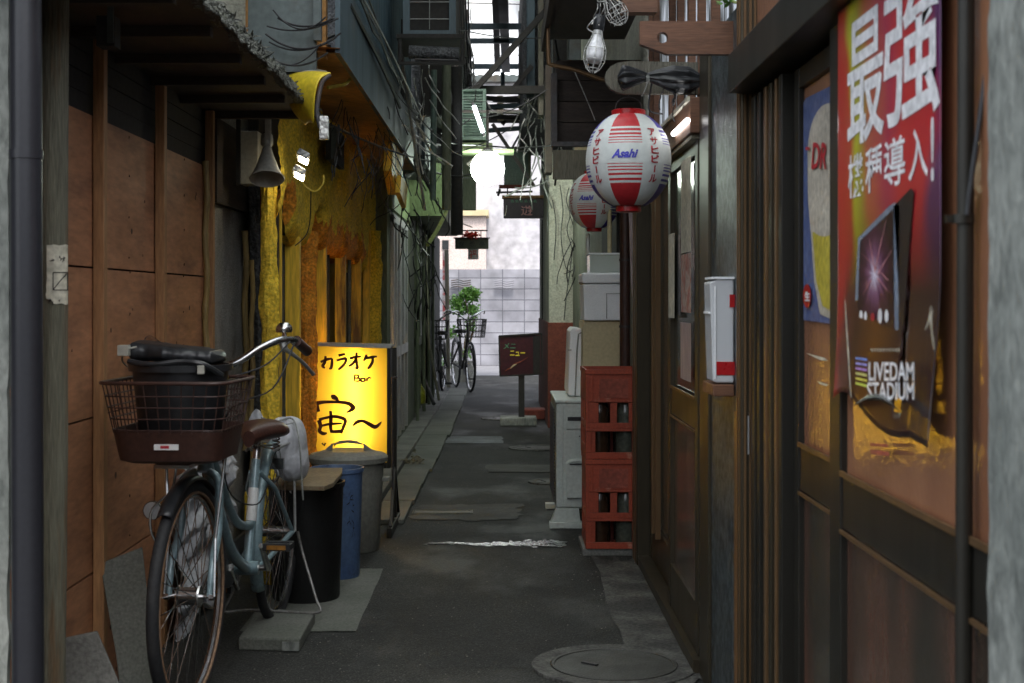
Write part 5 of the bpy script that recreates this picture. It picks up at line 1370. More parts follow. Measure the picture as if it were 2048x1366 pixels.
# outdoor AC unit on the ground
t = thing('outdoor_ac_unit', 'pale green-white outdoor AC unit standing beside the red crates', 'AC unit', (.4, 7.9, 0))
ax0, ax1, ay0, ay1, az0, az1 = .282, .54, 7.5, 8.28, .105, .655
mb = MB(); mb.box(ax0, ax1, ay0, ay1, az0, az1); body = mb.build('case', M['acwhite'], t, bevel=.008)
mb = MB(); mb.box(ax0-.006, ax1+.004, ay0-.006, ay1+.006, az1+.001, az1+.018); mb.build('top_cover', M['acwhite'], t, bevel=.006)
mb = MB()
mb.box(ax0+.032, ax0+.038, ay0-.006, ay0-.0005, az0+.01, az1-.01)
mb.box(ax0+.055, ax0+.155, ay0-.005, ay0-.0005, .52, .60).box(ax0+.055, ax0+.155, ay0-.022, ay0-.0005, .16, .345); mb.build('service_cover', M['acwhite'], t, bevel=.006)
MB().box(ax0+.06, ax0+.15, ay0-.008, ay0-.0055, .565, .585).build('grip_recess', M['black'], t)
MB().box(ax0+.07, ax0+.14, ay0-.026, ay0-.0225, .335, .342).build('cover_slot', M['black'], t)
MB().box(ax0+.12, ax0+.126, ay0-.004, ay0-.0005, .48, .486).build('screw', M['black'], t)
mb = MB(); mb.tube([(ax0+.105+.045*cos(a), ay0-.012, .335+.02*sin(a)) for a in [pi*k/8 for k in range(9)]], .012, 8); mb.build('valve_hood', M['acwhite'], t, smooth=True)
mb = MB()
for k in range(26): z = az0+.04+.019*k; mb.tube([(ax0-.008, ay0+.04, z), (ax0-.008, ay0+.6, z)], .0025, 4)
for k in range(8): y = ay0+.04+.08*k; mb.tube([(ax0-.011, y, az0+.03), (ax0-.011, y, az1-.03)], .003, 4)
mb.build('grille', M['steel'], t)
MB().box(ax0-.035, ax1, ay1-.1, ay1-.03, .0, .03).build('foot', M['acwhite'], t, bevel=.003)
mb = MB(); mb.box(ax0-.035, ax1, ay0-.02, ay0+.05, 0.0, .0315)
mb.prism([(ax0-.03,.031),(ax0+.13,.031),(ax0+.12,.104),(ax0+.0,.104)], 'y', ay0+.0, ay0+.04)
mb.build('foot', M['acwhite'], t, bevel=.003)
# boxes stacked above it
Y = 7.62
t = thing('beige_box', 'plain beige carton standing on the outdoor AC unit', 'box', (PX(1203,Y), Y, .675))
mb = MB(); mb.add([(PX(1163,Y),Y,.675),(PX(1240,Y),Y,.675),(PX(1240,Y),Y,1.088),(PX(1167,Y),Y,1.088),(PX(1163,Y),Y+.4,.675),(PX(1240,Y),Y+.4,.675),(PX(1240,Y),Y+.4,1.088),(PX(1167,Y),Y+.4,1.088)], [(0,1,2,3),(7,6,5,4),(0,4,5,1),(1,5,6,2),(2,6,7,3),(3,7,4,0)])
mb.build('carton', M['cream'], t, bevel=.004)
t = thing('foam_box', 'white polystyrene cooler stacked on the beige carton', 'box', (PX(1203,Y), Y, 1.09))
x0, x1 = PX(1166,Y), PX(1243,Y)
mb = MB(); mb.prism([(x0+.006,1.09),(x1-.004,1.09),(x1,1.285),(x0,1.285)], 'y', Y-.02, Y+.35); mb.build('tub', M['foam'], t, bevel=.006)
mb = MB(); mb.box(x0-.006, x1+.004, Y-.028, Y+.36, 1.288, 1.345); mb.build('lid', M['foam'], t, bevel=.01)
mb = MB(); mb.tube([(x0+.125,Y-.022,1.10),(x0+.125,Y-.022,1.235),(x1-.002,Y-.022,1.235)], .0025, 6); mb.build('moulded_line', M['greycable'], t)
t = thing('clear_crate', 'clear greenish plastic tub on top of the polystyrene cooler', 'box', (PX(1210,Y), Y+.02, 1.347))
x0, x1 = PX(1180,Y), PX(1242,Y)
mb = MB(); z1 = 1.448
mb.box(x0, x1, Y+.02, Y+.024, 1.348, z1).box(x0, x0+.004, Y+.025, Y+.25, 1.348, z1).box(x1-.004, x1, Y+.025, Y+.25, 1.348, z1).box(x0+.005, x1-.005, Y+.246, Y+.25, 1.348, z1); mb.build('wall', M['clearbox'], t)
mb = MB(); mb.tube([(x0-.003,Y+.015,z1),(x1+.003,Y+.015,z1),(x1+.003,Y+.253,z1),(x0-.003,Y+.253,z1)], .005, 6, closed=True); mb.build('rim', M['foam'], t)
mb = MB(); c = Vector(((x0+x1)/2, Y+.12, 1.37)); mb.grid(lambda u, v: (x0+.01+(x1-x0-.02)*u, Y+.05+.15*v, 1.352+.05*abs(fbm(u*4, v*4, 3))), 14, 10); mb.build('crumpled_bag', M['whitebag'], t, smooth=True)
t = thing('polystyrene_slab', 'white polystyrene lid standing on edge left of the beige carton', 'lid', (PX(1150,7.75), 7.75, .675))
Y = 7.75
mb = MB(); mb.prism([(PX(1135,Y),.69),(PX(1139,Y),.68),(PX(1163,Y),.676),(PX(1163,Y)+.0,1.045),(PX(1146,Y),1.05),(PX(1140,Y),1.03)], 'y', Y, Y+.4); mb.build('slab', M['foam'], t, bevel=.008)
mb = MB(); mb.tube([P(1163,665,Y-.006), P(1157,668,Y-.006), P(1154,700,Y-.006), P(1150,800,Y-.006)], .004, 6).tube([P(1136,700,Y-.004), P(1143,700,Y-.004)], .003, 6); mb.build('groove', M['greycable'], t)

# plastered end wall beyond
t = thing('cracked_pillar', 'cracked cream plaster wall end with a red-brown base', 'wall', (.55, 13.4, 0))
x0 = PX(1098,13.4)
mb = MB(); zsp = PZ(645,13.4)
mb.grid(lambda u, v: (x0+(.8)*u, 13.38 + .006*fbm(u*6, v*6, 2), zsp + 1.6*v), 24, 40); mb.grid(lambda u, v: (x0, 13.38+3.4*u, zsp+1.6*v), 8, 20); mb.build('plaster', M['plaster'], t)
mb = MB(); mb.box(x0-.012, x0+.8, 13.36, 16.8, 0, zsp); mb.build('painted_base', M['redbrown'], t, bevel=.004)
mb = MB()
for q in ([(1138,375),(1133,400),(1140,430),(1134,460),(1144,500),(1140,540),(1133,590),(1128,640)],[(1140,430),(1150,470),(1148,520),(1152,560)],[(1105,400),(1112,450),(1108,520)],[(1128,548),(1145,540),(1158,522)],[(1120,370),(1126,420),(1122,470),(1130,530),(1142,545)]):
    mb.tube(catmull([P(a, b, 13.33) for a, b in q], 5), .0045, 5)
mb.build('crack_cables', M['cable'], t)
tag(MB().tube([P(1148,503,13.2), P(1160,495,13.2), P(1165,498,13.2)], .035, 10).build('wall_lamp', M['matteblack'], smooth=True), 'small black lamp housing on the cracked plaster wall', 'lamp')
mb = MB(); mb.box(x0+.02, 2, 16.8, 16.9, 0, 6); tag(mb.build('end_wall', M['darkstone']), 'dark end wall of the right buildings by the far opening', 'wall')
vpipe(1091, 15.5, 440, 830, .042, 'matteblack', 'thick black post at the right side of the far opening', (640,))
vpipe(1094, 15.2, 330, 470, .03, 'matteblack', 'thin dark pipe above the thick black post')
t = thing('red_machine', 'narrow red and white box sign low beside the far opening', 'sign', P(1092,700,16.2))
mb = MB(); mb.box(PX(1086,16.3), PX(1100,16.3), 16.3, 16.5, PZ(710,16.3), PZ(678,16.3)); mb.build('red_panel', M['red'], t)
mb = MB(); mb.box(PX(1086,16.3), PX(1100,16.3), 16.3, 16.5, 0, PZ(711,16.3)); mb.build('white_base', M['greenwall'], t)

# ---- right-hand upper volumes
t = thing('dark_canopy', 'dark brown boarded canopy over the lanterns on the right', 'canopy', (.5, 6.5, 2))
mb = MB()
for k in range(4): z0 = PZ(286,6.8)+.10*k; mb.box(PX(1112,6.8)-.004*(k%2), 1.0, 6.8, 6.84, z0, z0+.096)
mb.build('front_boards', M['darkwood'], t)
mb = MB(); mb.box(.19, .6, 4.9, 7.0, 2.48, 2.52).box(.19,.21,4.9,7.0,2.42,2.48); mb.build('soffit', M['darkwood'], t)
mb = MB(); mb.box(PX(1102,6.76), .8, 6.74, 6.79, PZ(295,6.8), PZ(286,6.8)); mb.box(PX(1102,6.76), PX(1114,6.76), 6.74, 6.79, PZ(286,6.8)+.001, PZ(150,6.8)); mb.build('edge_trim', M['steel'], t)
mb = MB(); mb.box(PX(1245,4.6), .5, 4.6, 4.66, 2.13, 2.2); mb.build('front_beam', M['brownwood'], t)
mb = MB(); mb.box(PX(1106,8.2), .8, 8.2, 8.24, PZ(358,8.2), PZ(300,8.2)); mb.build('lower_board', M['greywood'], t)
t = thing('conduit', 'bent shiny metal conduit along the dark canopy', 'conduit', P(1100,120,6.4))
mb = MB(); mb.tube(catmull([P(1096,-60,6.4), P(1096,60,6.4), P(1097,118,6.4), P(1104,130,6.4), P(1150,140,6.4), P(1200,158,6.4), P(1235,165,6.4)], 5), .010, 10); mb.build('tube', M['bronzelight'], t, smooth=True)
for i, (px, Y, y0, y1, w_, m_, lb) in enumerate(((1120,9.5,-80,170,28,'matteblack','dark boxed pillar left of the bare bulb'),
        (1150,8.8,-80,150,24,'greysheet','grey crumpled duct left of the bare bulb'),
        (1082,13.0,-80,230,10,'greywood','olive vertical board behind the diagonal brace'),
        (1062,13.2,-80,185,16,'bluesheet','blue vertical sheet behind the diagonal brace'),
        (1042,16.5,-60,200,10,'darkstone','dark narrow board at the right rim of the skylight'),
        (1098,12.5,130,345,14,'darkwood','brown upright board above the purple sign'))):
    tag(MB().box(PX(px-w_/2,Y), PX(px+w_/2,Y), Y, Y+.3, PZ(y1,Y), PZ(y0,Y)).build('upright_board', M[m_], bevel=.004), lb, 'board')
tag(MB().box(PX(1046,13.35), 2.5, 13.45, 16.7, PZ(240,13.4), 6).build('upper_storey', M['darkstone']), 'dark upper storey above the purple hanging sign', 'upper storey')

# bare bulb in wire cage
def cage(c, axis, L, R, label, bulb=True, broken=False):
    t = thing('caged_bulb', label, 'lamp', c, group='wire caged work lamps')
    c = Vector(c); ax = Vector(axis).normalized(); u = ax.orthogonal().normalized(); q = ax.cross(u)
    def pt(s, a, r): return c + ax*s + (u*cos(a)+q*sin(a))*r
    prof = [(0,.014),(.12,.016),(.45,R),(.72,R*1.0),(.92,R*.6),(1,.008)]
    mb = MB()
    for k in range(8):
        a = 2*pi*k/8; mb.tube([pt(L*s, a, r) for s, r in prof], .0013, 5)
    for s, r in ((.45,R),(.72,R),(.92,R*.6)): mb.tube([pt(L*s, 2*pi*k/20, r) for k in range(20)], .0013, 5, closed=True)
    mb.build('cage', M['silver'], t)
    Rm = Matrix((u, q, ax)).transposed()
    mb = MB(); mb.lathe([(.0,-.05),(.016,-.05),(.018,-.04),(.018,-.005),(.014,0)], c, 20, Rm); mb.build('socket', M['black'], t, smooth=True)
    if bulb:
        mb = MB(); mb.lathe([(.012,.0),(.013,.02),(.018,.035),(.026,.055),(.029,.072),(.027,.088),(.018,.1),(0,.105)], c, 24, Rm, caps=False); mb.build('bulb', M['bulbglass'], t, smooth=True)
        mb = MB(); mb.lathe([(.0145,-.002),(.0145,.012),(.012,.014)], c, 20, Rm, caps=False); mb.build('screw_base', M['alu'], t, smooth=True)
    mb = MB(); mb.tube(catmull([pt(-.04,0,.018), pt(-.02,0,.034), pt(.0,.4,.038), pt(.012,0,.016)], 4), .002, 6); mb.build('clip', M['alu'], t)
    return t
Y = 4.5
cage(P(1196,62,Y), (-.14,-.1,-1), .135, .034, 'bare white bulb in a wire cage hanging by its cable, lower one')
cage(P(1215,-6,Y), (.5,-.1,-.9), .10, .034, 'empty wire cage at the very top edge above the bare bulb', bulb=False)
tag(MB().tube(catmull([P(1196,45,Y), P(1200,20,Y), P(1195,0,Y), P(1203,-80,Y), (P(1203,-80,Y).x, Y+.1, 2.5)], 5), .003, 6).build('lamp_cord', M['cable'], smooth=True), 'short cord from which the bare bulb hangs', 'cable')

# ================================================================== ROOF FRAME, LAMPS, CABLES
t = thing('roof_frame', 'open steel roof frame with white sky showing at the top centre', 'roof frame', (0, 15, 4))
def rb(a, b, w_, h, m='steel', name='beam'):
    return MB().beam(a, b, w_, h).build(name, M[m], t)
for (py, Y, th, x0, x1) in ((-8,13.6,.05,925,1050),(53,14.8,.06,930,1045),(82,15.8,.055,935,1045),(133,17.3,.06,940,1045)):
    rb(P(x0,py,Y), P(x1,py,Y), .05, th, 'bluesheet' if py > 0 else 'steel')
rb(P(1005,-40,13.6), P(1012,140,17.3), .10, .06, 'bluesheet')
rb(P(990,-40,13.6), P(995,140,17.3), .07, .05, 'steel')
rb(P(945,180,13.0), P(1092,180,13.0), .07, .07, 'matteblack')
rb(P(940,190,12.9), P(1095,18,12.9), .07, .05, 'matteblack', 'brace')
rb(P(1024,180,13.1), P(1064,132,13.1), .05, .04, 'matteblack', 'brace')
rb(P(1005,145,17), P(1006,178,17), .05, .05, 'bluesheet')
for px in (1000, 1043): rb(P(px,192,16), P(px+1,242,16), .05, .07, 'cream', 'rafter_end')
for (a, b, w_) in (((985,200),(1055,195),.05),((985,222),(1055,226),.05),((965,240),(1050,241),.06),((960,205),(1010,248),.05),((965,185),(955,300),.06)):
    rb(P(a[0],a[1],16.2), P(b[0],b[1],16.2), .05, w_, 'steel', 'rafter')
rb(P(985,248,14.5), P(1068,372,14.5), .04, .035, 'steel', 'brace')
rb(P(1047,255,14.6), P(1022,300,14.6), .03, .02, 'steel', 'brace')
rb(P(1025,296,14.0), P(1145,288,13.6), .03, .02, 'matteblack')
rb(P(1018,300,14.7), P(1052,345,14.7), .03, .02, 'steel', 'brace')
def sheetmat():
    m, tt, b = newmat('roofsheet'); L = tt.links
    tr = nd(tt, 'ShaderNodeBsdfTranslucent'); tr.inputs[0].default_value = (.9,.93,.95,1)
    L.new(tr.outputs[0], tt.nodes['Material Output'].inputs[0]); return m
mb = MB(); mb.grid(lambda u, v: (-.6+1.15*u, 12.2+9*v, 4.55+.008*sin(u*60)), 120, 1); mb.build('translucent_sheet', sheetmat(), t)
mb = MB()
for k in range(8): y = 12.6+1.1*k; mb.tube([(-.6,y,4.50+.02*(k%2)),(.6,y+.2,4.53)], .006, 5)
mb.build('sheet_wire', M['steel'], t)

t = thing('fluorescent_lamp', 'lit white fluorescent tube hanging beside the louvred AC unit', 'lamp', P(957,237,11.2))
mb = MB(); mb.tube([P(948,212,11.2), P(966,264,11.2)], .016, 12); mb.build('tube', M['tube'], t, smooth=True)
mb = MB(); mb.beam(P(945,205,11.24), P(969,272,11.24), .05, .02); mb.tube([P(950,205,11.24), P(952,180,11.3)], .004, 6); mb.build('housing', M['steel'], t)
t = thing('globe_lamp', 'dazzling round globe lamp hanging over the middle of the alley', 'lamp', P(975,337,12.2))
mb = MB(); mb.lathe([(.145*sin(pi*k/18), -.145*cos(pi*k/18)) for k in range(19)], P(975,337,12.2), 32, caps=False); mb.build('globe', M['globe'], t, smooth=True)
mb = MB(); c = P(975,337,12.2); mb.tube([c+Vector((0,0,.14)), c+Vector((0,0,.5))], .012, 8); mb.lathe([(.05,.13),(.05,.16),(.02,.18)], c, 16); mb.tube([c+Vector((-.5,.1,.5)), c+Vector((.3,.1,.5))], .012, 8); mb.build('holder', M['steel'], t)

t = thing('green_sign_frame', 'dark green glazed panel in a frame just right of the globe lamp', 'panel', P(1035,340,16.0))
MB().box(PX(1008,16), PX(1060,16), 16, 16.04, PZ(370,16), PZ(302,16)).build('pane', mat('darkgreen', (.05,.1,.075), .4, col2=(.1,.16,.12), scale=4, amt=1), t)
mb = MB(); mb.box(PX(1004,16), PX(1062,16), 15.96, 15.995, PZ(304,16), PZ(298,16)).box(PX(1056,16), PX(1062,16), 15.96, 15.995, PZ(372,16), PZ(304,16)-.002); mb.build('frame', M['greenwall'], t)
mb = MB(); mb.box(PX(998,16), PX(1050,16), 15.9, 15.95, PZ(378,16), PZ(371,16)); mb.build('red_strip', M['redbrown'], t)
mb = MB(); mb.tube([P(992,385,15.9), P(1065,383,15.9)], .012, 6).tube([P(1000,378,15.9), P(996,392,15.9)], .015, 6); mb.build('rod', M['steel'], t)
tag(MB().box(PX(905,12.4), PX(1028,12.4), 12.35, 12.6, PZ(306,12.4), PZ(299,12.4)).build('gutter_board', M['greenpaint'], bevel=.004), 'green painted board lying across just above the globe lamp', 'board')
tag(MB().box(PX(925,14.5), PX(952,14.5), 14.5, 14.6, PZ(420,14.5), PZ(300,14.5)).build('hanging_duct', M['greenwall'], bevel=.01), 'grey-green duct hanging directly left of the globe lamp', 'duct')
for k, (x0, y0, x1, y1) in enumerate(((968,196,1060,204),(972,214,1062,210),(958,232,1060,236),(965,262,1050,256))):
    rb(P(x0,y0,15.5+.2*k), P(x1,y1,15.5+.2*k), .05, .05, 'bluesheet' if k % 2 else 'matteblack', 'purlin')
# glowing sign box
Y = 7.42
t = thing('light_sign', 'glowing yellow karaoke bar sign box standing behind the grey trash can', 'sign', (PX(705,Y), Y, 0))
sx0, sx1, sz0, sz1 = PX(621,Y), PX(781,Y), PZ(925,Y), PZ(688,Y)
fnS = lambda u, v: P(u, v, Y-.003)
slant = lambda px: (px-621)/160*.012
mb = MB(); mb.add([(sx0+.01,Y,sz0+.01),(sx1-.018,Y,sz0-.0),(sx1-.014,Y,sz1-.022),(sx0+.012,Y,sz1-.012)], [(0,1,2,3)]); mb.build('front_panel', M['signpanel'], t)
def backm():
    m, tt, b = newmat('signback'); tr = nd(tt, 'ShaderNodeBsdfTranslucent'); tr.inputs[0].default_value = (1,.62,.2,1)
    tt.links.new(tr.outputs[0], tt.nodes['Material Output'].inputs[0]); return m
mb = MB(); mb.add([(sx0+.01,Y+.15,sz0+.01),(sx1-.018,Y+.15,sz0-.0),(sx1-.014,Y+.15,sz1-.022),(sx0+.012,Y+.15,sz1-.012)], [(0,1,2,3)]); mb.build('back_panel', backm(), t)
mb = MB(); mb.tube([(PX(706,Y),Y+.06,sz0+.05),(PX(700,Y)+.02,Y+.06,sz1-.06)], .014, 12); mb.build('inner_tube', M['signtube'], t, smooth=True)
mb = MB(); mb.box(sx0-.004, sx0+.010, Y-.006, Y+.156, sz0-.01, sz1-.008); mb.box(sx1-.018, sx1-.002, Y-.006, Y+.156, sz0-.03, sz1-.02); mb.box(sx0+.011, sx1-.019, Y-.004, Y+.154, sz0-.03, sz0-.001); mb.build('frame', M['bronzedark'], t)
mb = MB(); mb.prism([(sx0-.004,sz1-.008),(sx1-.002,sz1-.022),(sx1+.01,sz1-.010),(sx1+.008,sz1-.004),(sx0-.002,sz1+.006)], 'y', Y-.014, Y+.165); mb.build('top_cap', M['alu'], t)
SWK = 1.8
mb = MB()
def S(*pts, w=3.2): 
    n = len(pts); stroke(mb, list(pts), [w*.8]+[w]*(n-2)+[w*.6] if n > 2 else [w,w*.7], fnS)
# カ ラ オ ケ
S((641,724),(654,719),(664,717)); S((664,717),(664,727),(662,736),(658,737)); S((651,712),(650,724),(645,732),(650,736))
S((677,711),(690,708)); S((673,721),(691,717),(690,726),(681,736),(676,739),w=3)
S((699,717),(712,714),(722,713)); S((713,705),(713,722),(715,736),(710,735)); S((712,717),(706,727),(697,733))
S((733,709),(731,716),(727,722)); S((730,717),(744,714),(754,713)); S((745,714),(745,724),(739,734),(735,737))
# Bar
S((709,750),(709,762),w=2.1); S((709,750),(717,751),(715,756),(709,756),w=2.1); S((709,756),(719,757),(718,762),(709,762),w=2.1)
S((729,757),(723,757),(722,762),(729,762),(729,756),(731,763),w=2.1); S((734,756),(734,763),w=2.1); S((734,759),(738,755),(742,757),w=2.1)
# 宙
stroke(mb, [(662,791),(667,794),(674,798),(676,803)], [2,6,4,2], fnS)
stroke(mb, [(636,824),(633,814),(634,807),(650,804),(676,804),(697,807),(706,815),(702,820),(693,825)], [5,6,5,3.5,3.5,4.5,5.5,4,1.5], fnS)
stroke(mb, [(661,822),(662,836),(661,852),(663,864)], [3,4,4,3], fnS)
stroke(mb, [(638,840),(641,852),(639,862),(646,867),(654,866)], [5,4,4,4,2], fnS)
stroke(mb, [(638,840),(650,836),(668,833),(684,836),(691,842),(686,856),(682,867)], [4,3,3.5,4,4,3.5,3], fnS)
stroke(mb, [(642,852),(660,848),(684,847)], [2.5,3,2], fnS)
stroke(mb, [(660,863),(672,863),(684,862)], [3,3.5,4], fnS)
# 〜 and the small line at the foot
stroke(mb, [(706,852),(714,844),(726,842),(738,848),(750,854),(759,848),(763,843)], [2,4,3.5,4.5,4.5,3,1], fnS)
S((644,886),(647,890),w=2.1); S((651,886),(648,892),w=2.1); S((662,889),(671,888),(668,893),w=2.1)
mb.build('brush_lettering', M['inkbrown'], t)
SWK = 1.0
mb = MB()
xq = sx1+.006
mb.box(xq-.002, xq+.022, Y+.05, Y+.075, .06, sz1-.02); mb.box(xq-.002, xq+.02, Y-.25, Y+.35, .0, .05)
mb.beam((xq+.01, Y-.2, .05), (xq+.01, Y+.05, .32), .018, .018).beam((xq+.01, Y+.32, .05), (xq+.01, Y+.07, .32), .018, .018)
mb.box(sx0-.008, sx0+.01, Y-.2, Y+.3, 0, .04).box(sx0-.022, sx0-.005, Y+.05, Y+.07, .041, sz1-.05)
mb.build('stand', M['bronzedark'], t, bevel=.002)
mb = MB(); mb.tube(catmull([P(786,1040,Y-.05), P(785,900,Y-.05), P(784,770,Y-.05), P(788,756,Y-.05), P(793,755,Y-.03)], 5), .006, 8); mb.build('bent_rod', M['steel'], t, smooth=True)

# bins
def bin_(name, px, Y, r0, r1, z0, z1, m, label, cat, rim=.006, th=.006):
    c = (PX(px,Y), Y, 0); t = thing(name, label, cat, c)
    mb = MB(); n = 48
    mb.lathe([(r0*.96,z0),(r0,z0+.012),(r1,z1-.02),(r1+rim,z1-.018),(r1+rim,z1),(r1-.002,z1),(r1-th,z1-.02),(r0-th,z0+.02),(0,z0+.02)], c, n)
    mb.build('body', M[m], t, smooth=True)
    return t, Vector(c)
t, c = bin_('trash_can', 696, 6.86, .150, .172, .0, .43, 'trash', 'grey round trash can with dished lid right in front of the glowing sign', 'trash can')
mb = MB(); mb.lathe([(.178,.425),(.190,.425),(.192,.447),(.186,.455),(.176,.462),(.168,.458),(.14,.470),(.115,.478),(.10,.478),(.09,.474),(.0,.474)], c, 48); lid = mb.build('lid', M['trash'], t, smooth=True)
mb = MB()
pts = [(-.13,.462),(-.10,.49),(-.07,.515),(-.03,.527),(.03,.527),(.07,.515),(.10,.49),(.13,.462)]
low = [(.13,.455),(.07,.488),(.055,.498),(-.055,.498),(-.07,.488),(-.13,.455)]
mb.prism([(c.x+a, z) for a, z in [(-.13,.462),(-.10,.49),(-.075,.51),(-.075,.478),(-.12,.462)]], 'y', c.y-.016, c.y+.016)
mb.prism([(c.x-a, z) for a, z in [(-.13,.462),(-.10,.49),(-.075,.51),(-.075,.478),(-.12,.462)]], 'y', c.y-.016, c.y+.016)
mb.prism([(c.x+a, z) for a, z in [(-.0755,.505),(-.04,.522),(0,.527),(.04,.522),(.0755,.505),(.06,.505),(0,.513),(-.06,.505)]], 'y', c.y-.014, c.y+.014)
mb.build('handle', M['trash'], lid, smooth=False, bevel=.003)
mb = MB()
for a in (.5,): mb.box(c.x+.155, c.x+.2, c.y-.03, c.y+.03, .33, .35)
mb.build('side_grip', M['trash'], t, bevel=.004)
t, c = bin_('blue_bucket', 674, 6.18, .098, .11, .0, .475, 'bluebin', 'tall blue plastic bin with faded writing between the grey can and black bin', 'bin')
mb = MB(); mb.lathe([(0,.44),(.06,.45),(.085,.43),(.09,.40)], c, 24); mb.build('liner_bag', M['rubber'], t, smooth=True)
mb = MB()
for i in range(14):
    u0, v0 = rnd.uniform(.6,.9), rnd.uniform(.2,.41); stroke(mb, [(u0,v0),(u0+rnd.uniform(-.1,.12),v0-rnd.uniform(.0,.02)),(u0+rnd.uniform(-.15,.15),v0-rnd.uniform(.01,.04))], [.004,.007,.003], lambda u, v: (c.x+.1075*sin(u), c.y-.1075*cos(u), v), 4)
mb.build('lettering', M['inkblack'], t)
t, c = bin_('black_bin', 612, 5.74, .135, .15, .0, .47, 'binblack', 'big matte black bin behind the rear bicycle wheel', 'bin')
mb = MB(); mb.box(c.x+.125, c.x+.13, c.y-.075, c.y-.07, .2, .36); 
t2 = thing('lid_board', 'brown board laid over the black bin as its lid', 'board', (c.x, c.y, .475))
mb = MB(); mb.prism([(PX(540,5.5),5.45),(PX(648,5.42),5.42),(PX(668,5.55),5.52),(PX(686,5.9),5.85),(PX(684,6.0),6.02),(PX(566,6.0),6.02)], 'z', .474, .492); mb.build('board', M['lidboard'], t2, bevel=.003)

# pale crumpled sheeting behind the bike
mb = MB(); mb.grid(lambda u, v: (-1.13+.05*fbm(u*5, v*7, 1), 4.95+1.0*u, .02+.62*v+.05*fbm(u*4, v*2, 9)), 50, 50)
tag(mb.build('plastic_sheeting', M['whitebag'], smooth=True), 'crumpled pale plastic sheeting against the wall behind the bicycle frame', 'sheeting')
# slabs on the ground
t = thing('paving_slab', 'loose thick concrete slab under the bicycle stand', 'slab', (PX(545,5.1), 5.1, 0))
mb = MB(); mb.prism([(PX(475,4.86),4.88),(PX(600,4.86),4.86),(PX(628,5.25),5.28),(PX(520,5.4),5.36)], 'z', 0, .045); mb.build('slab', M['slab'], t, bevel=.006)
mb = MB(); mb.box(PX(565,4.86), PX(598,4.86), 4.852, 4.858, .005, .035); mb.build('front_block', M['concrete_old'], t)
mb = MB()
for k in range(34):
    p = P(822+rnd.uniform(-16,22), 928+rnd.uniform(-5,8), EYE*F/(935-VY)); p.z = .03+rnd.random()*.02
    d = Vector((rnd.uniform(-1,1), rnd.uniform(-1,1), rnd.uniform(0,.4))).normalized()*rnd.uniform(.03,.09)
    mb.tube([p, p+d*.5+Vector((0,0,.01)), p+d], [.004,.003,.001], 4)
    if k % 3 == 0: leafcloud(mb, p+d, (.02,.02,.01), 2, .035)
o = mb.build('dry_twigs', M['dryleaf']); o['label'] = 'small heap of dry twigs on the gutter slabs right of the sign'; o['category'] = 'twigs'

# ---------------------------------------------------------------- the front bicycle
rc = Vector((-.845, 5.33, 0)); fc = Vector((-.915, 4.16, 0))
d = (fc-rc); WB = d.length; ang = math.atan2(d.y, d.x)
B = thing('bicycle', 'pale blue city bicycle with brown basket parked in the left foreground', 'bicycle', rc, ang)
def bb(mb, name, m, parent=None, **k): return mb.build(name, M[m] if isinstance(m, str) else m, parent or B, True, **k)
R_W = .335
T, R_, S_ = MB(), MB(), MB(); ST = radians(-2)      # steering
wheel(T, R_, S_, (0,0,R_W), (0,1,0), R_W, 36, .017)
wo = bb(T, 'wheel', 'rubber', smooth=True); bb(R_, 'rim', 'chrome', wo, smooth=True); bb(S_, 'spokes', 'chrome', wo)
mb = MB(); mb.tube([(0,-.06,R_W),(0,.06,R_W)], .02, 12); bb(mb, 'hub', 'chrome', wo, smooth=True)
T, R_, S_ = MB(), MB(), MB(); axf = Vector((sin(-ST), cos(ST), 0))
wheel(T, R_, S_, (WB,0,R_W), axf, R_W, 36, .018)
wo = bb(T, 'wheel', 'rubber', smooth=True); bb(R_, 'rim', 'chrome', wo, smooth=True); bb(S_, 'spokes', 'chrome', wo)
cf = Vector((WB,0,R_W))
mb = MB(); mb.lathe([(.03,-.035),(.032,-.03),(.026,-.026),(.026,.026),(.032,.03),(.03,.035)], cf, 20, Matrix.Rotation(pi/2, 3, 'X')); mb.tube([cf-axf*.07, cf+axf*.07], .006, 8); mb.tube([cf-axf*.06, cf-axf*.075], .011, 6); mb.tube([cf+axf*.06, cf+axf*.075], .011, 6); bb(mb, 'hub', 'chrome', wo, smooth=True)
mb = MB(); u_ = Vector((0,0,1)); q_ = axf.cross(u_)
mb.tube([cf+axf*.012+(u_*cos(2*pi*k/40)+q_*sin(2*pi*k/40))*(R_W-.034) for k in range(40)], .005, 5, closed=True); bb(mb, 'sidewall', 'tan', wo)
HB = Vector((1.02,0,.68)); HT = Vector((.955,0,.85))
for k in (1,):
    mb = MB()
    mb.tube([HB, HT], .019, 14)
    mb.tube(catmull([(1.0,0,.73),(.86,0,.56),(.68,0,.38),(.48,0,.29)], 6), .019, 12)
    mb.tube(catmull([(.985,0,.79),(.84,0,.64),(.62,0,.47),(.40,0,.42)], 6), .015, 12)
    mb.tube([(.46,0,.285),(.33,0,.64)], .017, 12)
    for s in (-1, 1):
        mb.tube([(.46,s*.02,.285),(.40,s*.045,.29),(0,s*.06,R_W)], .010, 10)
        mb.tube([(.345,s*.015,.60),(.25,s*.05,.53),(0,s*.06,R_W)], .008, 10)
    mb.tube([(.46,-.04,.285),(.46,.04,.285)], .024, 14)
    bb(mb, 'frame', 'bike', smooth=True)
mb = MB()
for s in (-1, 1):
    mb.tube(catmull([HB+Vector((.0,s*.018,.0)), HB+Vector((.012,s*.05,-.03)), Vector((1.06,0,.52))+axf*s*.058, cf+axf*s*.062+Vector((-.03,0,.09)), cf+axf*s*.06], 5), [.013]*15+[.011]*3+[.009]*3, 10)
bb(mb, 'fork', 'bike', smooth=True)
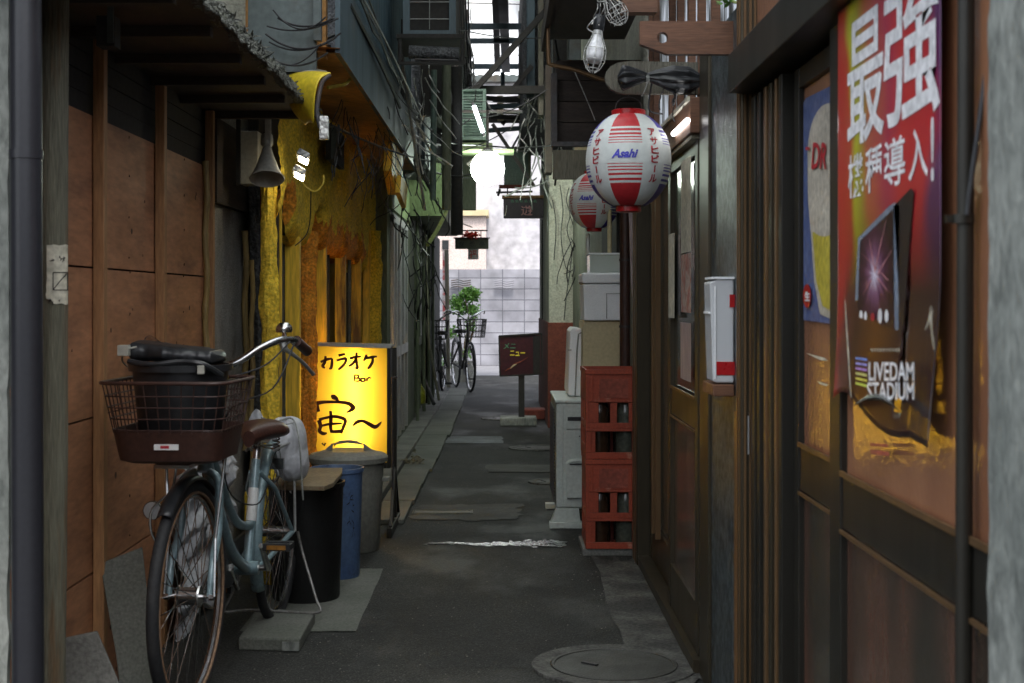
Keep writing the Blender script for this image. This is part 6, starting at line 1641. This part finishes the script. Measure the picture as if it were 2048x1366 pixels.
mb = MB(); mb.lathe([(.0171,.0),(.0185,.0),(.0185,.05),(.0171,.05)], Vector((.395,0,.463)), 14, Vector((-.13,0,.355)).to_track_quat('Z','Y').to_matrix()); mb.lathe([(.0171,-.07),(.0185,-.07),(.0185,.045),(.0171,.045)], Vector((.375,0,.52)) + Vector((-.13,0,.355)).normalized()*-.02, 14, Vector((-.13,0,.355)).to_track_quat('Z','Y').to_matrix())
bb(mb, 'seat_tube_decal', 'white', smooth=True)
mb = MB(); mb.tube([(.335,0,.63),(.31,0,.705)], .013, 12); bb(mb, 'seat_post', 'chrome', smooth=True)
# saddle
mb = MB()
def sad(u, v):
    x = .17+.27*v; w_ = .095*(1-max(0,(v-.35)/.65)**.8*.78)*(min(1, v*6+.25)**.5)
    a = 2*pi*u; return (x, w_*cos(a), .735+.028*sin(a)*(1 if sin(a) > 0 else 1.0) - .012*(v-.5)**2*4 + .02*(1-v)*max(0,sin(a)))
mb.grid(sad, 28, 20, cu=True); mb.f.append([i for i in range(28)]); mb.m.append(0); mb.f.append([20*28+i for i in range(28)][::-1]); mb.m.append(0)
sd = bb(mb, 'saddle', 'saddle', smooth=True)
mb = MB()
for s in (-1, 1):
    mb.tube([(.21+.0125*math.cos(a)*1, s*.045+.0125*sin(a), .66+.05*a/25) for a in [k*.5 for k in range(44)]], .0028, 5)
mb.tube([(.2,-.05,.66),(.42,0,.705)], .004, 6).tube([(.2,.05,.66),(.42,0,.705)], .004, 6); bb(mb, 'saddle_springs', 'chrome', sd)
# fenders
def fender(cx, a0, a1, ax):
    mb = MB(); q = Vector(ax).cross(Vector((0,0,1))); ax = Vector(ax)
    mb.grid(lambda u, v: Vector(cx) + (Vector((0,0,1))*cos(radians(a0+(a1-a0)*u)) - q*sin(radians(a0+(a1-a0)*u)))*(R_W+.018-.014*(2*v-1)**2) + ax*(.024*(2*v-1)), 30, 6)
    return mb
o = bb(fender((0,0,R_W), -118, 55, (0,1,0)), 'fender', 'bike', smooth=True)
md = o.modifiers.new('s','SOLIDIFY'); md.thickness = .002
o = bb(fender(cf, -40, 42, axf), 'fender', 'black', smooth=True)
md = o.modifiers.new('s','SOLIDIFY'); md.thickness = .002
mb = MB()
for s in (-1,1): mb.tube([(0,s*.065,R_W),(-.22,s*.03,.62)], .0022, 5).tube([(0,s*.065,R_W),(-.34,s*.026,.40)], .0022, 5)
bb(mb, 'fender_stay', 'chrome')
# handlebar
hp = [(.70,.25,1.04),(.78,.24,1.068),(.87,.205,1.075),(.93,.15,1.05),(.955,.09,1.01),(.96,.03,.99),(.96,-.03,.99),(.955,-.09,1.01),(.93,-.15,1.05),(.87,-.205,1.075),(.78,-.24,1.068),(.70,-.25,1.04)]
mb = MB(); mb.tube(catmull(hp, 5), .0115, 12); mb.tube([(.955,0,.85),(.945,0,.97),(.96,0,.99)], .013, 12); hb = bb(mb, 'handlebar', 'chrome', smooth=True)
for s in (1,-1):
    mb = MB(); g0, g1 = Vector((.68,s*.252,1.033)), Vector((.79,s*.237,1.070))
    mb.tube([g0, g0+(g1-g0)*.03, g0+(g1-g0)*.1, g0+(g1-g0)*.9, g1], [.012,.0175,.0165,.0165,.018], 14); bb(mb, 'grip', 'saddle', hb, smooth=True)
    mb = MB(); mb.tube(catmull([(.86,s*.212,1.05),(.83,s*.24,1.025),(.76,s*.258,.995),(.69,s*.272,.96)], 4), [.008,.008,.007,.007,.006,.006,.006,.006,.006,.006,.006,.006,.007], 8); mb.tube([(.86,s*.205,1.075),(.86,s*.215,1.045)], .012, 10); bb(mb, 'brake_lever', 'alu', hb, smooth=True)
mb = MB(); c = Vector((.82,.205,1.108)); mb.lathe([(.0,.022),(.014,.020),(.024,.010),(.027,-.002),(.024,-.010),(0,-.012)], c, 20); mb.tube([c-Vector((0,0,.01)), c-Vector((0,-.01,.045))], .006, 8); bb(mb, 'bell', 'chrome', hb, smooth=True)
mb = MB()
for p in ([(.85,.23,1.07),(.99,.18,1.0),(1.08,.06,.95),(1.05,.03,.86),(1.0,.022,.72)], [(.85,-.23,1.07),(1.0,-.18,1.05),(1.06,-.05,.97),(1.04,-.02,.85),(.9,-.02,.6),(.5,-.03,.32)], [(.84,.24,1.06),(.96,.2,.93),(.97,.06,.85),(.8,.02,.6),(.45,.03,.5),(.25,.03,.56)]):
    mb.tube(catmull(p, 6), .0028, 6)
bb(mb, 'brake_cable', 'cable', smooth=True)
# basket
bx0, bx1, by, zt, zm, zbm = 1.085, 1.45, .178, .972, .835, .745
def ring(f, grow=0):      # f 0 bottom .. 1 top
    x0 = bx0+.05*(1-f)-grow; x1 = bx1-.055*(1-f)+grow; y = by-.035*(1-f)+grow
    out = []; r = .05
    for (cx, cy, a0) in ((x1-r,y-r,0),(x0+r,y-r,90),(x0+r,-y+r,180),(x1-r,-y+r,270)):
        for k in range(6): a = radians(a0+18*k); out.append(Vector((cx+r*cos(a), cy+r*sin(a), 0)))
    return out
def zf(f): return zbm+(zt-zbm)*f
mb = MB()
fs_ = (.42,.56,.70,.84,1.0)
for f in fs_[:-1]: mb.tube([p+Vector((0,0,zf(f))) for p in ring(f)], .0022, 6, closed=True)
top, mid = ring(1), ring(.38)
def pal(r, t_):      # point at arclength fraction
    L = [0]; n = len(r)
    for i in range(n): L.append(L[-1]+(r[(i+1)%n]-r[i]).length)
    s = t_*L[-1]
    for i in range(n):
        if L[i+1] >= s: return r[i].lerp(r[(i+1)%n], (s-L[i])/(L[i+1]-L[i]+1e-9))
    return r[0]
for k in range(38):
    a = pal(top, k/38); b = pal(mid, k/38); mb.tube([b+Vector((0,0,zf(.38))), a+Vector((0,0,zt))], .0019, 5)
bas = bb(mb, 'basket', 'brownplastic')
mb = MB(); mb.tube([p+Vector((0,0,zt)) for p in ring(1, .002)], .0055, 8, closed=True); bb(mb, 'basket_rim', 'brownplastic', bas, smooth=True)
mb = MB(); n = 24
lv = [(0,-.02),(.0,0),(.06,.004),(.4,.002)]
rr = [[p*1 + Vector((0,0,zf(0))) for p in ring(0,-.02)], [p+Vector((0,0,zf(.04))) for p in ring(.04)], [p+Vector((0,0,zf(.40))) for p in ring(.40)], [p+Vector((0,0,zf(.42))) for p in ring(.42, -.004)], [p+Vector((0,0,zf(.08))) for p in ring(.08,-.006)]]
for r in rr: mb.v += [tuple(p) for p in r]
for j in range(4):
    for i in range(n): mb.f.append([j*n+i, j*n+(i+1)%n, (j+1)*n+(i+1)%n, (j+1)*n+i]); mb.m.append(0)
mb.f.append(list(range(n))); mb.m.append(0)
bb(mb, 'basket_tray', 'brownplastic', bas, smooth=True)
mb = MB(); xs = bx1-.055*(1-.22)+.002; zc = zf(.22)
mb.box(xs, xs+.003, -.03, .038, zc-.008, zc+.008); lb = bb(mb, 'name_plate', 'white', bas)
mb = MB(); mb.box(xs+.0031, xs+.0036, -.012, .012, zc-.004, zc+.004); bb(mb, 'name_print', 'inkred', bas)
mb = MB(); mb.tube([(1.10,.09,.745),(1.14,.07,.5),cf+axf*.075], .0045, 6).tube([(1.10,-.09,.745),(1.14,-.07,.5),cf-axf*.075], .0045, 6).box(1.0,1.35,-.05,.05,.728,.738); bb(mb, 'basket_stay', 'chrome')
# front light on its wire bow
mb = MB(); c = Vector((1.1,-.128,.575)); mb.lathe([(0,-.03),(.018,-.03),(.028,.0),(.028,.012)], c, 20, Matrix.Rotation(pi/2, 3, 'Y')); hl = bb(mb, 'headlight', 'black', smooth=True)
mb = MB(); mb.lathe([(.0,.016),(.018,.015),(.026,.0125)], c, 20, Matrix.Rotation(pi/2, 3, 'Y'), caps=False); bb(mb, 'lens', 'white', hl, smooth=True)
mb = MB(); mb.tube(catmull([(1.12,-.05,.74),(1.12,-.06,.66),(1.12,-.075,.63),(1.12,-.125,.58),(1.12,-.13,.52),(1.12,-.11,.48),(1.12,-.075,.46)], 5), .004, 6); bb(mb, 'light_guard', 'chrome', smooth=True)
# drive train
mb = MB(); mb.tube([(.46,-.05,.285),(.46,.065,.285)], .011, 10)
a1 = Vector((.46,.072,.285)); a2 = Vector((.60,.08,.385)); mb.tube([a1, a2], [.013,.009], 10); a3 = Vector((.46,-.06,.285)); a4 = Vector((.32,-.07,.185)); mb.tube([a3, a4], [.013,.009], 10); bb(mb, 'crank', 'chrome', smooth=True)
for (p, s) in ((a2,1),(a4,-1)):
    mb = MB(); y0, y1 = sorted((p.y+s*.012, p.y+s*.105))
    mb.box(p.x-.034, p.x-.014, y0, y1, p.z-.012, p.z+.012).box(p.x+.014, p.x+.034, y0, y1, p.z-.012, p.z+.012).box(p.x-.013, p.x+.013, y0, y0+.012, p.z-.01, p.z+.01).box(p.x-.013, p.x+.013, y1-.012, y1, p.z-.01, p.z+.01).tube([(p.x,y0,p.z),(p.x,y1,p.z)], .006, 8)
    pd = bb(mb, 'pedal', 'black', bevel=.002)
    mb = MB(); mb.box(p.x+.0345, p.x+.037, y0+.015, y1-.015, p.z-.007, p.z+.007); bb(mb, 'reflector', mat('amber', (.35,.16,.03), .3) if 'amber' not in bpy.data.materials else bpy.data.materials['amber'], pd)
mb = MB(); mb.prism([(.52,.23),(.56,.28),(.53,.34),(.46,.36),(0,.375),(-.04,.335),(0,.295),(.46,.215)], 'y', -.075, -.06); bb(mb, 'chain_case', 'black', bevel=.003)
# rack and stand
mb = MB(); mb.tube([(.27,.05,.665),(-.2,.06,.675),(-.22,.04,.675),(-.22,-.04,.675),(-.2,-.06,.675),(.27,-.05,.665)], .005, 8)
for x in (.15,.03,-.1): mb.tube([(x,-.055,.672),(x,.055,.672)], .004, 6)
for s in (-1,1): mb.tube([(0,s*.07,R_W),(-.03,s*.06,.67)], .005, 8)
bb(mb, 'rear_rack', 'alu', smooth=True)
mb = MB(); mb.tube(catmull([(0,.08,R_W),(-.0,.10,.25),(.06,.16,.1),(.08,.175,.052),(.07,.05,.05),(.06,-.1,.052),(.08,-.175,.05),(.06,-.16,.1),(0,-.10,.25),(0,-.08,R_W)], 5), .0055, 8); bb(mb, 'kickstand', 'dullsteel', smooth=True)
mb = MB(); mb.tube([(.10+.0*a, .03*cos(a), .56+.03*sin(a)) for a in [2*pi*k/20 for k in range(20)]], .005, 6, closed=True); mb.box(.09,.11,-.05,.05,.58,.62); bb(mb, 'wheel_lock', 'chrome')

# bag on the rear rack
t = thing('tied_bag', 'white cloth bag tied with cord on the bicycle rear rack', 'bag', (-.8,5.45,.5))
mb = MB(); c = P(572,897,5.42)
def bagf(u, v):
    a = 2*pi*u; th = pi*v
    s = sin(th)**.55; cz = -cos(th)
    r = 1 + .09*fbm(cos(a)*1.6+3, sin(a)*1.6, v*3) + .03*fbm(cos(a)*6, sin(a)*6, v*8)
    return (c.x + .075*s*cos(a)*r + .03*max(0,-cz)+.0, c.y + .16*s*sin(a)*r, c.z + .118*cz*(1+.12*fbm(cos(a)*2, sin(a)*2, 4)))
mb.grid(bagf, 48, 30, cu=True); mb.build('sack', M['whitebag'], t, smooth=True)
mb = MB(); mb.tube(catmull([P(515,830,5.3), P(530,838,5.28), P(555,842,5.3), P(585,838,5.35), P(598,880,5.24), P(603,950,5.24), P(606,1000,5.25)], 5), .0035, 6)
mb.tube(catmull([P(545,850,5.25), P(560,905,5.25), P(566,960,5.28)], 5), .0025, 6); mb.tube(catmull([P(520,845,5.28), P(560,850,5.25), P(590,845,5.28)], 5), .0025, 6); mb.build('cord', M['greycable'], t, smooth=True)
mb = MB(); mb.grid(lambda u, v: P(492+60*u*(1-.5*v)+6*v, 868-50*v*(.6+.4*sin(u*3.1))+4*fbm(u*5,v*5,2), 5.15+.2*u), 12, 8); mb.build('loose_plastic', M['whitebag'], t, smooth=True)

# bucket and bag in the basket
bc = B.matrix_world @ Vector((1.265, 0, 0)); bc = rc + Matrix.Rotation(ang, 3, 'Z') @ Vector((1.268, .004, 0))
t = thing('black_bucket', 'black plastic bucket standing in the bicycle basket', 'bucket', (bc.x, bc.y, .76))
mb = MB(); mb.lathe([(.105,.757),(.110,.762),(.135,1.0),(.146,1.0),(.146,1.018),(.135,1.018),(.128,1.0),(.104,.775),(0,.775)], (bc.x,bc.y,0), 44); mb.build('shell', M['black'], t, smooth=True)
mb = MB(); mb.tube(catmull([(bc.x-.146,bc.y,1.005),(bc.x-.155,bc.y-.05,1.03),(bc.x-.13,bc.y-.1,1.06),(bc.x-.1,bc.y-.1,1.07)], 5), .003, 6)
mb.box(bc.x-.15, bc.x-.12, bc.y-.12, bc.y-.09, 1.045, 1.075); mb.build('handle', M['horn'], t, bevel=.003)
MB().box(bc.x+.075, bc.x+.095, bc.y-.14, bc.y-.125, .995, 1.02).build('handle_clip', M['horn'], t, bevel=.003)
t = thing('black_bag', 'folded shiny black bag lying over the bucket rim', 'bag', (bc.x, bc.y, 1.02))
mb = MB()
def bf(u, v):
    a = 2*pi*u; x = -.145+.27*v
    h = .030*(1-.35*v)*(1+.12*fbm(v*3, cos(a), 1)); w_ = .10*(1+.12*fbm(v*3, 3, 1))
    e = min(1, v*12, (1-v)*12)**.5
    sx = abs(cos(a))**.5*(1 if cos(a) > 0 else -1); sz = abs(sin(a))**.7*(1 if sin(a) > 0 else -1)
    return (bc.x+x, bc.y + w_*e*sx + .01*sin(v*9), 1.058 - .022*v + h*e*sz + .0025*fbm(v*9, cos(a)*2, sin(a)*2))
mb.grid(bf, 44, 60, cu=True); mb.build('bag_body', M['black'], t, smooth=True)
mb = MB(); mb.tube(catmull([(bc.x-.12,bc.y-.115,1.03),(bc.x-.05,bc.y-.135,1.022),(bc.x+.03,bc.y-.13,1.03),(bc.x+.09,bc.y-.13,1.022),(bc.x+.135,bc.y-.09,.99)], 6), .008, 8); mb.build('strap', M['black'], t, smooth=True)

# ---------------------------------------------------------------- cables
def cable(pts, r, m, label, k=8):
    return tag(MB().tube(catmull(pts, k), r, 6).build('hanging_cable', M[m], smooth=True), label, 'cable')
def sag(a, b, s, n=6): 
    a, b = Vector(a), Vector(b); return [a.lerp(b, i/n) - Vector((0,0,s*4*(i/n)*(1-i/n))) for i in range(n+1)]
cable(sag(P(662,250,6.6), P(880,325,10.5), .03), .006, 'cable', 'black cable slanting across the orange soffit to the right')
cable(sag(P(700,10,6.0), P(800,215,8.4), -.02), .010, 'cable', 'thick black cable following the top of the blue fascia')
cable(sag(P(728,0,6.5), P(845,240,9.6), -.02), .006, 'greycable', 'pale cable following the blue fascia toward the AC shelf')
cable(sag(P(800,90,8.6), P(850,420,9.2), .02), .010, 'greycable', 'pale dangling cable below the AC shelf')
cable([P(820,230,9), P(850,250,9.6), P(900,285,11), P(950,290,12), P(1030,296,13)], .007, 'cable', 'black cable crossing the alley below the louvred AC unit')
cable([P(1025,297,13), P(1080,293,12.6), P(1145,288,12)], .006, 'cable', 'black cable crossing the alley to the right above the purple sign')
cable([P(905,190,11.8), P(908,300,11.8), P(898,400,11.6), P(880,450,11.4), P(855,490,11.2)], .018, 'hose', 'yellow-green hose hanging down the left wall in a long curve')
cable([P(868,165,11.2), P(890,200,11.4), P(893,250,11.5), P(872,240,11.4), P(868,200,11.3)], .03, 'greenwall', 'looped grey-green hose bundle beside the yellow-green hose')
cable([P(1150,145,4.55), P(1165,180,4.6), P(1180,215,4.65), P(1190,240,4.7)], .0015, 'greycable', 'thin thread hanging from the wire cage')
cable([P(1105,0,9), P(1110,80,9), P(1130,200,9.5), P(1118,300,10), P(1110,370,10.5)], .008, 'cable', 'dark cable down the right side beside the boxed pillar')
cable([P(560,80,5.7), P(600,100,5.75), P(650,78,5.8), P(690,62,5.9)], .007, 'cable', 'dark bent wire over the yellow hood lamp')
cable([P(530,130,5.6), P(560,92,5.65), P(610,88,5.7), P(660,92,5.8)], .006, 'cable', 'dark arched wire left of the yellow hood lamp')
cable([P(570,180,6.0), P(600,150,6.0), P(640,125,6.0), P(650,96,6.0)], .010, 'yellowhose', 'thick yellow cable curling above the hood lamp')
cable([P(655,175,6.1), P(690,168,6.2), P(702,155,6.3)], .008, 'yellowhose', 'yellow cable running right from the hood lamp')
cable([P(598,330,6.2), P(605,365,6.2), P(628,383,6.2), P(645,370,6.2), P(648,350,6.2)], .004, 'yellowhose', 'thin yellow loop of cable on the yellow stucco')
cable([P(560,145,5.95), P(552,160,5.95), P(558,180,6), P(575,170,6.0), P(568,150,6)], .005, 'yellowhose', 'small yellow coil at the eave end')
cable([P(622,380,6.3), P(620,440,6.4), P(612,470,6.4), P(590,492,6.4)], .0025, 'cable', 'thin black wire hanging down the yellow stucco')
cable([P(1305,160,4.68), P(1298,200,4.68), P(1300,222,4.66), P(1325,228,4.7)], .003, 'cable', 'black loop of wire beside the front lantern top')
cable(sag(P(1098,360,13.2), P(1030,375,13.5), .03), .006, 'greycable', 'pale wire above the purple sign')
cable([P(945,455,15), P(912,430,15), P(912,330,15), P(930,300,14)], .006, 'greycable', 'grey wire dropping to the hanging board')
cable([P(1440,0,3.9), P(1455,-10,3.9), P(1470,5,3.9), P(1485,-5,3.9)], .004, 'hose', 'green string at the top beside the wooden bracket')
cable(sag(P(800,140,9.0), P(890,330,10.5), .12), .008, 'vinyl', 'shiny pale vinyl strip drooping at the corner of the blue storey')
cable(sag(P(806,250,8.9), P(880,290,10.8), .03), .009, 'vinyl', 'shiny pale vinyl strip running toward the green awning')
for k in range(9):
    x0, y0 = rnd.uniform(800,900), rnd.uniform(20,330); x1, y1 = rnd.uniform(940,1110), y0+rnd.uniform(-60,60); Ya = rnd.uniform(9.5,13)
    cable(sag(P(x0,y0,Ya), P(x1,y1,Ya+rnd.uniform(0,1.5)), rnd.uniform(.02,.12)), rnd.uniform(.003,.007), 'cable', 'thin black cable sagging across the narrow gap under the skylight')['group'] = 'thin cables crossing the gap'
for k in range(5):
    cable([P(915+5*k, -60, 12+.3*k), P(918+5*k, 60, 12.2+.3*k), P(926+4*k, 150, 12.6+.3*k), P(930+3*k, 230+20*k, 13+.3*k)], .008, 'cable', 'dark cable in the bunch running down the left rim of the skylight')['group'] = 'bunched cables at the skylight rim'
# tangles
def tangle(n, box, Y0, Y1, r, m, label, drop=90, wig=14, seed=1):
    R2 = random.Random(seed); mb = MB()
    for k in range(n):
        x = R2.uniform(box[0], box[2]); y = R2.uniform(box[1], box[3]); Y = Y0+(Y1-Y0)*(x-box[0])/(box[2]-box[0]); pts = []
        ang = R2.gauss(1.57,.35); L = R2.uniform(.5,1.2)*drop
        for i in range(6):
            pts.append(P(x, y, Y+R2.uniform(-.05,.05))); x += cos(ang)*L/5 + R2.uniform(-wig,wig)*.22; y += sin(ang)*L/5 + R2.uniform(-wig,wig)*.1; ang += R2.uniform(-.22,.22)
        mb.tube(catmull(pts, 4), r*R2.uniform(.6,1.2), 5)
    o = tag(mb.build('cable_tangle', M[m]), label, 'cable tangle'); o['kind'] = 'stuff'; return o
tangle(30, (670,150,790,330), 6.4, 8.6, .0030, 'cable', 'dark net of thin dry vines and wires on the orange soffit', 110, 12, 3)
tangle(26, (715,260,800,360), 7.2, 8.8, .002, 'cable', 'fine dark tangle of wires by the yellow trim boards', 70, 16, 4)
tangle(16, (800,120,860,280), 8.9, 9.5, .004, 'vinyl', 'shiny pale wires and vinyl below the AC shelf', 120, 14, 5)
tangle(22, (780,280,900,420), 9.6, 11.5, .005, 'cable', 'grey wires massed over the grey-green shop entrance', 90, 22, 6)
tangle(24, (800,420,880,600), 11, 14, .006, 'cable', 'dark wires and stems over the grey-green shop wall', 120, 12, 7)
tangle(18, (925,0,950,200), 13, 14, .008, 'greycable', 'grey wires along the left rim of the skylight', 120, 8, 8)
tangle(24, (1040,150,1105,380), 13, 13.6, .007, 'greycable', 'pale wires knotted on the right wall above the purple sign', 100, 12, 9)
tangle(10, (1185,-30,1240,30), 4.4, 4.6, .0012, 'silver', 'thin wire tangle at the top beside the empty cage', 50, 14, 10)
tangle(12, (1310,160,1420,190), 4.6, 4.7, .002, 'cable', 'thin black wires under the olive bracket', 45, 10, 11)
for k in range(7):
    x0, y0 = 498+rnd.uniform(0,60), 20+16*k; x1, y1 = 640+rnd.uniform(0,50), 30+12*k+rnd.uniform(-20,20)
    cable(sag(P(x0,y0,5.55), P(x1,y1,5.5), rnd.uniform(.02,.07)), rnd.uniform(.0025,.005), 'cable', 'dark cable drooping across the grey end panel at the upper left')['group'] = 'cables on the grey end panel'
tangle(16, (1140,340,1180,560), 12.9, 13.1, .005, 'cable', 'wires hanging in front of the cracked plaster wall', 90, 12, 13)
mb = MB()
for cx, cy, n in ((1450,2,14),(1478,-6,16)): leafcloud(mb, P(cx,cy,3.9), (.03,.03,.012), n, .022)
tag(mb.build('plant_leaves', M['leaf']), 'few green leaves hanging at the top above the wooden bracket', 'plant')

def milk():
    m, tt, b = newmat('milkysheet'); L = tt.links
    tr = nd(tt, 'ShaderNodeBsdfTranslucent'); tr.inputs[0].default_value = (.74,.78,.75,1)
    L.new(tr.outputs[0], tt.nodes['Material Output'].inputs[0]); return m
mb = MB(); mb.grid(lambda u, v: (-1.7+3.2*u, .4+10.6*v, 4.7+.01*sin(u*150)), 160, 2)
tag(mb.build('diffuser_sheet', milk()), 'unseen milky corrugated sheet added over the near alley to soften the daylight', 'roof')  # unseen sheet added overhead to hold off the sun and spread soft light
# unseen wall added behind the viewpoint to limit daylight entering the alley
tag(MB().box(-9, 9, -9.2, -9.0, 0, 4.2).build('light_block_wall', M['concrete']), 'unseen plain concrete wall added behind the viewpoint to limit the daylight', 'wall')
